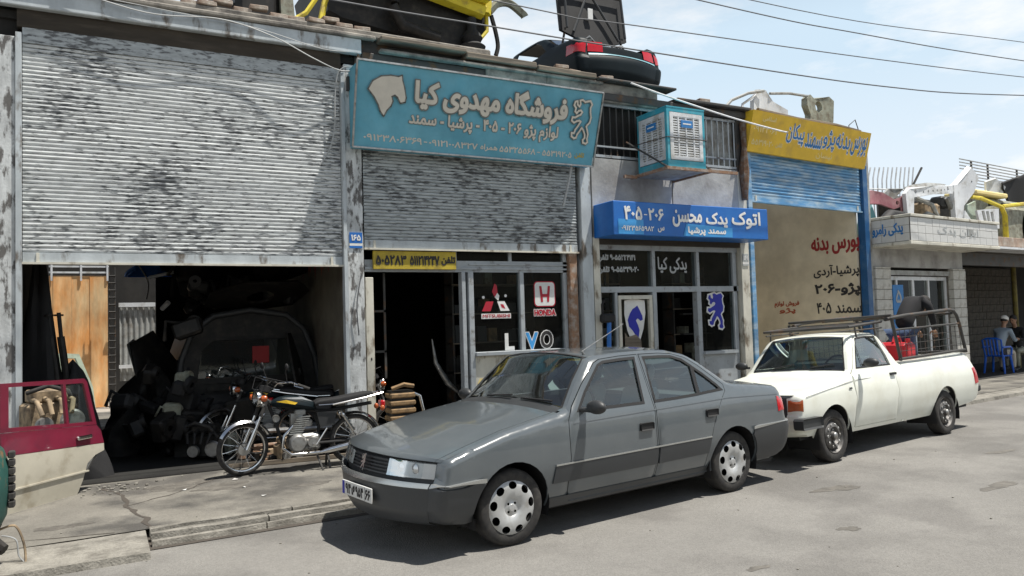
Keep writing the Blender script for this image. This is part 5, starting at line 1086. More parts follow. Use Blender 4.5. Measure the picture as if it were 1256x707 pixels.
# ================================================================ motorcycles
def motorcycle(name, lab, loc, rz):
    """x runs from the front axle to the rear axle, y across, z up"""
    r = thing(name, lab, 'motorcycle', loc, rz, 'motorcycles by the shops'); R = .30; wbm = 1.28
    def mw(x, st=0):
        w = bpy.data.objects.new('wheel', None); C.objects.link(w); w.parent = r; w.location = (x, 0, R); w.rotation_euler = (0, 0, st)
        mb = MB(); mb.lathe([(.25, -.03), (.27, -.038), (.288, -.03), (.30, 0), (.288, .03), (.27, .038), (.25, .03)], (0, 0, 0), (0, 1, 0), 36); mb.build('tyre', 'rubber', w, smooth=60)
        mb = MB(); mb.lathe([(.255, -.025), (.24, -.02), (.235, 0), (.24, .02), (.255, .025)], (0, 0, 0), (0, 1, 0), 36); mb.build('rim', 'chrome', w, smooth=50)
        mb = MB(); mb.lathe([(.0, -.06), (.07, -.055), (.075, -.03), (.05, .0), (.07, .05), (0, .055)], (0, 0, 0), (0, 1, 0), 20); mb.build('hub', 'dull_metal', w, smooth=40)
        mb = MB()
        for k in range(28): a = 2*math.pi*k/28; b = a+(.35 if k % 2 else -.35); mb.tube([(.06*math.cos(a), .03*(-1)**k, .06*math.sin(a)), (.24*math.cos(b), 0, .24*math.sin(b))], .0022, 3, cap=False)
        mb.build('spokes', 'chrome', w, kind='stuff'); return w
    st = math.radians(14); mw(0, st); mw(wbm)
    cs, sn = math.cos(st), math.sin(st)
    def F(x, y, z):   # steered parts turn about the head
        X, Y = x-.28, y; return (.28+X*cs-Y*sn, X*sn+Y*cs, z)
    def P(nm, m, fn, smooth=40, par=None):
        mb = MB(); fn(mb); return mb.build(nm, m, par or r, smooth=smooth)
    for s in (-1, 1): P('fork_tube', 'chrome', lambda m, s=s: m.tube([F(0, s*.085, .30), F(.10, s*.085, .52)], .026, 10).tube([F(.10, s*.085, .52), F(.245, s*.085, .86)], .017, 10))
    for s in (-1, 1): P('fork_gaiter', 'rubber', lambda m, s=s: m.tube([F(.16+.02*k, s*.085, .66+.045*k) for k in range(5)], [.026, .02, .026, .02, .026], 10))
    def fend(m, cx, a0, a1, rr, wd, f=lambda x, y, z: (x, y, z)):
        v = []; n = 18
        for i in range(n+1):
            a = math.radians(a0+(a1-a0)*i/n)
            for q in (-1, -.6, 0, .6, 1): h = rr-(.03 if abs(q) == 1 else .004 if q else 0); v.append(f(cx+h*math.cos(a), q*wd, R+h*math.sin(a)))
        m.add(v, [(i*5+k, i*5+k+1, i*5+6+k, i*5+5+k) for i in range(n) for k in range(4)])
    P('front_mudguard', 'chrome', lambda m: fend(m, 0, 25, 150, .335, .055, F)); P('rear_mudguard', 'chrome', lambda m: fend(m, wbm, -5, 120, .34, .065))
    P('fender_stay', 'chrome', lambda m: [m.tube([F(0, s*.06, .30), F(-.19, s*.055, .54)], .006, 5) for s in (-1, 1)])
    hd = P('headlight', 'chrome', lambda m: m.lathe([(0, .12), (.05, .11), (.085, .06), (.095, 0), (.09, -.01)], F(.14, 0, .86), F(1, 0, 0) and (cs, sn, 0), 24))
    P('lens', 'lens_glass', lambda m: m.lathe([(0, -.02), (.05, -.015), (.088, 0)], F(.14, 0, .86), (cs, sn, 0), 24), par=hd)
    P('reflector', 'chrome', lambda m: m.lathe([(0, .05), (.05, .03), (.088, 0)], F(.141, 0, .86), (cs, sn, 0), 20), par=hd)
    for s in (-1, 1):
        P('indicator', 'orange_lens', lambda m: m.lathe([(0, -.04), (.03, -.03), (.038, 0), (.03, .03), (0, .04)], F(.17, s*.17, .87), (1, 0, 0), 12)); P('rear_indicator', 'orange_lens', lambda m: m.ball((1.60, s*.14, .66), (.03, .03, .035)))
        P('mirror', 'black', lambda m: m.tube([F(.40, s*.28, 1.02), F(.36, s*.33, 1.18)], .006, 5).ball(F(.36, s*.36, 1.22), (.02, .06, .04)))
    P('gauges', 'black', lambda m: [m.lathe([(0, 0), (.045, .0), (.045, .06), (0, .065)], F(.24, s*.06, .94), (.4, 0, 1), 16) for s in (-1, 1)])
    P('triple_clamp', 'dull_metal', lambda m: m.tube([F(.235, -.1, .845), F(.235, .1, .845)], .02, 8).tube([F(.20, -.1, .78), F(.20, .1, .78)], .02, 8))
    P('handlebar', 'chrome', lambda m: m.tube([F(.56, -.36, .98), F(.44, -.30, 1.04), F(.34, -.16, 1.03), F(.29, -.05, .93), F(.29, .05, .93), F(.34, .16, 1.03), F(.44, .30, 1.04), F(.56, .36, .98)], .011, 8))
    P('grip', 'rubber', lambda m: [m.tube([F(.62, s*.385, .955), F(.50, s*.335, 1.01)], .017, 8) for s in (-1, 1)]); P('lever', 'chrome', lambda m: [m.tube([F(.46, s*.32, 1.03), F(.44, s*.38, 1.0), F(.52, s*.44, .97)], .007, 5) for s in (-1, 1)])
    P('frame', 'black', lambda m: m.tube([(.27, 0, .84), (.40, 0, .45), (.46, 0, .24), (.82, 0, .22)], .02, 8).tube([(.27, 0, .82), (.6, 0, .70), (.95, 0, .66), (1.50, 0, .72)], .022, 8).tube([(.82, 0, .22), (.86, 0, .5), (.95, 0, .66)], .018, 8).tube([(.84, -.07, .30), (wbm, -.08, .30)], .016, 8).tube([(.84, .07, .30), (wbm, .08, .30)], .016, 8))
    v = []; n = 14
    prof = [(.30, .80, .02, .02), (.33, .825, .05, .06), (.40, .85, .085, .10), (.50, .86, .11, .12), (.62, .845, .115, .125), (.72, .81, .10, .11), (.80, .765, .07, .08), (.83, .74, .03, .04)]
    for x, z, w, h in prof:
        for k in range(n): a = 2*math.pi*k/n; v.append((x, w*math.sin(a)*(1 if math.cos(a) < 0 else .9), z-h*.5+h*.62*math.cos(a)))
    obj('fuel_tank', v, [(i*n+k, i*n+(k+1) % n, (i+1)*n+(k+1) % n, (i+1)*n+k) for i in range(len(prof)-1) for k in range(n)]+[tuple(range(n)), tuple((len(prof)-1)*n+k for k in range(n))][::1], 'teal_paint', r, 50)
    for s in (-1, 1):
        panel('tank_stripe', [(.36, .815), (.47, .83), (.60, .79), (.57, .77), (.50, .785)], [], lambda a, b, s=s: (a, s*(.118-abs(a-.55)*.13), b), 'sign_yellow', r); panel('tank_trim', [(.42, .855), (.66, .85), (.78, .79), (.66, .825)], [], lambda a, b, s=s: (a, s*(.112-abs(a-.55)*.12), b), 'white_old', r)
        panel('side_cover', [(.82, .66), (1.06, .66), (1.02, .50), (.86, .48)], [], lambda a, b, s=s: (a, s*.10, b), 'dark_trim', r, th=.02)
        P('shock_absorber', 'chrome', lambda m: m.tube([(1.10, s*.11, .66), (wbm, s*.10, .33)], .012, 8).tube([(1.115+.165*k/12, s*.11, .63-.26*k/12) for k in range(11)], [.026 if k % 2 else .017 for k in range(11)], 8))
    mb = MB(); v = []; n = 12; prof = [(.80, .755, .10, .05), (.86, .775, .12, .08), (1.05, .775, .125, .085), (1.25, .80, .12, .09), (1.42, .825, .11, .08), (1.50, .84, .08, .04)]
    for x, z, w, h in prof:
        for k in range(n): a = 2*math.pi*k/n; ca, sa = math.cos(a), math.sin(a); v.append((x, w*math.copysign(abs(sa)**.6, sa), z+h*.5*math.copysign(abs(ca)**.6, ca)))
    mb.add(v, [(i*n+k, i*n+(k+1) % n, (i+1)*n+(k+1) % n, (i+1)*n+k) for i in range(5) for k in range(n)]+[tuple(range(n)), tuple(5*n+k for k in range(n))]); mb.build('seat', 'black', r, smooth=50)
    P('seat_trim', 'chrome', lambda m: [m.tube([(.84, s*.122, .745), (1.1, s*.128, .745), (1.48, s*.10, .81)], .006, 5) for s in (-1, 1)])
    P('grab_rail', 'chrome', lambda m: m.tube([(1.0, -.14, .74), (1.4, -.15, .80), (1.62, -.10, .84), (1.66, 0, .845), (1.62, .10, .84), (1.4, .15, .80), (1.0, .14, .74)], .010, 6).tube([(1.5, -.13, .82), (1.5, .13, .82)], .008, 6))
    P('tail_light', 'red_lens', lambda m: m.box(1.60, 1.66, -.06, .06, .66, .74, b=.012))
    P('crankcase', 'dull_metal', lambda m: m.box(.52, .86, -.09, .09, .22, .42, b=.03).lathe([(0, -.135), (.08, -.13), (.105, -.10), (.11, 0), (.11, .1), (.08, .125), (0, .13)], (.60, 0, .32), (0, 1, 0), 24).lathe([(0, -.12), (.06, -.118), (.08, -.09), (.08, .09), (0, .1)], (.77, 0, .32), (0, 1, 0), 20))
    P('cylinder', 'grey_old', lambda m: [m.box(.505+.012*k, .655+.012*k-.0, -.075, .075, .42+.024*k, .431+.024*k) for k in range(9)]+[m.box(.53, .66, -.05, .05, .40, .66), m.box(.58, .70, -.06, .06, .64, .70, b=.01)])
    P('exhaust', 'chrome', lambda m: m.tube([(.55, -.05, .52), (.44, -.10, .42), (.42, -.12, .28), (.52, -.13, .20), (.85, -.14, .20), (.95, -.15, .22), (1.45, -.17, .30), (1.52, -.17, .31)], [.018, .018, .018, .018, .018, .036, .042, .03], 12))
    P('chain_cover', 'dark_trim', lambda m: m.tube([(.80, .10, .36), (1.25, .11, .36)], [.05, .045], 6)); P('foot_peg', 'rubber', lambda m: m.tube([(.72, -.24, .26), (.72, .24, .26)], .014, 6))
    P('side_stand', 'dark_steel', lambda m: m.tube([(.80, -.06, .22), (.86, -.22, .0)], .012, 6).tube([(.95, .0, .22), (.96, -.12, .0)], .014, 6).tube([(.95, .0, .22), (.96, .12, .0)], .014, 6)); P('kick_lever', 'chrome', lambda m: m.tube([(.76, -.12, .30), (.80, -.17, .30), (.92, -.18, .48)], .009, 6))
    P('carburettor', 'dull_metal', lambda m: m.box(.68, .78, -.05, .05, .50, .58, b=.015)); P('horn', 'dull_metal', lambda m: m.lathe([(0, 0), (.045, 0), (.04, .03)], (.36, -.05, .62), (0, -1, 0), 14))
    P('cable_run', 'black', lambda m: [m.tube([F(.44, s*.26, 1.03), F(.20, s*.16, 1.10), F(.12, s*.05, .98), (.30, s*.03, .80), (.55, 0, .62)], .005, 5) for s in (-1, 1)])
    return r
bike = motorcycle('motorcycle', 'dark motorcycle with a yellow stripe and chrome mudguards in front of the open shop', (1.43, -.53, PZ), math.atan2(-.06, 1.31))
dup(bike, (3.55, .35, PZ), math.radians(160), 'motorcycle partly hidden behind the grey bonnet in the dark doorway')
dup(bike, (1.42, 1.15, PZ), math.radians(-10), 'dusty motorcycle deeper in the shade behind the striped one')
# ================================================================ scrap and clutter
def plate_part(name, lab, cat, outline, holes, m, loc, rot, th=.03, bend=0, world=None, parts=()):
    """a pressed metal panel: outline in metres, bent by bend (metres of bow), placed and turned as a thing"""
    v, f = fill([outline]+list(holes), .09); o = obj(name, [(a, bend*(a*a+.6*b*b), b) for a, b in v], f, m, smooth=40, th=th)
    o.location = loc; o.rotation_euler = [math.radians(q) for q in rot]; return tag(o, lab, cat)
# maroon and cream car door standing at the left
DR = thing('car_door', 'maroon and cream rear car door propped upright before the shops', 'car door', (-.20, -.50, PZ), math.radians(49.5))
dn = lambda k: (lambda a, b: (a, k-.03*math.sin(max(0, min(1, b/.7))*3.14), b))
panel('lower_panel', [(-.95, -.02), (-.02, .0), (.04, .14), (.09, .30), (.20, .37), (.33, .40), (.33, .475), (-.95, .545)], [], dn(0), 'cream_door', DR, th=.05, step=.08, smooth=40)
panel('upper_panel', [(-.95, .55), (.33, .48), (.30, .62), (.25, .68), (-.95, .76)], [], dn(-.002), 'maroon_paint', DR, th=.05, step=.08, smooth=40)
panel('window_frame', [(-.95, .765), (.25, .685), (.12, 1.15), (.08, 1.19), (-.95, 1.22)], [[(-.86, .80), (-.165, .75), (-.21, 1.155), (-.86, 1.18)], [(-.13, .745), (.19, .725), (.075, 1.13), (.06, 1.145), (-.175, 1.15)]], dn(-.004), 'maroon_paint', DR, th=.03)
panel('quarter_glass', [(-.135, .74), (.195, .72), (.08, 1.14), (-.18, 1.155)], [], dn(.01), 'car_glass', DR)
mb = MB(); mb.box(-.06, .14, -.055, -.02, .56, .60, b=.01); mb.build('handle', 'chrome', DR)
mb = MB(); mb.box(-.95, .1, -.04, -.02, .215, .23); mb.build('crease_trim', 'cream_door', DR)
mb = MB(); mb.tube([(.10, .05, .22), (.16, .03, .34), (.27, .04, .36)], [.05, .06, .03], 8); mb.build('arch_lining', 'dull_metal', DR, smooth=40)
# corner of a dark green wreck at the near left
GW = thing('wrecked_car', 'rusty dark green car corner with black rubber buffer at the near left', 'wreck', (-.85, -2.95, 0))
mb = MB(); v = []; n = 10
for z, o in ((.34, -.03), (.40, .0), (.60, .02), (.75, .02), (.88, -.02), (.96, -.10)):
    for k in range(n+1): a = math.radians(-70+130*k/n); v.append((-.83+(.22+o)*math.cos(a), -2.95+(.34+o)*math.sin(a), z))
mb.add(v, [(i*(n+1)+k, i*(n+1)+k+1, (i+1)*(n+1)+k+1, (i+1)*(n+1)+k) for i in range(5) for k in range(n)]); mb.build('wing', 'green_old', GW, world=True, smooth=50)
mb = MB()
for k in range(7): mb.box(-.60, -.555, -3.02, -2.94, .46+.06*k, .51+.06*k, b=.008)
mb.build('rubber_buffer', 'rubber', GW, world=True)
mb = MB(); mb.box(-1.5, -.66, -3.2, -2.7, .26, .38, b=.03); mb.tube([(-.9, -2.95, .2), (-.72, -2.95, .22), (-.62, -3.0, .16)], [.05, .08, .04], 8); mb.build('chassis', 'scrap_dark', GW, world=True)
mb = MB(); mb.box(-1.5, -.9, -3.2, -2.65, .90, .97); mb.build('bonnet_edge', 'yellow_paint', GW, world=True)
mb = MB(); mb.lathe([(.0, .1), (.16, .1), (.2, .06), (.2, -.06), (.16, -.1)], (-.95, -2.98, .2), (0, 1, 0), 20); mb.build('wheel', 'rubber', GW, world=True, smooth=50)
cable('frayed_cable', [(-.66, -2.95, .30), (-.56, -2.97, .32), (-.51, -2.98, .22), (-.49, -2.99, .10), (-.50, -3.02, .02), (-.56, -3.1, .015)], .009, 'scrap_tan', 'frayed pale cable hanging from the green wreck to the kerb')
cable('frayed_cable', [(-.64, -2.97, .26), (-.55, -2.99, .22), (-.53, -2.99, .10), (-.47, -3.0, .03), (-.42, -3.0, .012)], .006, 'cable', 'thinner white cable dangling beside the frayed one')
def engine(name, lab, loc, rz, m='scrap_tan', s=1.0):
    t = thing(name, lab, 'engine', loc, rz)
    mb = MB(); mb.box(-.2*s, .2*s, -.14*s, .14*s, .0, .30*s, b=.03); mb.box(-.16*s, .16*s, -.1*s, .1*s, .30*s, .42*s, b=.02); mb.build('block', m, t)
    mb = MB()
    for k in range(4): mb.tube([((-.15+.1*k)*s, -.1*s, .34*s), ((-.15+.1*k)*s, -.22*s, .32*s), ((-.12+.08*k)*s, -.26*s, .2*s)], .022*s, 8)
    mb.build('manifold', m, t, smooth=50); mb = MB(); mb.lathe([(0, -.03), (.09*s, -.03), (.11*s, 0), (.09*s, .03), (0, .03)], (.16*s, -.17*s, .12*s), (0, 1, 0), 18).lathe([(0, -.04), (.07*s, -.04), (.08*s, 0), (0, .02)], (-.08*s, -.18*s, .1*s), (0, 1, 0), 16); mb.build('pulley', 'dull_metal', t, smooth=50)
    mb = MB(); mb.tube([(-.2*s, -.1*s, .4*s), (-.05*s, -.2*s, .46*s), (.12*s, -.18*s, .40*s), (.2*s, -.1*s, .25*s)], .02*s, 8); mb.build('hose', 'rubber', t, smooth=50); return t
engine('engine', 'tan stained engine with chrome manifold seen through the maroon door window', (-.50, -.1, .66), math.radians(20), s=1.15)
engine('engine', 'oily engine lying in front of the dark wreck inside the shop', (1.2, .9, .1), math.radians(-30), 'scrap_dark')
engine('engine', 'small engine on the floor behind the motorcycle', (2.05, .12, .08), math.radians(10), 'scrap_tan', .7)
st = thing('engine_stand', 'dark stand under the tan engine', 'stand', (-.5, -.1, PZ)); mb = MB(); mb.box(-.25, .25, -.15, .25, .0, .04); mb.box(-.2, -.14, -.1, .16, .04, .60).box(.14, .2, -.1, .16, .04, .60); mb.build('leg', 'dark_steel', st)
def heap(name, lab, cat, cx, cy, z0, rx, ry, h, m, seed, k=.25):
    rnd = random.Random(seed); v = []; f = []; nr, ns = 12, 26; ph = [rnd.uniform(0, 6) for _ in range(8)]
    for i in range(nr+1):
        t = i/nr; rr = (1-t)**.55
        for j in range(ns):
            a = 2*math.pi*j/ns; q = 1+k*math.sin(2*a+ph[0]+3*t)+k*.6*math.sin(5*a+ph[1]-4*t)+k*.4*math.sin(9*a+ph[2]+7*t); v.append((rx*rr*q*math.cos(a), ry*rr*q*math.sin(a), h*t*(1+.1*math.sin(3*a+ph[3]))))
    f = [(i*ns+j, i*ns+(j+1) % ns, (i+1)*ns+(j+1) % ns, (i+1)*ns+j) for i in range(nr) for j in range(ns)]
    o = obj(name, v, f, m, smooth=60); o.location = (cx, cy, z0); return tag(o, lab, cat)
heap('black_cloth_bundle', 'tall black cloth covered bundle just inside the open shop', 'bundle', -.62, .75, PZ, .30, .32, 2.5, 'black_cloth', 3, .16)
heap('black_cloth_bundle', 'lower black bundle behind the maroon door', 'bundle', -.28, .62, PZ, .42, .35, 1.25, 'black_cloth', 5, .14)
def rod(name, lab, a, b, r, m, cat='car part', n=8):
    mb = MB(); mb.tube([a, b], r, n); return tag(mb.build(name, m, smooth=40), lab, cat)
for i, (x, l) in enumerate(((-.50, 'upright black shock absorber nearest the rusty sheet'), (-.40, 'second black shock absorber beside the first'))):
    t = thing('shock_absorber', l, 'shock absorber', (x, .6, 1.2)); mb = MB(); mb.tube([(-.02, 0, .78), (.02, 0, .3)], .022, 8); mb.build('rod', 'black', t); mb = MB(); mb.tube([(.0, 0, .5), (.06, 0, .0)], .04, 8).lathe([(0, 0), (.05, .0), (.05, .02), (0, .02)], (-.02, 0, .74), (0, 0, 1), 10); mb.build('damper', 'scrap_dark', t)
pdv = thing('car_door', 'pale green bare car door leaning by the rusty sheet wall', 'car door', (-.40, 7.6, PZ), math.radians(35))
panel('skin', [(-.30, 0), (.42, 0), (.40, .62), (.18, 1.28), (-.20, 1.32), (-.30, 1.2)], [[(-.2, .68), (.28, .66), (.10, 1.2), (-.16, 1.22)], circ(.28, .42, .07, 10), circ(.30, .2, .08, 10), circ(.08, .30, .06, 10)], lambda a, b: (a, b*.15, b), 'pale_green', pdv, th=.05)
# dark van body filling the back of the open shop
VN = thing('wrecked_van', 'gutted dark van body with dusty arched roof filling the back of the open shop', 'van', (1.9, 1.7, PZ-.2))
vo = [(-.95, .05), (.95, .05), (.97, 1.0), (.90, 1.45), (.75, 1.85), (.50, 2.06), (.0, 2.14), (-.50, 2.06), (-.78, 1.85), (-.92, 1.45), (-.97, 1.0)]
wo_ = [(-.72, 1.12), (.72, 1.12), (.64, 1.58), (.50, 1.72), (-.50, 1.72), (-.66, 1.58)]
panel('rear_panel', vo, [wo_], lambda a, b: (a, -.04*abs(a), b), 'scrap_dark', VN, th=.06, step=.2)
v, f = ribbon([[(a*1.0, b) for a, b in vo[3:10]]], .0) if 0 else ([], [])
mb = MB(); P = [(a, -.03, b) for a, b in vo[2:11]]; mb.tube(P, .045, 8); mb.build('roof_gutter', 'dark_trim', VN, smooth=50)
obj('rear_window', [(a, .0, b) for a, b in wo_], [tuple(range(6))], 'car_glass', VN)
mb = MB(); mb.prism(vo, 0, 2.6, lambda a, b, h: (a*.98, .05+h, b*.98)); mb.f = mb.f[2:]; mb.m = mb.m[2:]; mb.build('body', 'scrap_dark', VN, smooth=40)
mb = MB(); mb.box(.02, .25, -.03, -.01, 1.38, 1.62); mb.build('orange_sticker', 'letter_red', VN); mb = MB(); mb.box(-.74, .74, -.04, -.01, 1.12, 1.20); mb.box(-.6, -.1, -.05, -.02, 1.02, 1.08); mb.build('window_sill', 'scrap_dark', VN)
mb = MB(); mb.box(-.9, -.75, -.06, 0, .7, 1.0).box(.75, .9, -.06, 0, .7, 1.0); mb.build('tail_light', 'scrap_dark', VN)
mb = MB(); mb.box(-.95, .95, -.14, .0, .38, .52, b=.03); mb.build('bumper', 'grey_old', VN)
rnd = random.Random(4)
labs = ['crumpled bonnet leaning on the left side of the van body', 'bent wing panel piled beside the van body', 'dark door shell standing behind the motorcycles', 'folded roof panel on top of the van body', 'dark panel high at the back of the open shop', 'grey wing hanging at the right inner wall', 'bare inner door by the yard opening']
for i, (x, y, z, rx, ry, rz, w, h, m) in enumerate([(1.0, 1.6, .1, -12, 8, 5, .8, 1.2, 'scrap_dark'), (.75, 2.2, .2, -8, -15, 30, .7, 1.5, 'scrap_dark'), (.85, 1.3, .06, -15, 5, -20, .9, .9, 'scrap_dark'), (1.3, 1.9, 2.05, 70, 8, 10, 1.3, .9, 'scrap_dark'), (2.2, 2.4, 2.35, 60, -12, -15, 1.0, .9, 'scrap_dark'), (2.45, 1.0, .6, -10, 12, 60, .5, 1.2, 'scrap_dark'), (.72, 2.6, .1, -10, 0, 70, .8, 1.6, 'grey_old')]):
    plate_part('scrap_sheet_metal', labs[i], 'scrap panel', [(0, 0), (w, .05), (w*1.05, h*.6), (w*.8, h), (w*.2, h*.95), (-.05, h*.5)], [circ(w*.5, h*.5, w*.15, 10)], m, (x, y, z), (rx, ry, rz), bend=.12)
for i, (x, y, z, l) in enumerate(((2.5, .75, .12, 'worn tyre behind the striped motorcycle'), (4.1, 1.4, .12, 'tyre on the floor of the dark doorway shop'))):
    mb = MB(); mb.lathe([(.17, -.07), (.2, -.085), (.28, -.08), (.30, -.05), (.30, .05), (.28, .08), (.2, .085), (.17, .07)], (0, 0, 0), (0, 0, 1), 28); o = mb.build('tyre', 'rubber', smooth=50); o.location = (x, y, z+.03); tag(o, l, 'tyre')
def bits(name, lab, boxes, m):
    mb = MB()
    for a, b, r in boxes: mb.tube([a, b], r, 6)
    return tag(mb.build(name, m, smooth=40), lab, 'car parts')
rod('scrap_bar', 'pale bar high up at the yard opening', (.66, 3.0, 2.55), (.98, 2.8, 2.62), .025, 'white_old'); rod('scrap_bar', 'short white bar stub near the yard opening', (.78, 2.2, 2.05), (.86, 2.1, 2.14), .035, 'white_old')
rod('scrap_plank', 'long worn board lying along the foot of the open shop', (1.35, .02, .09), (3.0, -.12, .09), .035, 'old_wood', 'board', 4); rod('scrap_plank', 'second board lying behind the long worn one', (1.8, .25, .10), (2.8, .15, .13), .03, 'old_wood', 'board', 4)
rod('scrap_pipe', 'thin rusty pipe on the floor behind the motorcycle', (1.7, .35, .25), (2.75, .2, .28), .025, 'rusty_iron'); rod('scrap_pipe', 'grey exhaust pipe on the floor behind the motorcycle', (1.6, .5, .42), (2.7, .4, .40), .035, 'dull_metal')
for i in range(26):
    rx, ry = rnd.uniform(1.5, 2.72), rnd.uniform(.12, .7); s = rnd.uniform(.03, .09); z = PZ+.02
    mb = MB(); mb.box(-s, s, -s*.6, s*.6, 0, s*rnd.uniform(.6, 1.6), b=.01)
    if rnd.random() < .5: mb.tube([(0, 0, s), (s*1.5, s*.4, s*1.3), (s*2.2, 0, s*.3)], s*.2, 6)
    o = mb.build('scrap_part', rnd.choice(['scrap_tan', 'scrap_dark', 'dull_metal', 'rusty_iron'])); o.location = (rx, ry, z); o.rotation_euler = (0, 0, rnd.uniform(0, 3)); tag(o, 'small oily metal part on the floor behind the striped motorcycle', 'car part', 'small metal parts on the shop floor')
cable('tarp_rope', [(.6, 5.0, 2.9), (.75, 5.0, 2.6), (.72, 5.0, 2.3)], .012, 'cable', 'pale rope hanging below the blue tarp', 'rope')
rnd = random.Random(21); mlib = ['scrap_dark', 'black', 'dark_trim', 'olive_metal', 'scrap_dark']
for i in range(60):
    x = rnd.choice([rnd.uniform(.2, 1.1), rnd.uniform(1.2, 2.6)]); y = rnd.uniform(1.0, 1.6); z = PZ+rnd.uniform(0, .5) if x > 1.2 else PZ+rnd.uniform(0, .4+1.5*x)
    if i > 46: z = 2.0+rnd.uniform(0, .5); y = rnd.uniform(1.8, 2.6); x = rnd.uniform(.9, 2.6)
    s = rnd.uniform(.08, .2); mb = MB(); mb.box(-s, s, -s*.5, s*.5, 0, s*rnd.uniform(.8, 2), b=.03)
    mb.tube([(0, 0, s), (s*1.2, s*.4, s*1.6), (s*1.8, 0, s*.3)], s*.15, 6); mb.lathe([(s*.2, -.03), (s*.6, -.03), (s*.6, .03), (s*.2, .03)], (-s*.5, -s*.6, s), (.2, 1, .1), 14)
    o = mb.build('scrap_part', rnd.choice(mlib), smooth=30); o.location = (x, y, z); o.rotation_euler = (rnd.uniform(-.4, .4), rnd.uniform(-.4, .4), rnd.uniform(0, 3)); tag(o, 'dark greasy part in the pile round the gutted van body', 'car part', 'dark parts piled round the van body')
heap('dark_fill_heap', 'low dark heap added to fill the dark between the yard opening and the van body', 'heap', .62, 2.2, PZ, .55, .6, 1.15, 'scrap_dark', 13, .45)  # added dark mass that hides the pale floor and keeps this corner black
bt = heap('blue_tarp', 'blue tarp bundled above the yard opening', 'tarp', .75, 5.3, 2.72, .34, .2, .36, 'blue_tarp', 9, .2)
# tan ribbed stack by the doorway of the middle shop
CT = thing('ribbed_crate', 'tan ribbed crate with a curved metal handle beside the dark doorway', 'crate', (3.5, -.1, .06))
for k in range(8): mb = MB(); mb.box(-.20+.01*(k % 2), .16, -.12, .12, .02+.098*k, .085+.098*k, b=.015); mb.build('slat', 'tan_crate', CT)
mb = MB(); mb.box(-.17, .13, -.1, .1, 0, .8); mb.build('core', 'scrap_dark', CT); mb = MB(); mb.tube([(.14, -.1, .76), (.22, -.1, .72), (.27, -.1, .5), (.30, -.1, .2)], .022, 8); mb.build('handle', 'chrome', CT, smooth=50)
mb = MB(); mb.tube([(-.16, -.08, .83), (.0, -.1, .88), (.14, -.08, .85)], .03, 6); mb.build('loose_part', 'tan_crate', CT)
hg = thing('water_hose', 'black hook and blue strip tied to the pillar between the shops', 'fitting', (6.74, -.1, 1.2)); mb = MB(); mb.tube([(.1, -.02, .0), (.12, -.02, .48)], .035, 8); mb.build('strip', 'sign_blue_strong', hg); mb = MB(); mb.box(-.03, .22, -.08, .04, .46, .60, b=.03); mb.tube([(.02, 0, .6), (.0, -.02, .74), (.04, -.03, .8)], .02, 6); mb.build('hook', 'black', hg)
# ---------------------------------------------------------------- wrecks and scrap on the roof of the tall building
YWR = thing('wrecked_car_shell', 'yellow car front shell lying on the roof with dark underside', 'wreck', (3.9, .9, 5.7))
def yb(a, b): return (a, b)
mb = MB(); mb.prism([(2.65, 6.55), (2.75, 6.0), (2.95, 5.92), (3.6, 5.84), (4.3, 5.76), (4.85, 5.78), (5.15, 6.05), (5.2, 6.5), (4.9, 6.8), (3.0, 6.95)], .35, 1.9, lambda a, b, h: (a, h, b+.05*h)); mb.build('floor_pan', 'scrap_dark', YWR, world=True, smooth=30)
mb = MB(); mb.tube([(2.9, .25, 6.75), (3.35, .22, 6.62), (4.2, .22, 6.48), (5.03, .22, 6.32)], [.12, .13, .13, .12], 6); mb.tube([(5.05, .22, 6.28), (5.12, .25, 6.85)], .10, 6); mb.build('side_rail', 'yellow_paint', YWR, world=True, smooth=30)
mb = MB()
for x in (4.4, 4.7, 4.95): mb.lathe([(0, -.02), (.06, -.02), (.06, .02)], (x, .045, 6.72-.04*x/4.7), (0, 1, 0), 12)
mb.build('rail_hole', 'black_hole', YWR, world=True)
mb = MB(); mb.tube([(3.1, .14, 6.66), (5.05, .12, 6.56)], .22, 4); mb.build('bonnet_slab', 'yellow_paint', YWR, world=True)
mb = MB(); mb.tube([(2.2, .3, 5.72), (2.45, .35, 5.92), (2.75, .4, 6.4)], .035, 6); mb.build('arch_edge', 'yellow_paint', YWR, world=True, smooth=50); mb = MB(); mb.tube([(2.62, .3, 5.76), (2.70, .35, 6.1), (2.85, .4, 6.5)], .04, 6); mb.build('arch_edge', 'yellow_paint', YWR, world=True, smooth=50); mb = MB(); mb.tube([(4.9, .2, 5.82), (5.1, .25, 6.05), (5.1, .25, 6.3)], .03, 6); mb.build('arch_edge', 'yellow_paint', YWR, world=True, smooth=50)
mb = MB(); mb.tube([(3.6, .18, 6.15), (3.75, .2, 5.9), (4.3, .2, 5.8)], .09, 8); mb.tube([(3.7, .25, 6.5), (3.65, .2, 6.2)], .06, 8); mb.tube([(3.2, .2, 6.4), (3.2, .2, 6.2)], .05, 8); mb.build('axle', 'scrap_dark', YWR, world=True, smooth=50)
mb = MB(); mb.lathe([(0, 0), (.17, 0), (.2, .07), (.12, .13), (.16, .2), (.12, .27), (.07, .33), (.07, .5), (0, .5)], (4.85, .25, 5.70), (0, 0, 1), 18); o = mb.build('rubber_mount', 'black', smooth=50); tag(o, 'stacked black rubber mount on the roof beside the yellow wreck', 'car part')
o = cable('bent_strut', [(5.15, .25, 6.35), (5.3, .25, 6.5), (5.5, .25, 6.54), (5.72, .25, 6.42), (5.76, .25, 6.38)], .065, 'olive_metal', 'grey curved arm jutting from the yellow wreck', 'car part')
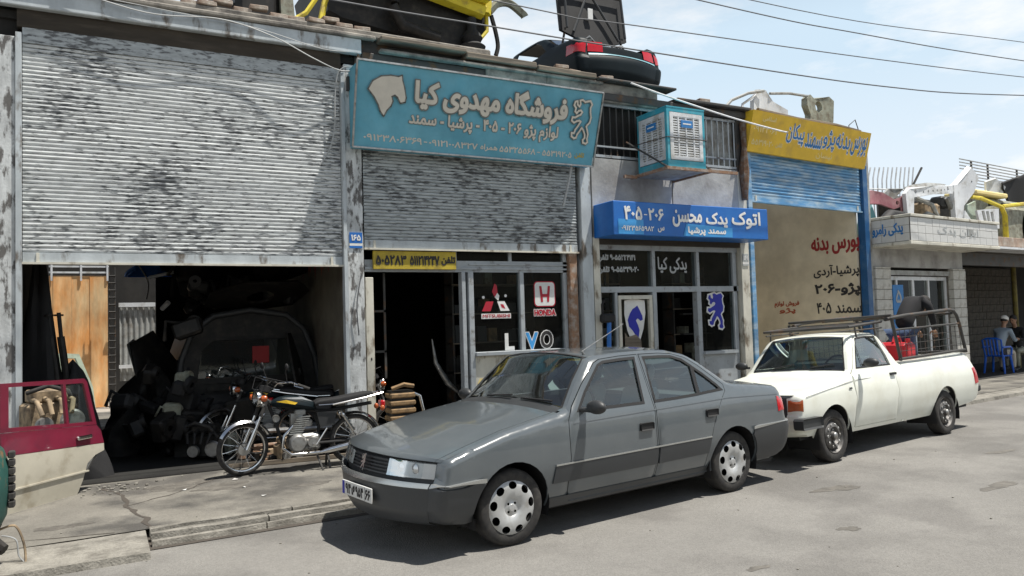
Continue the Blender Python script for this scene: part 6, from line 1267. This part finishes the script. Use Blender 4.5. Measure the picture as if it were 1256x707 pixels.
cable('bent_strut', [(5.18, .25, 6.3), (5.25, .25, 6.05), (5.28, .25, 5.85), (5.24, .25, 5.70)], .035, 'scrap_dark', 'dark curved strut under the grey arm', 'car part')
DW = thing('scrap_part', 'dark wreckage lump at the top edge above the wide shutter', 'wreck', (2.1, .6, 5.7)); mb = MB(); mb.box(1.55, 2.1, .3, 1.2, 5.70, 6.2, b=.08); mb.box(1.2, 1.6, .4, 1.0, 5.7, 5.95, b=.06); mb.build('block', 'scrap_dark', DW, world=True)
mb = MB(); mb.prism([(2.12, 5.7), (2.3, 5.7), (2.25, 6.3), (2.1, 6.3)], .3, .6, lambda a, b, h: (a, h, b)); tag(mb.build('scrap_plate', 'olive_metal'), 'grey upright plate between the dark lump and the yellow wreck', 'scrap panel')
# dark teal saloon rear on the roof, boot lid raised
TL = thing('wrecked_car', 'dark teal saloon wreck on the roof with its boot lid standing open', 'car', (7.40, 3.75, 5.27), math.radians(-88))
RO = [(1.2, 1.395), (1.35, 1.407), (1.7, 1.412), (2.0, 1.400), (2.22, 1.355), (2.36, 1.285), (2.70, 1.060)]+CHS[22:]+[(3.3, .245)]+arc(2.669, .29, .352, -8, 188)+[(1.2, .225)]
for sd in (-1, 1):
    B_.side('side_panel', RO, [[(1.35, .98), (1.40, 1.34), (2.0, 1.338), (2.225, 1.24), (2.50, 1.02), (2.3, .98)]], sd, 0, 'teal_paint', TL, th=.02)
    B_.side('rear_bumper', CHS[28:]+[(3.2, .25)]+arc(2.669, .29, .352+.005, -5, 42)+[(2.95, .60)], [], sd, .014, 'teal_paint', TL, th=.02)
    B_.side('tail_light', [(3.20, .70), (3.20, .87), (3.525, .86), (3.54, .68)], [], sd, .006, 'red_lens', TL)
    B_.strip('tail_light', l_te+.10, l_te+.27, .62*sd, 1*sd, .006, 'red_lens', TL, nv=5); B_.strip('rear_wing_top', l_tr-.2, l_te+.1, .88*sd, 1*sd, 0, 'teal_paint', TL, nv=2)
B_.strip('roof', B_.l_of(x=1.25), l_re, -1, 1, 0, 'teal_paint', TL, nv=10, th=.02); B_.strip('rear_window', l_re, l_rg, -.9, .9, -.004, 'car_glass', TL, nv=8)
B_.strip('tail_panel', l_te+.16, l_tb, -1, 1, -.008, 'teal_paint', TL, nv=8, th=.02); B_.strip('rear_bumper', l_tb-.01, l_end, -1, 1, .014, 'teal_paint', TL, nv=10, th=.02); B_.strip('bumper_strip', l_tb-.012, l_tb+.03, -1, 1, .024, 'teal_strip', TL, nv=10)
mb = MB(); mb.box(2.75, 3.45, -.66, .66, .50, .53); mb.box(2.6, 2.7, -.68, .68, .4, 1.0); mb.build('boot_floor', 'black', TL)
mb = MB(); mb.tube([(3.3, .3, .84), (3.45, .1, .93), (3.5, -.15, .86)], .022, 6).tube([(3.45, -.45, .90), (3.5, -.6, .97), (3.45, -.7, .88)], .018, 6); mb.build('loose_trim', 'dull_metal', TL, smooth=50)
bl = panel('boot_lid', [(-.70, .18), (-.35, .06), (.0, .02), (.35, .06), (.70, .18), (.68, 1.0), (.62, 1.06), (-.62, 1.02), (-.70, .95)], [], lambda a, b: (2.86-.12*b+.04*(1-(a/.7)**2), a, 1.12+b), 'black', TL, th=.05)
mb = MB()
for p, q in (((-.5, .15), (-.1, .95)), ((-.1, .95), (.45, .12)), ((-.6, .9), (.6, .92)), ((-.62, .2), (-.6, .95)), ((.6, .2), (.6, .95))): mb.tube([(2.95-.12*p[1], p[0], 1.12+p[1]), (2.95-.12*q[1], q[0], 1.12+q[1])], .022, 6)
mb.build('lid_rib', 'dark_trim', TL); mb = MB(); mb.box(2.88, 2.90, -.16, -.06, 1.55, 1.74); mb.build('lid_label', 'plate_white', TL); mb = MB(); mb.tube([(2.7, -.6, 1.0), (2.84, -.6, 1.35)], .02, 6).tube([(2.7, .6, 1.0), (2.84, .6, 1.35)], .02, 6); mb.build('hinge', 'dark_steel', TL)
# ---------------------------------------------------------------- scrap on the roofs further along (turned frame)
def Bw(t, n, z): return Vector(BL)+Matrix.Rotation(BA, 3, 'Z') @ Vector((t, n, z))
def bpanel(name, lab, pts, m, n=.25, holes=(), bend=0, th=.04, cat='scrap panel', tilt=0):
    x0 = min(p[0] for p in pts); z0 = min(p[1] for p in pts); P = [(a-x0, b-z0) for a, b in pts]; v, f = fill([P]+[[(a-x0, b-z0) for a, b in h] for h in holes], .09)
    o = obj(name, [(a, bend*math.sin(a*3.5)+tilt*b, b) for a, b in v], f, m, smooth=40, th=th); o.location = Bw(x0, n, z0); o.rotation_euler = (0, 0, BA); return tag(o, lab, cat)
def btube(name, lab, pts, r, m, cat='scrap bar'):
    P = [Bw(*p) for p in pts]; o0 = P[0]; mb = MB(); mb.tube([p-o0 for p in P], r, 7); o = mb.build(name, m, smooth=50); o.location = o0; return tag(o, lab, cat)
bpanel('scrap_sheet_metal', 'grey white inner wing with a dark hole standing on the yellow sign shop', [(.72, 5.22), (.80, 5.66), (1.0, 5.90), (1.22, 5.92), (1.40, 5.72), (1.72, 5.58), (1.70, 5.22)], 'white_old', holes=[circ(1.46, 5.40, .08, 12, rx=.06)], bend=.08, th=.08)
btube('bent_pipe', 'thin grey pipe arching left from the inner wing', [(-.15, .3, 5.28), (.2, .3, 5.58), (.6, .25, 5.75), (1.05, .25, 5.86)], .028, 'grey_old'); btube('bent_pipe', 'short pale pipe under the arching one', [(.42, .3, 5.3), (.5, .3, 5.55), (.8, .25, 5.74)], .024, 'white_old')
btube('bent_pipe', 'straight thin bar joining the two pieces on the yellow sign shop', [(1.3, .3, 5.86), (1.9, .3, 5.95), (2.5, .3, 5.98)], .026, 'grey_old')
bpanel('scrap_bracket', 'olive pressed bracket with a round hole above the yellow sign', [(2.42, 5.28), (2.52, 5.62), (2.38, 5.78), (2.40, 5.92), (2.55, 6.02), (2.70, 5.96), (3.16, 6.06), (3.28, 5.98), (3.24, 5.55), (3.05, 5.3)], 'olive_metal', holes=[circ(2.84, 5.82, .11, 14)], bend=.06, th=.12)
rnd = random.Random(11)
for i in range(12):
    s = rnd.uniform(.06, .14); mb = MB(); mb.box(-s, s, -s, s, 0, s*1.1, b=.02); mb.tube([(0, 0, s), (s*1.6, 0, s*1.6), (s*2, 0, .02)], s*.2, 6); o = mb.build('scrap_part', rnd.choice(['olive_metal', 'grey_old', 'scrap_dark', 'rusty_iron']), smooth=30); o.location = Bw(1.7+i*.19, rnd.uniform(.1, .5), 5.2); o.rotation_euler = (0, 0, rnd.uniform(0, 3)); tag(o, 'small rusty part in the row lying above the yellow sign', 'car part', 'small parts above the yellow sign')
btube('twisted_wire', 'tangle of wire at the end of the yellow sign roof', [(3.5, .1, 5.22), (3.6, .15, 5.5), (3.75, .1, 5.62), (3.9, .12, 5.4), (4.0, .1, 5.22)], .01, 'dark_steel')
btube('roof_rail', 'worn board along the top of the yellow sign', [(.2, -.25, 5.27), (1.4, -.2, 5.27), (2.6, -.2, 5.30), (3.4, -.2, 5.27)], .035, 'old_wood', 'board')
# behind the tiled parapet
Z5 = 3.3
bpanel('car_wing', 'faded pink car wing lying behind the tiled parapet', [(3.96, 4.14), (4.22, 4.21), (4.61, 4.19), (4.94, 4.06), (5.2, 4.12), (5.45, 4.32), (5.59, 4.37), (5.36, 4.13), (5.34, 3.40), (5.21, 3.40), (5.18, 3.92), (4.92, 3.85), (4.53, 3.94), (3.94, 3.91)], 'pink_paint', n=.05, holes=[circ(5.04, 3.99, .05, 10)], bend=.05)
bpanel('scrap_sheet_metal', 'grey curved sheet over the end of the pink wing', [(4.92, 4.2), (5.24, 4.35), (5.76, 4.38), (5.48, 4.16), (5.24, 4.1)], 'grey_old', n=.25, bend=.06)
bpanel('car_bonnet', 'long grey car bonnet resting on the white slam panel', [(5.38, 4.26), (5.52, 4.38), (5.93, 4.47), (6.54, 4.56), (7.24, 4.61), (7.62, 4.62), (7.35, 4.55), (6.53, 4.47), (5.81, 4.36)], 'grey_old', n=.0, bend=.04, tilt=.6)
bpanel('car_nose_section', 'white slam panel with a row of holes behind the parapet', [(5.16, 4.18), (5.36, 4.29), (6.33, 4.43), (7.23, 4.51), (7.27, 4.41), (7.2, 4.32), (6.31, 4.24), (5.55, 4.13), (5.45, 3.4), (5.25, 3.4)], 'white_old', n=-.1, holes=[circ(5.62, 4.26, .05, 10), circ(6.95, 4.41, .055, 10)]+[circ(5.92+.17*k, 4.27+.020*k, .028, 8) for k in range(6)], bend=.03, th=.08)
bpanel('car_wing', 'tall white wing rising to a point behind the parapet', [(7.33, 4.53), (7.6, 4.58), (8.21, 5.01), (8.32, 4.93), (8.46, 4.79), (8.26, 4.43), (7.88, 4.1), (7.75, 3.3), (7.39, 3.3), (7.33, 4.25)], 'white_old', n=-.05, holes=[circ(8.2, 4.68, .03, 8)], bend=.06, th=.10)
o = thing('scrap_engine_bay', 'dark open engine bay between the slam panel and the white wing', 'wreck', tuple(Bw(6.0, .5, 3.3)), BA); mb = MB(); mb.box(0, 2.3, 0, .6, 0, 1.0, b=.1); mb.build('bulkhead', 'scrap_dark', o)
mb = MB(); mb.box(.35, 1.1, -.35, -.02, .2, .82, b=.05); mb.build('gearbox', 'scrap_tan', o); mb = MB(); mb.tube([(.1, -.3, .9), (.5, -.45, .75), (.7, -.5, .4)], .05, 7).tube([(1.2, -.45, .95), (1.45, -.45, .6), (1.35, -.4, .3)], .06, 7).tube([(.0, -.4, .4), (.3, -.45, .55), (.6, -.45, .5)], .04, 7); mb.build('strut', 'grey_old', o, smooth=50)
mb = MB(); mb.box(1.1, 1.6, -.4, -.1, .75, 1.0, b=.04); mb.tube([(-.3, -.3, .2), (.0, -.35, .28), (.3, -.3, .2)], .07, 8); mb.build('air_box', 'dark_trim', o, smooth=40)
bpanel('scrap_sheet_metal', 'small white folded sheet leaning on the parapet', [(7.0, 3.5), (7.15, 3.9), (7.5, 3.62), (7.5, 3.45)], 'white_old', n=-.35)
o = thing('rubber_roll', 'black rubber roll behind the parapet', 'roll', tuple(Bw(4.4, .0, 3.55)), BA); mb = MB(); mb.tube([(0, 0, .0), (.3, 0, .14), (.75, 0, .16)], [.1, .14, .1], 10); mb.build('casing', 'black', o, smooth=50); mb = MB(); mb.lathe([(0, -.01), (.07, -.01), (.07, .02)], (.76, 0, .16), (1, 0, 0), 10); mb.build('end_cap', 'rubber', o)
heap('tarp_bundle', 'turquoise cloth bundle behind the end of the parapet', 'bundle', *Bw(4.36, .32, 3.3), .26, .2, .78, 'cyan_tarp', 8, .12)
bpanel('scrap_sheet_metal', 'pale olive sheet leaning next to the pointed white wing', [(8.24, 4.15), (8.76, 4.29), (8.74, 3.3), (8.2, 3.3)], 'pale_green', n=.1, bend=.05)
F1 = thing('curved_fence', 'row of white curved fence bars behind the roof scrap', 'fence', tuple(Bw(8.1, 2.5, 3.3)), BA)
for k in range(11): x = .15+k*.215; zb_ = .0; mb = MB(); mb.tube([(x, 0, 0), (x-.04, 0, 1.62), (x-.02, 0, 1.92), (x+.10, 0, 2.2+.02*k)], .020, 5); mb.build('bar', 'white_old', F1, smooth=50)
mb = MB(); mb.tube([(0, 0, 1.62), (2.5, 0, 1.76)], .02, 5).tube([(0, 0, .3), (2.5, 0, .3)], .02, 5); mb.build('rail', 'white_old', F1)
F2 = thing('slatted_fence', 'grey horizontal slat fence beyond the roof scrap', 'fence', tuple(Bw(14.2, 3, 3.3)), BA)
for k in range(9): x0_ = 0 if k > 4 else .5; mb = MB(); mb.box(x0_, 7, -.01, .01, 2.28+k*.10, 2.31+k*.10); mb.build('slat', 'grey_old', F2)
for x in (.8, 1.9, 4, 6): mb = MB(); mb.box(x, x+.05, .012, .06, 0, 3.1); mb.build('post', 'dark_steel', F2)
rod('leaning_bar', 'thin dark bar leaning above the curved fence', tuple(Bw(9.6, 2.4, 4.5)), tuple(Bw(10.74, 2.4, 5.69)), .03, 'scrap_dark')
FY = thing('stripped_wreck', 'yellow stripped car body on the roof by the slatted fence', 'wreck', tuple(Bw(9.0, .0, 3.3)), BA)
mb = MB(); mb.tube([(-.77, 0, 1.03), (-.26, 0, 1.03), (.72, 0, .89), (.90, 0, .68), (.88, 0, -.1)], [.04, .05, .05, .06, .07], 7).tube([(.79, 0, .90), (2.0, 0, 1.04), (4.2, 0, 1.10)], .05, 7); mb.build('arch', 'yellow_paint', FY, smooth=50)
mb = MB(); mb.box(.4, 2.1, .4, 1.2, 1.25, 1.37, b=.03); mb.build('roof_edge', 'faded_yellow_print', FY); mb = MB(); mb.box(.95, 4.4, .08, .9, -.1, .98, b=.1); mb.box(.3, 4.2, .5, 1.4, .8, 1.22, b=.06); mb.build('engine_bay', 'olive_metal', FY)
mb = MB(); mb.box(1.2, 1.45, .45, .52, 1.0, 1.12, b=.02).box(1.9, 2.1, .45, .52, 1.02, 1.12, b=.02); mb.build('vent_slot', 'scrap_dark', FY)
mb = MB(); mb.lathe([(0, -.02), (.50, -.02), (.54, .03)], (2.55, .05, .42), (0, 1, 0), 24); mb.build('wheel_arch', 'black_hole', FY)
GF = thing('radiator_grille', 'white slotted radiator grille behind the parapet end', 'grille', tuple(Bw(8.25, -.1, 3.60)), BA)
panel('frame', [(.0, .40), (.15, .02), (1.08, .02), (1.1, .50), (.5, .46)], [[(.22+.22*k, .40), (.36+.22*k, .42), (.48+.20*k, .08), (.34+.20*k, .08)] for k in range(3)], lambda a, b: (a, 0, b), 'white_old', GF, th=.05)
bpanel('car_bonnet', 'black bonnet standing at the far end of the roof scrap', [(11.54, 5.03), (12.4, 5.24), (12.87, 5.41), (13.4, 5.45), (13.4, 4.4), (12.19, 4.4), (11.67, 4.94)], 'black', n=.7, bend=.1); bpanel('scrap_sheet_metal', 'white crumpled sheet beside the black bonnet', [(10.82, 5.02), (11.57, 5.19), (11.84, 4.96), (11.53, 4.4), (10.94, 4.4)], 'white_old', n=.8, bend=.12)
# ---------------------------------------------------------------- cargo in the pick-up
def PUw(x, y, z): a = PU.rotation_euler.z; return Vector(PU.location)+Matrix.Rotation(a, 3, 'Z') @ Vector((x, y, z))
o = thing('jerrycan', 'red plastic jerrycan in the pickup bed', 'jerrycan', tuple(PUw(2.35, -.35, .95)), PU.rotation_euler.z); mb = MB(); mb.box(-.14, .14, -.2, .2, -.38, .36, b=.04); mb.build('body', 'red_can', o)
mb = MB(); mb.tube([(-.1, 0, .36), (-.06, 0, .43), (.08, 0, .43), (.1, 0, .36)], .02, 6).lathe([(0, 0), (.035, 0), (.035, .05), (0, .05)], (.0, -.15, .36), (0, 0, 1), 10); mb.build('handle', 'red_can', o)
for x, y, rx, h, m, l, s_ in ((2.0, -.3, .26, .72, 'pink_paint', 'dusty pink sack in the pickup bed', 2), (2.75, -.25, .24, .74, 'sack_white', 'white sack behind the red jerrycan', 3), (3.1, .1, .28, .72, 'black_cloth', 'black bag at the back of the pickup bed', 6)): heap('sack', l, 'sack', *PUw(x, y, .57), rx, .28, h, m, s_, .1)
# ---------------------------------------------------------------- people and chair
def skin(name, J, E, par, m, sub=2):
    me = bpy.data.meshes.new(name); me.from_pydata([j[0] for j in J], E, []); o = bpy.data.objects.new(name, me); C.objects.link(o); o.parent = par
    md = o.modifiers.new('s', 'SKIN'); md.use_smooth_shade = True
    for i, j in enumerate(J): r = j[1]; me.skin_vertices[0].data[i].radius = r if isinstance(r, tuple) else (r, r)
    me.skin_vertices[0].data[0].use_root = True; sm = o.modifiers.new('b', 'SUBSURF'); sm.levels = sub; sm.render_levels = sub; me.materials.append(MT[m]); return o
def head(par, c, face, cap=None):
    """face: unit direction the face looks"""
    t = Matrix.Rotation(math.atan2(face[1], face[0]), 4, 'Z'); rx = Matrix.Translation(Vector(c)) @ t @ Matrix.Rotation(face[2] if len(face) > 2 else 0, 4, 'Y'); mb = MB(); n, k = 20, 14
    for i in range(k+1):
        a = math.pi*i/k
        for j in range(n):
            b = 2*math.pi*j/n; x, y, z = math.sin(a)*math.cos(b), math.sin(a)*math.sin(b), math.cos(a); w = 1-.22*max(0, -z)**1.3; px = .098*x*w+(.012 if x > 0 and z < -.3 else 0); mb.v.append((px, .076*y*w, .118*z))
    for i in range(k):
        for j in range(n): mb.f.append((i*n+j, (i+1)*n+j, (i+1)*n+(j+1) % n, i*n+(j+1) % n)); mb.m.append(0)
    mb.ball((.10, 0, -.015), (.022, .014, .03), n=8, k=6)
    for s_ in (-1, 1): mb.ball((0, s_*.078, -.01), (.018, .012, .03), n=8, k=6); mb.ball((.088, s_*.03, .012), (.012, .014, .009), 1, 8, 6)
    mb.ball((.092, 0, -.058), (.012, .024, .008), 2, 8, 6); mb.v = [rx @ Vector(p) for p in mb.v]; mb.build('head', ['skin', 'hair', 'pink_paint'], par, smooth=70)
    mb = MB(); mb.ball((-.014, 0, .028), (.102, .086, .108), n=16, k=10); mb.v = [rx @ Vector(p) for p in mb.v if 1]; mb.f = [q for q in mb.f if sum((rx.inverted() @ mb.v[i]).z-(rx.inverted() @ mb.v[i]).x*.5 for i in q)/len(q) > .0]; mb.m = [0]*len(mb.f); mb.build('hair', 'hair', par, smooth=70)
    if cap:
        mb = MB(); mb.ball((-.01, 0, .05), (.112, .094, .085), n=16, k=8); mb.ball((.11, 0, .045), (.06, .06, .010), n=12, k=5); mb.v = [rx @ Vector(p) for p in mb.v]; mb.build('cap', cap, par, smooth=60)
def hand(par, w, d, s=1, n=(0, 0, -1), m='skin'):
    """palm with four curled fingers and a thumb, from wrist w along d"""
    w = Vector(w); d = Vector(d).normalized(); n = Vector(n); n = (n-d*n.dot(d)).normalized(); q = d.cross(n)*s; mb = MB(); pv_ = [w, w+d*.04, w+d*.085]; mb.tube(pv_, [.022, .036, .034], 8)
    for k, l in enumerate((.062, .072, .067, .052)):
        b = w+d*.08+q*(-.027+.018*k); mb.tube([b, b+d*l*.5+n*.008, b+d*l*.8+n*.03, b+d*l*.75+n*.05], [.0095, .009, .008, .006], 6)
    b = w+d*.03-q*.03; mb.tube([b, b-q*.025+d*.02+n*.01, b-q*.03+d*.05+n*.02], [.012, .011, .008], 6); return mb.build('hand', m, par, smooth=60)
def person_sitting(lab, loc, rz, shirt, trousers, cap, lean=.25, dz=0, arms=True):
    """faces +x; seat height .45"""
    p = thing('person', lab, 'person', loc, rz); h = .50
    bk = lambda t: (lean*t*.55, 0, h+.08+t*.50)
    J = [((0, 0, h), (.13, .16)), (bk(.3), (.11, .145)), (bk(.7), (.12, .17)), (bk(1.0), (.09, .15)), (bk(1.12), (.05, .055)), (Vector(bk(1.12))+Vector((.03, 0, .07)), .05)]
    E = [(0, 1), (1, 2), (2, 3), (3, 4), (4, 5)]; sk = list(J); EE = list(E)
    for s_ in (-1, 1):
        k = len(J); sh = Vector(bk(.97))+Vector((0, s_*.17, 0)); el = sh+Vector((.12, s_*.05, -.27)); wr = el+Vector((.24, -s_*.06, .03)); J += [(sh, .062), (el, .047), (el.lerp(wr, .75), .036)]; E += [(3, k), (k, k+1), (k+1, k+2)]
        hand(p, el.lerp(wr, .95), wr-el, s_); mb = MB(); mb.tube([el.lerp(wr, .6), wr], [.032, .025], 8); mb.build('forearm', 'skin', p, smooth=60)
    skin('shirt', [(tuple(a), b) for a, b in J[:5]]+[(tuple(a), b) for a, b in J[6:]], [(a, b) for a, b in [(0, 1), (1, 2), (2, 3), (3, 4)]]+[(a if a == 3 else a-1, b-1) for a, b in E if b > 5], p, shirt)
    mb = MB(); mb.tube([bk(1.05), Vector(bk(1.12))+Vector((.05, 0, .09))], [.055, .05], 10); mb.build('neck', 'skin', p, smooth=60)
    L_ = [((0, 0, h-.01), (.13, .15))]; LE = []
    for s_ in (-1, 1): k = len(L_); L_ += [((.10, s_*.10, h), .092), ((.44, s_*.14, h+.01), .066), ((.46, s_*.14, .26), .054), ((.44, s_*.14, .10), .048)]; LE += [(0, k), (k, k+1), (k+1, k+2), (k+2, k+3)]
    skin('trousers', L_, LE, p, trousers)
    for s_ in (-1, 1): mb = MB(); mb.ball((.50, s_*.14, .04), (.135, .045, .042), n=12, k=6); mb.ball((.43, s_*.14, .06), (.06, .042, .055), n=10, k=6); mb.build('shoe', 'black', p, smooth=60)
    hc = Vector(bk(1.12))+Vector((.085, 0, .17)); head(p, hc, (1, 0, .25), cap); return p
def chair(lab, loc, rz):
    c = thing('plastic_chair', lab, 'chair', loc, rz); mb = MB(); mb.box(-.22, .22, -.22, .22, .42, .45, b=.015); mb.build('seat', 'blue_plastic', c)
    mb = MB(); mb.tube([(-.22, -.2, .44), (-.30, -.22, .84), (-.31, -.12, .88), (-.31, .12, .88), (-.30, .22, .84), (-.22, .2, .44)], .022, 8)
    for y in (-.12, -.04, .04, .12): mb.tube([(-.23, y, .45), (-.31, y, .87)], .020, 6)
    mb.build('backrest', 'blue_plastic', c, smooth=50)
    for x in (-1, 1):
        for y in (-1, 1): mb = MB(); mb.tube([(x*.2, y*.2, .43), (x*.24, y*.24, .0)], [.032, .022], 6); mb.build('leg', 'blue_plastic', c)
    for y in (-1, 1): mb = MB(); mb.tube([(-.27, y*.23, .66), (.10, y*.25, .66), (.20, y*.24, .62), (.21, y*.22, .44)], .024, 8); mb.build('armrest', 'blue_plastic', c, smooth=50)
    return c
cp = Bw(10.25, .5, PZ+.01); chair('blue plastic armchair at the edge of the open bay', tuple(cp), BA)
person_sitting('man in pale blue shirt, beige trousers and white cap sitting on the blue chair', tuple(Bw(10.32, .5, PZ+.01)), BA, 'shirt_blue', 'beige_cloth', 'cap_white', lean=.5)
chair('second blue plastic chair, mostly outside the frame', tuple(Bw(11.4, .95, PZ+.01)), BA+math.pi) if 0 else None
st2 = thing('stool', 'low stool under the dark shirted man', 'stool', tuple(Bw(11.82, .62, PZ+.01)), BA); mb = MB(); mb.box(-.2, .2, -.2, .2, .4, .45, b=.01); mb.build('seat', 'old_wood', st2)
for x in (-1, 1):
    for y in (-1, 1): mb = MB(); mb.box(x*.17-.02, x*.17+.02, y*.17-.02, y*.17+.02, 0, .4); mb.build('leg', 'old_wood', st2)
person_sitting('man in dark shirt and grey trousers sitting opposite at the picture edge', tuple(Bw(11.75, .62, PZ+.01)), BA+math.pi, 'shirt_dark', 'olive_metal', None, lean=.3)
# person bending forward in front of the stone shop, seen through the cage
pb = thing('person', 'person in black jacket and jeans bending forward in the pickup bed', 'person', tuple(PUw(2.62, -.30, .56)), PU.rotation_euler.z)
J = [((0, 0, .92), (.13, .15)), ((.14, 0, 1.12), (.12, .15)), ((.34, 0, 1.26), (.13, .18)), ((.50, 0, 1.30), (.08, .12)), ((.58, 0, 1.30), (.055, .055))]; E = [(0, 1), (1, 2), (2, 3), (3, 4)]
for s_ in (-1, 1): k = len(J); J += [((.44, s_*.18, 1.26), .06), ((.52, s_*.2, 1.02), .048), ((.66, s_*.14, .90), .036)]; E += [(3, k), (k, k+1), (k+1, k+2)]; hand(pb, (.68, s_*.13, .885), (.8, -.2*s_, -.4), s_)
skin('jacket', J, E, pb, 'shirt_dark'); L_ = [((0, 0, .90), (.13, .15))]; E = []
for s_ in (-1, 1): k = len(L_); L_ += [((.0, s_*.10, .82), .09), ((.06, s_*.11, .48), .068), ((-.02, s_*.12, .12), .05)]; E += [(0, k), (k, k+1), (k+1, k+2)]; mb = MB(); mb.ball((.04, s_*.12, .04), (.135, .045, .042), n=12, k=6); mb.build('shoe', 'black', pb, smooth=60)
skin('trousers', L_, E, pb, 'jeans'); mb = MB(); mb.tube([(.52, 0, 1.29), (.64, 0, 1.29)], .05, 10); mb.build('neck', 'skin', pb, smooth=60); head(pb, (.70, 0, 1.27), (1, 0, .9))
rnd2 = random.Random(31)
for i in range(16):
    x = rnd2.uniform(-1, 11); y = kerb_y(x)+(rnd2.uniform(.4, 2.2) if i % 2 else rnd2.uniform(-1.2, -.15)); s = rnd2.uniform(.015, .04)
    o = MB().add([(-s, -s*.6, .002), (s, -s*.7, .006), (s*.8, s*.6, .003), (-s*.7, s*.8, .010)], [(0, 1, 2, 3)]).build('paper_scrap', rnd2.choice(['plate_white', 'beige_cloth', 'sack_white']), th=.001); o.location = (x, y, (PZ if y > kerb_y(x) else 0)+.004); o.rotation_euler = (0, 0, rnd2.uniform(0, 6)); tag(o, 'scrap of pale paper litter lying near the kerb', 'litter', 'paper litter near the kerb')
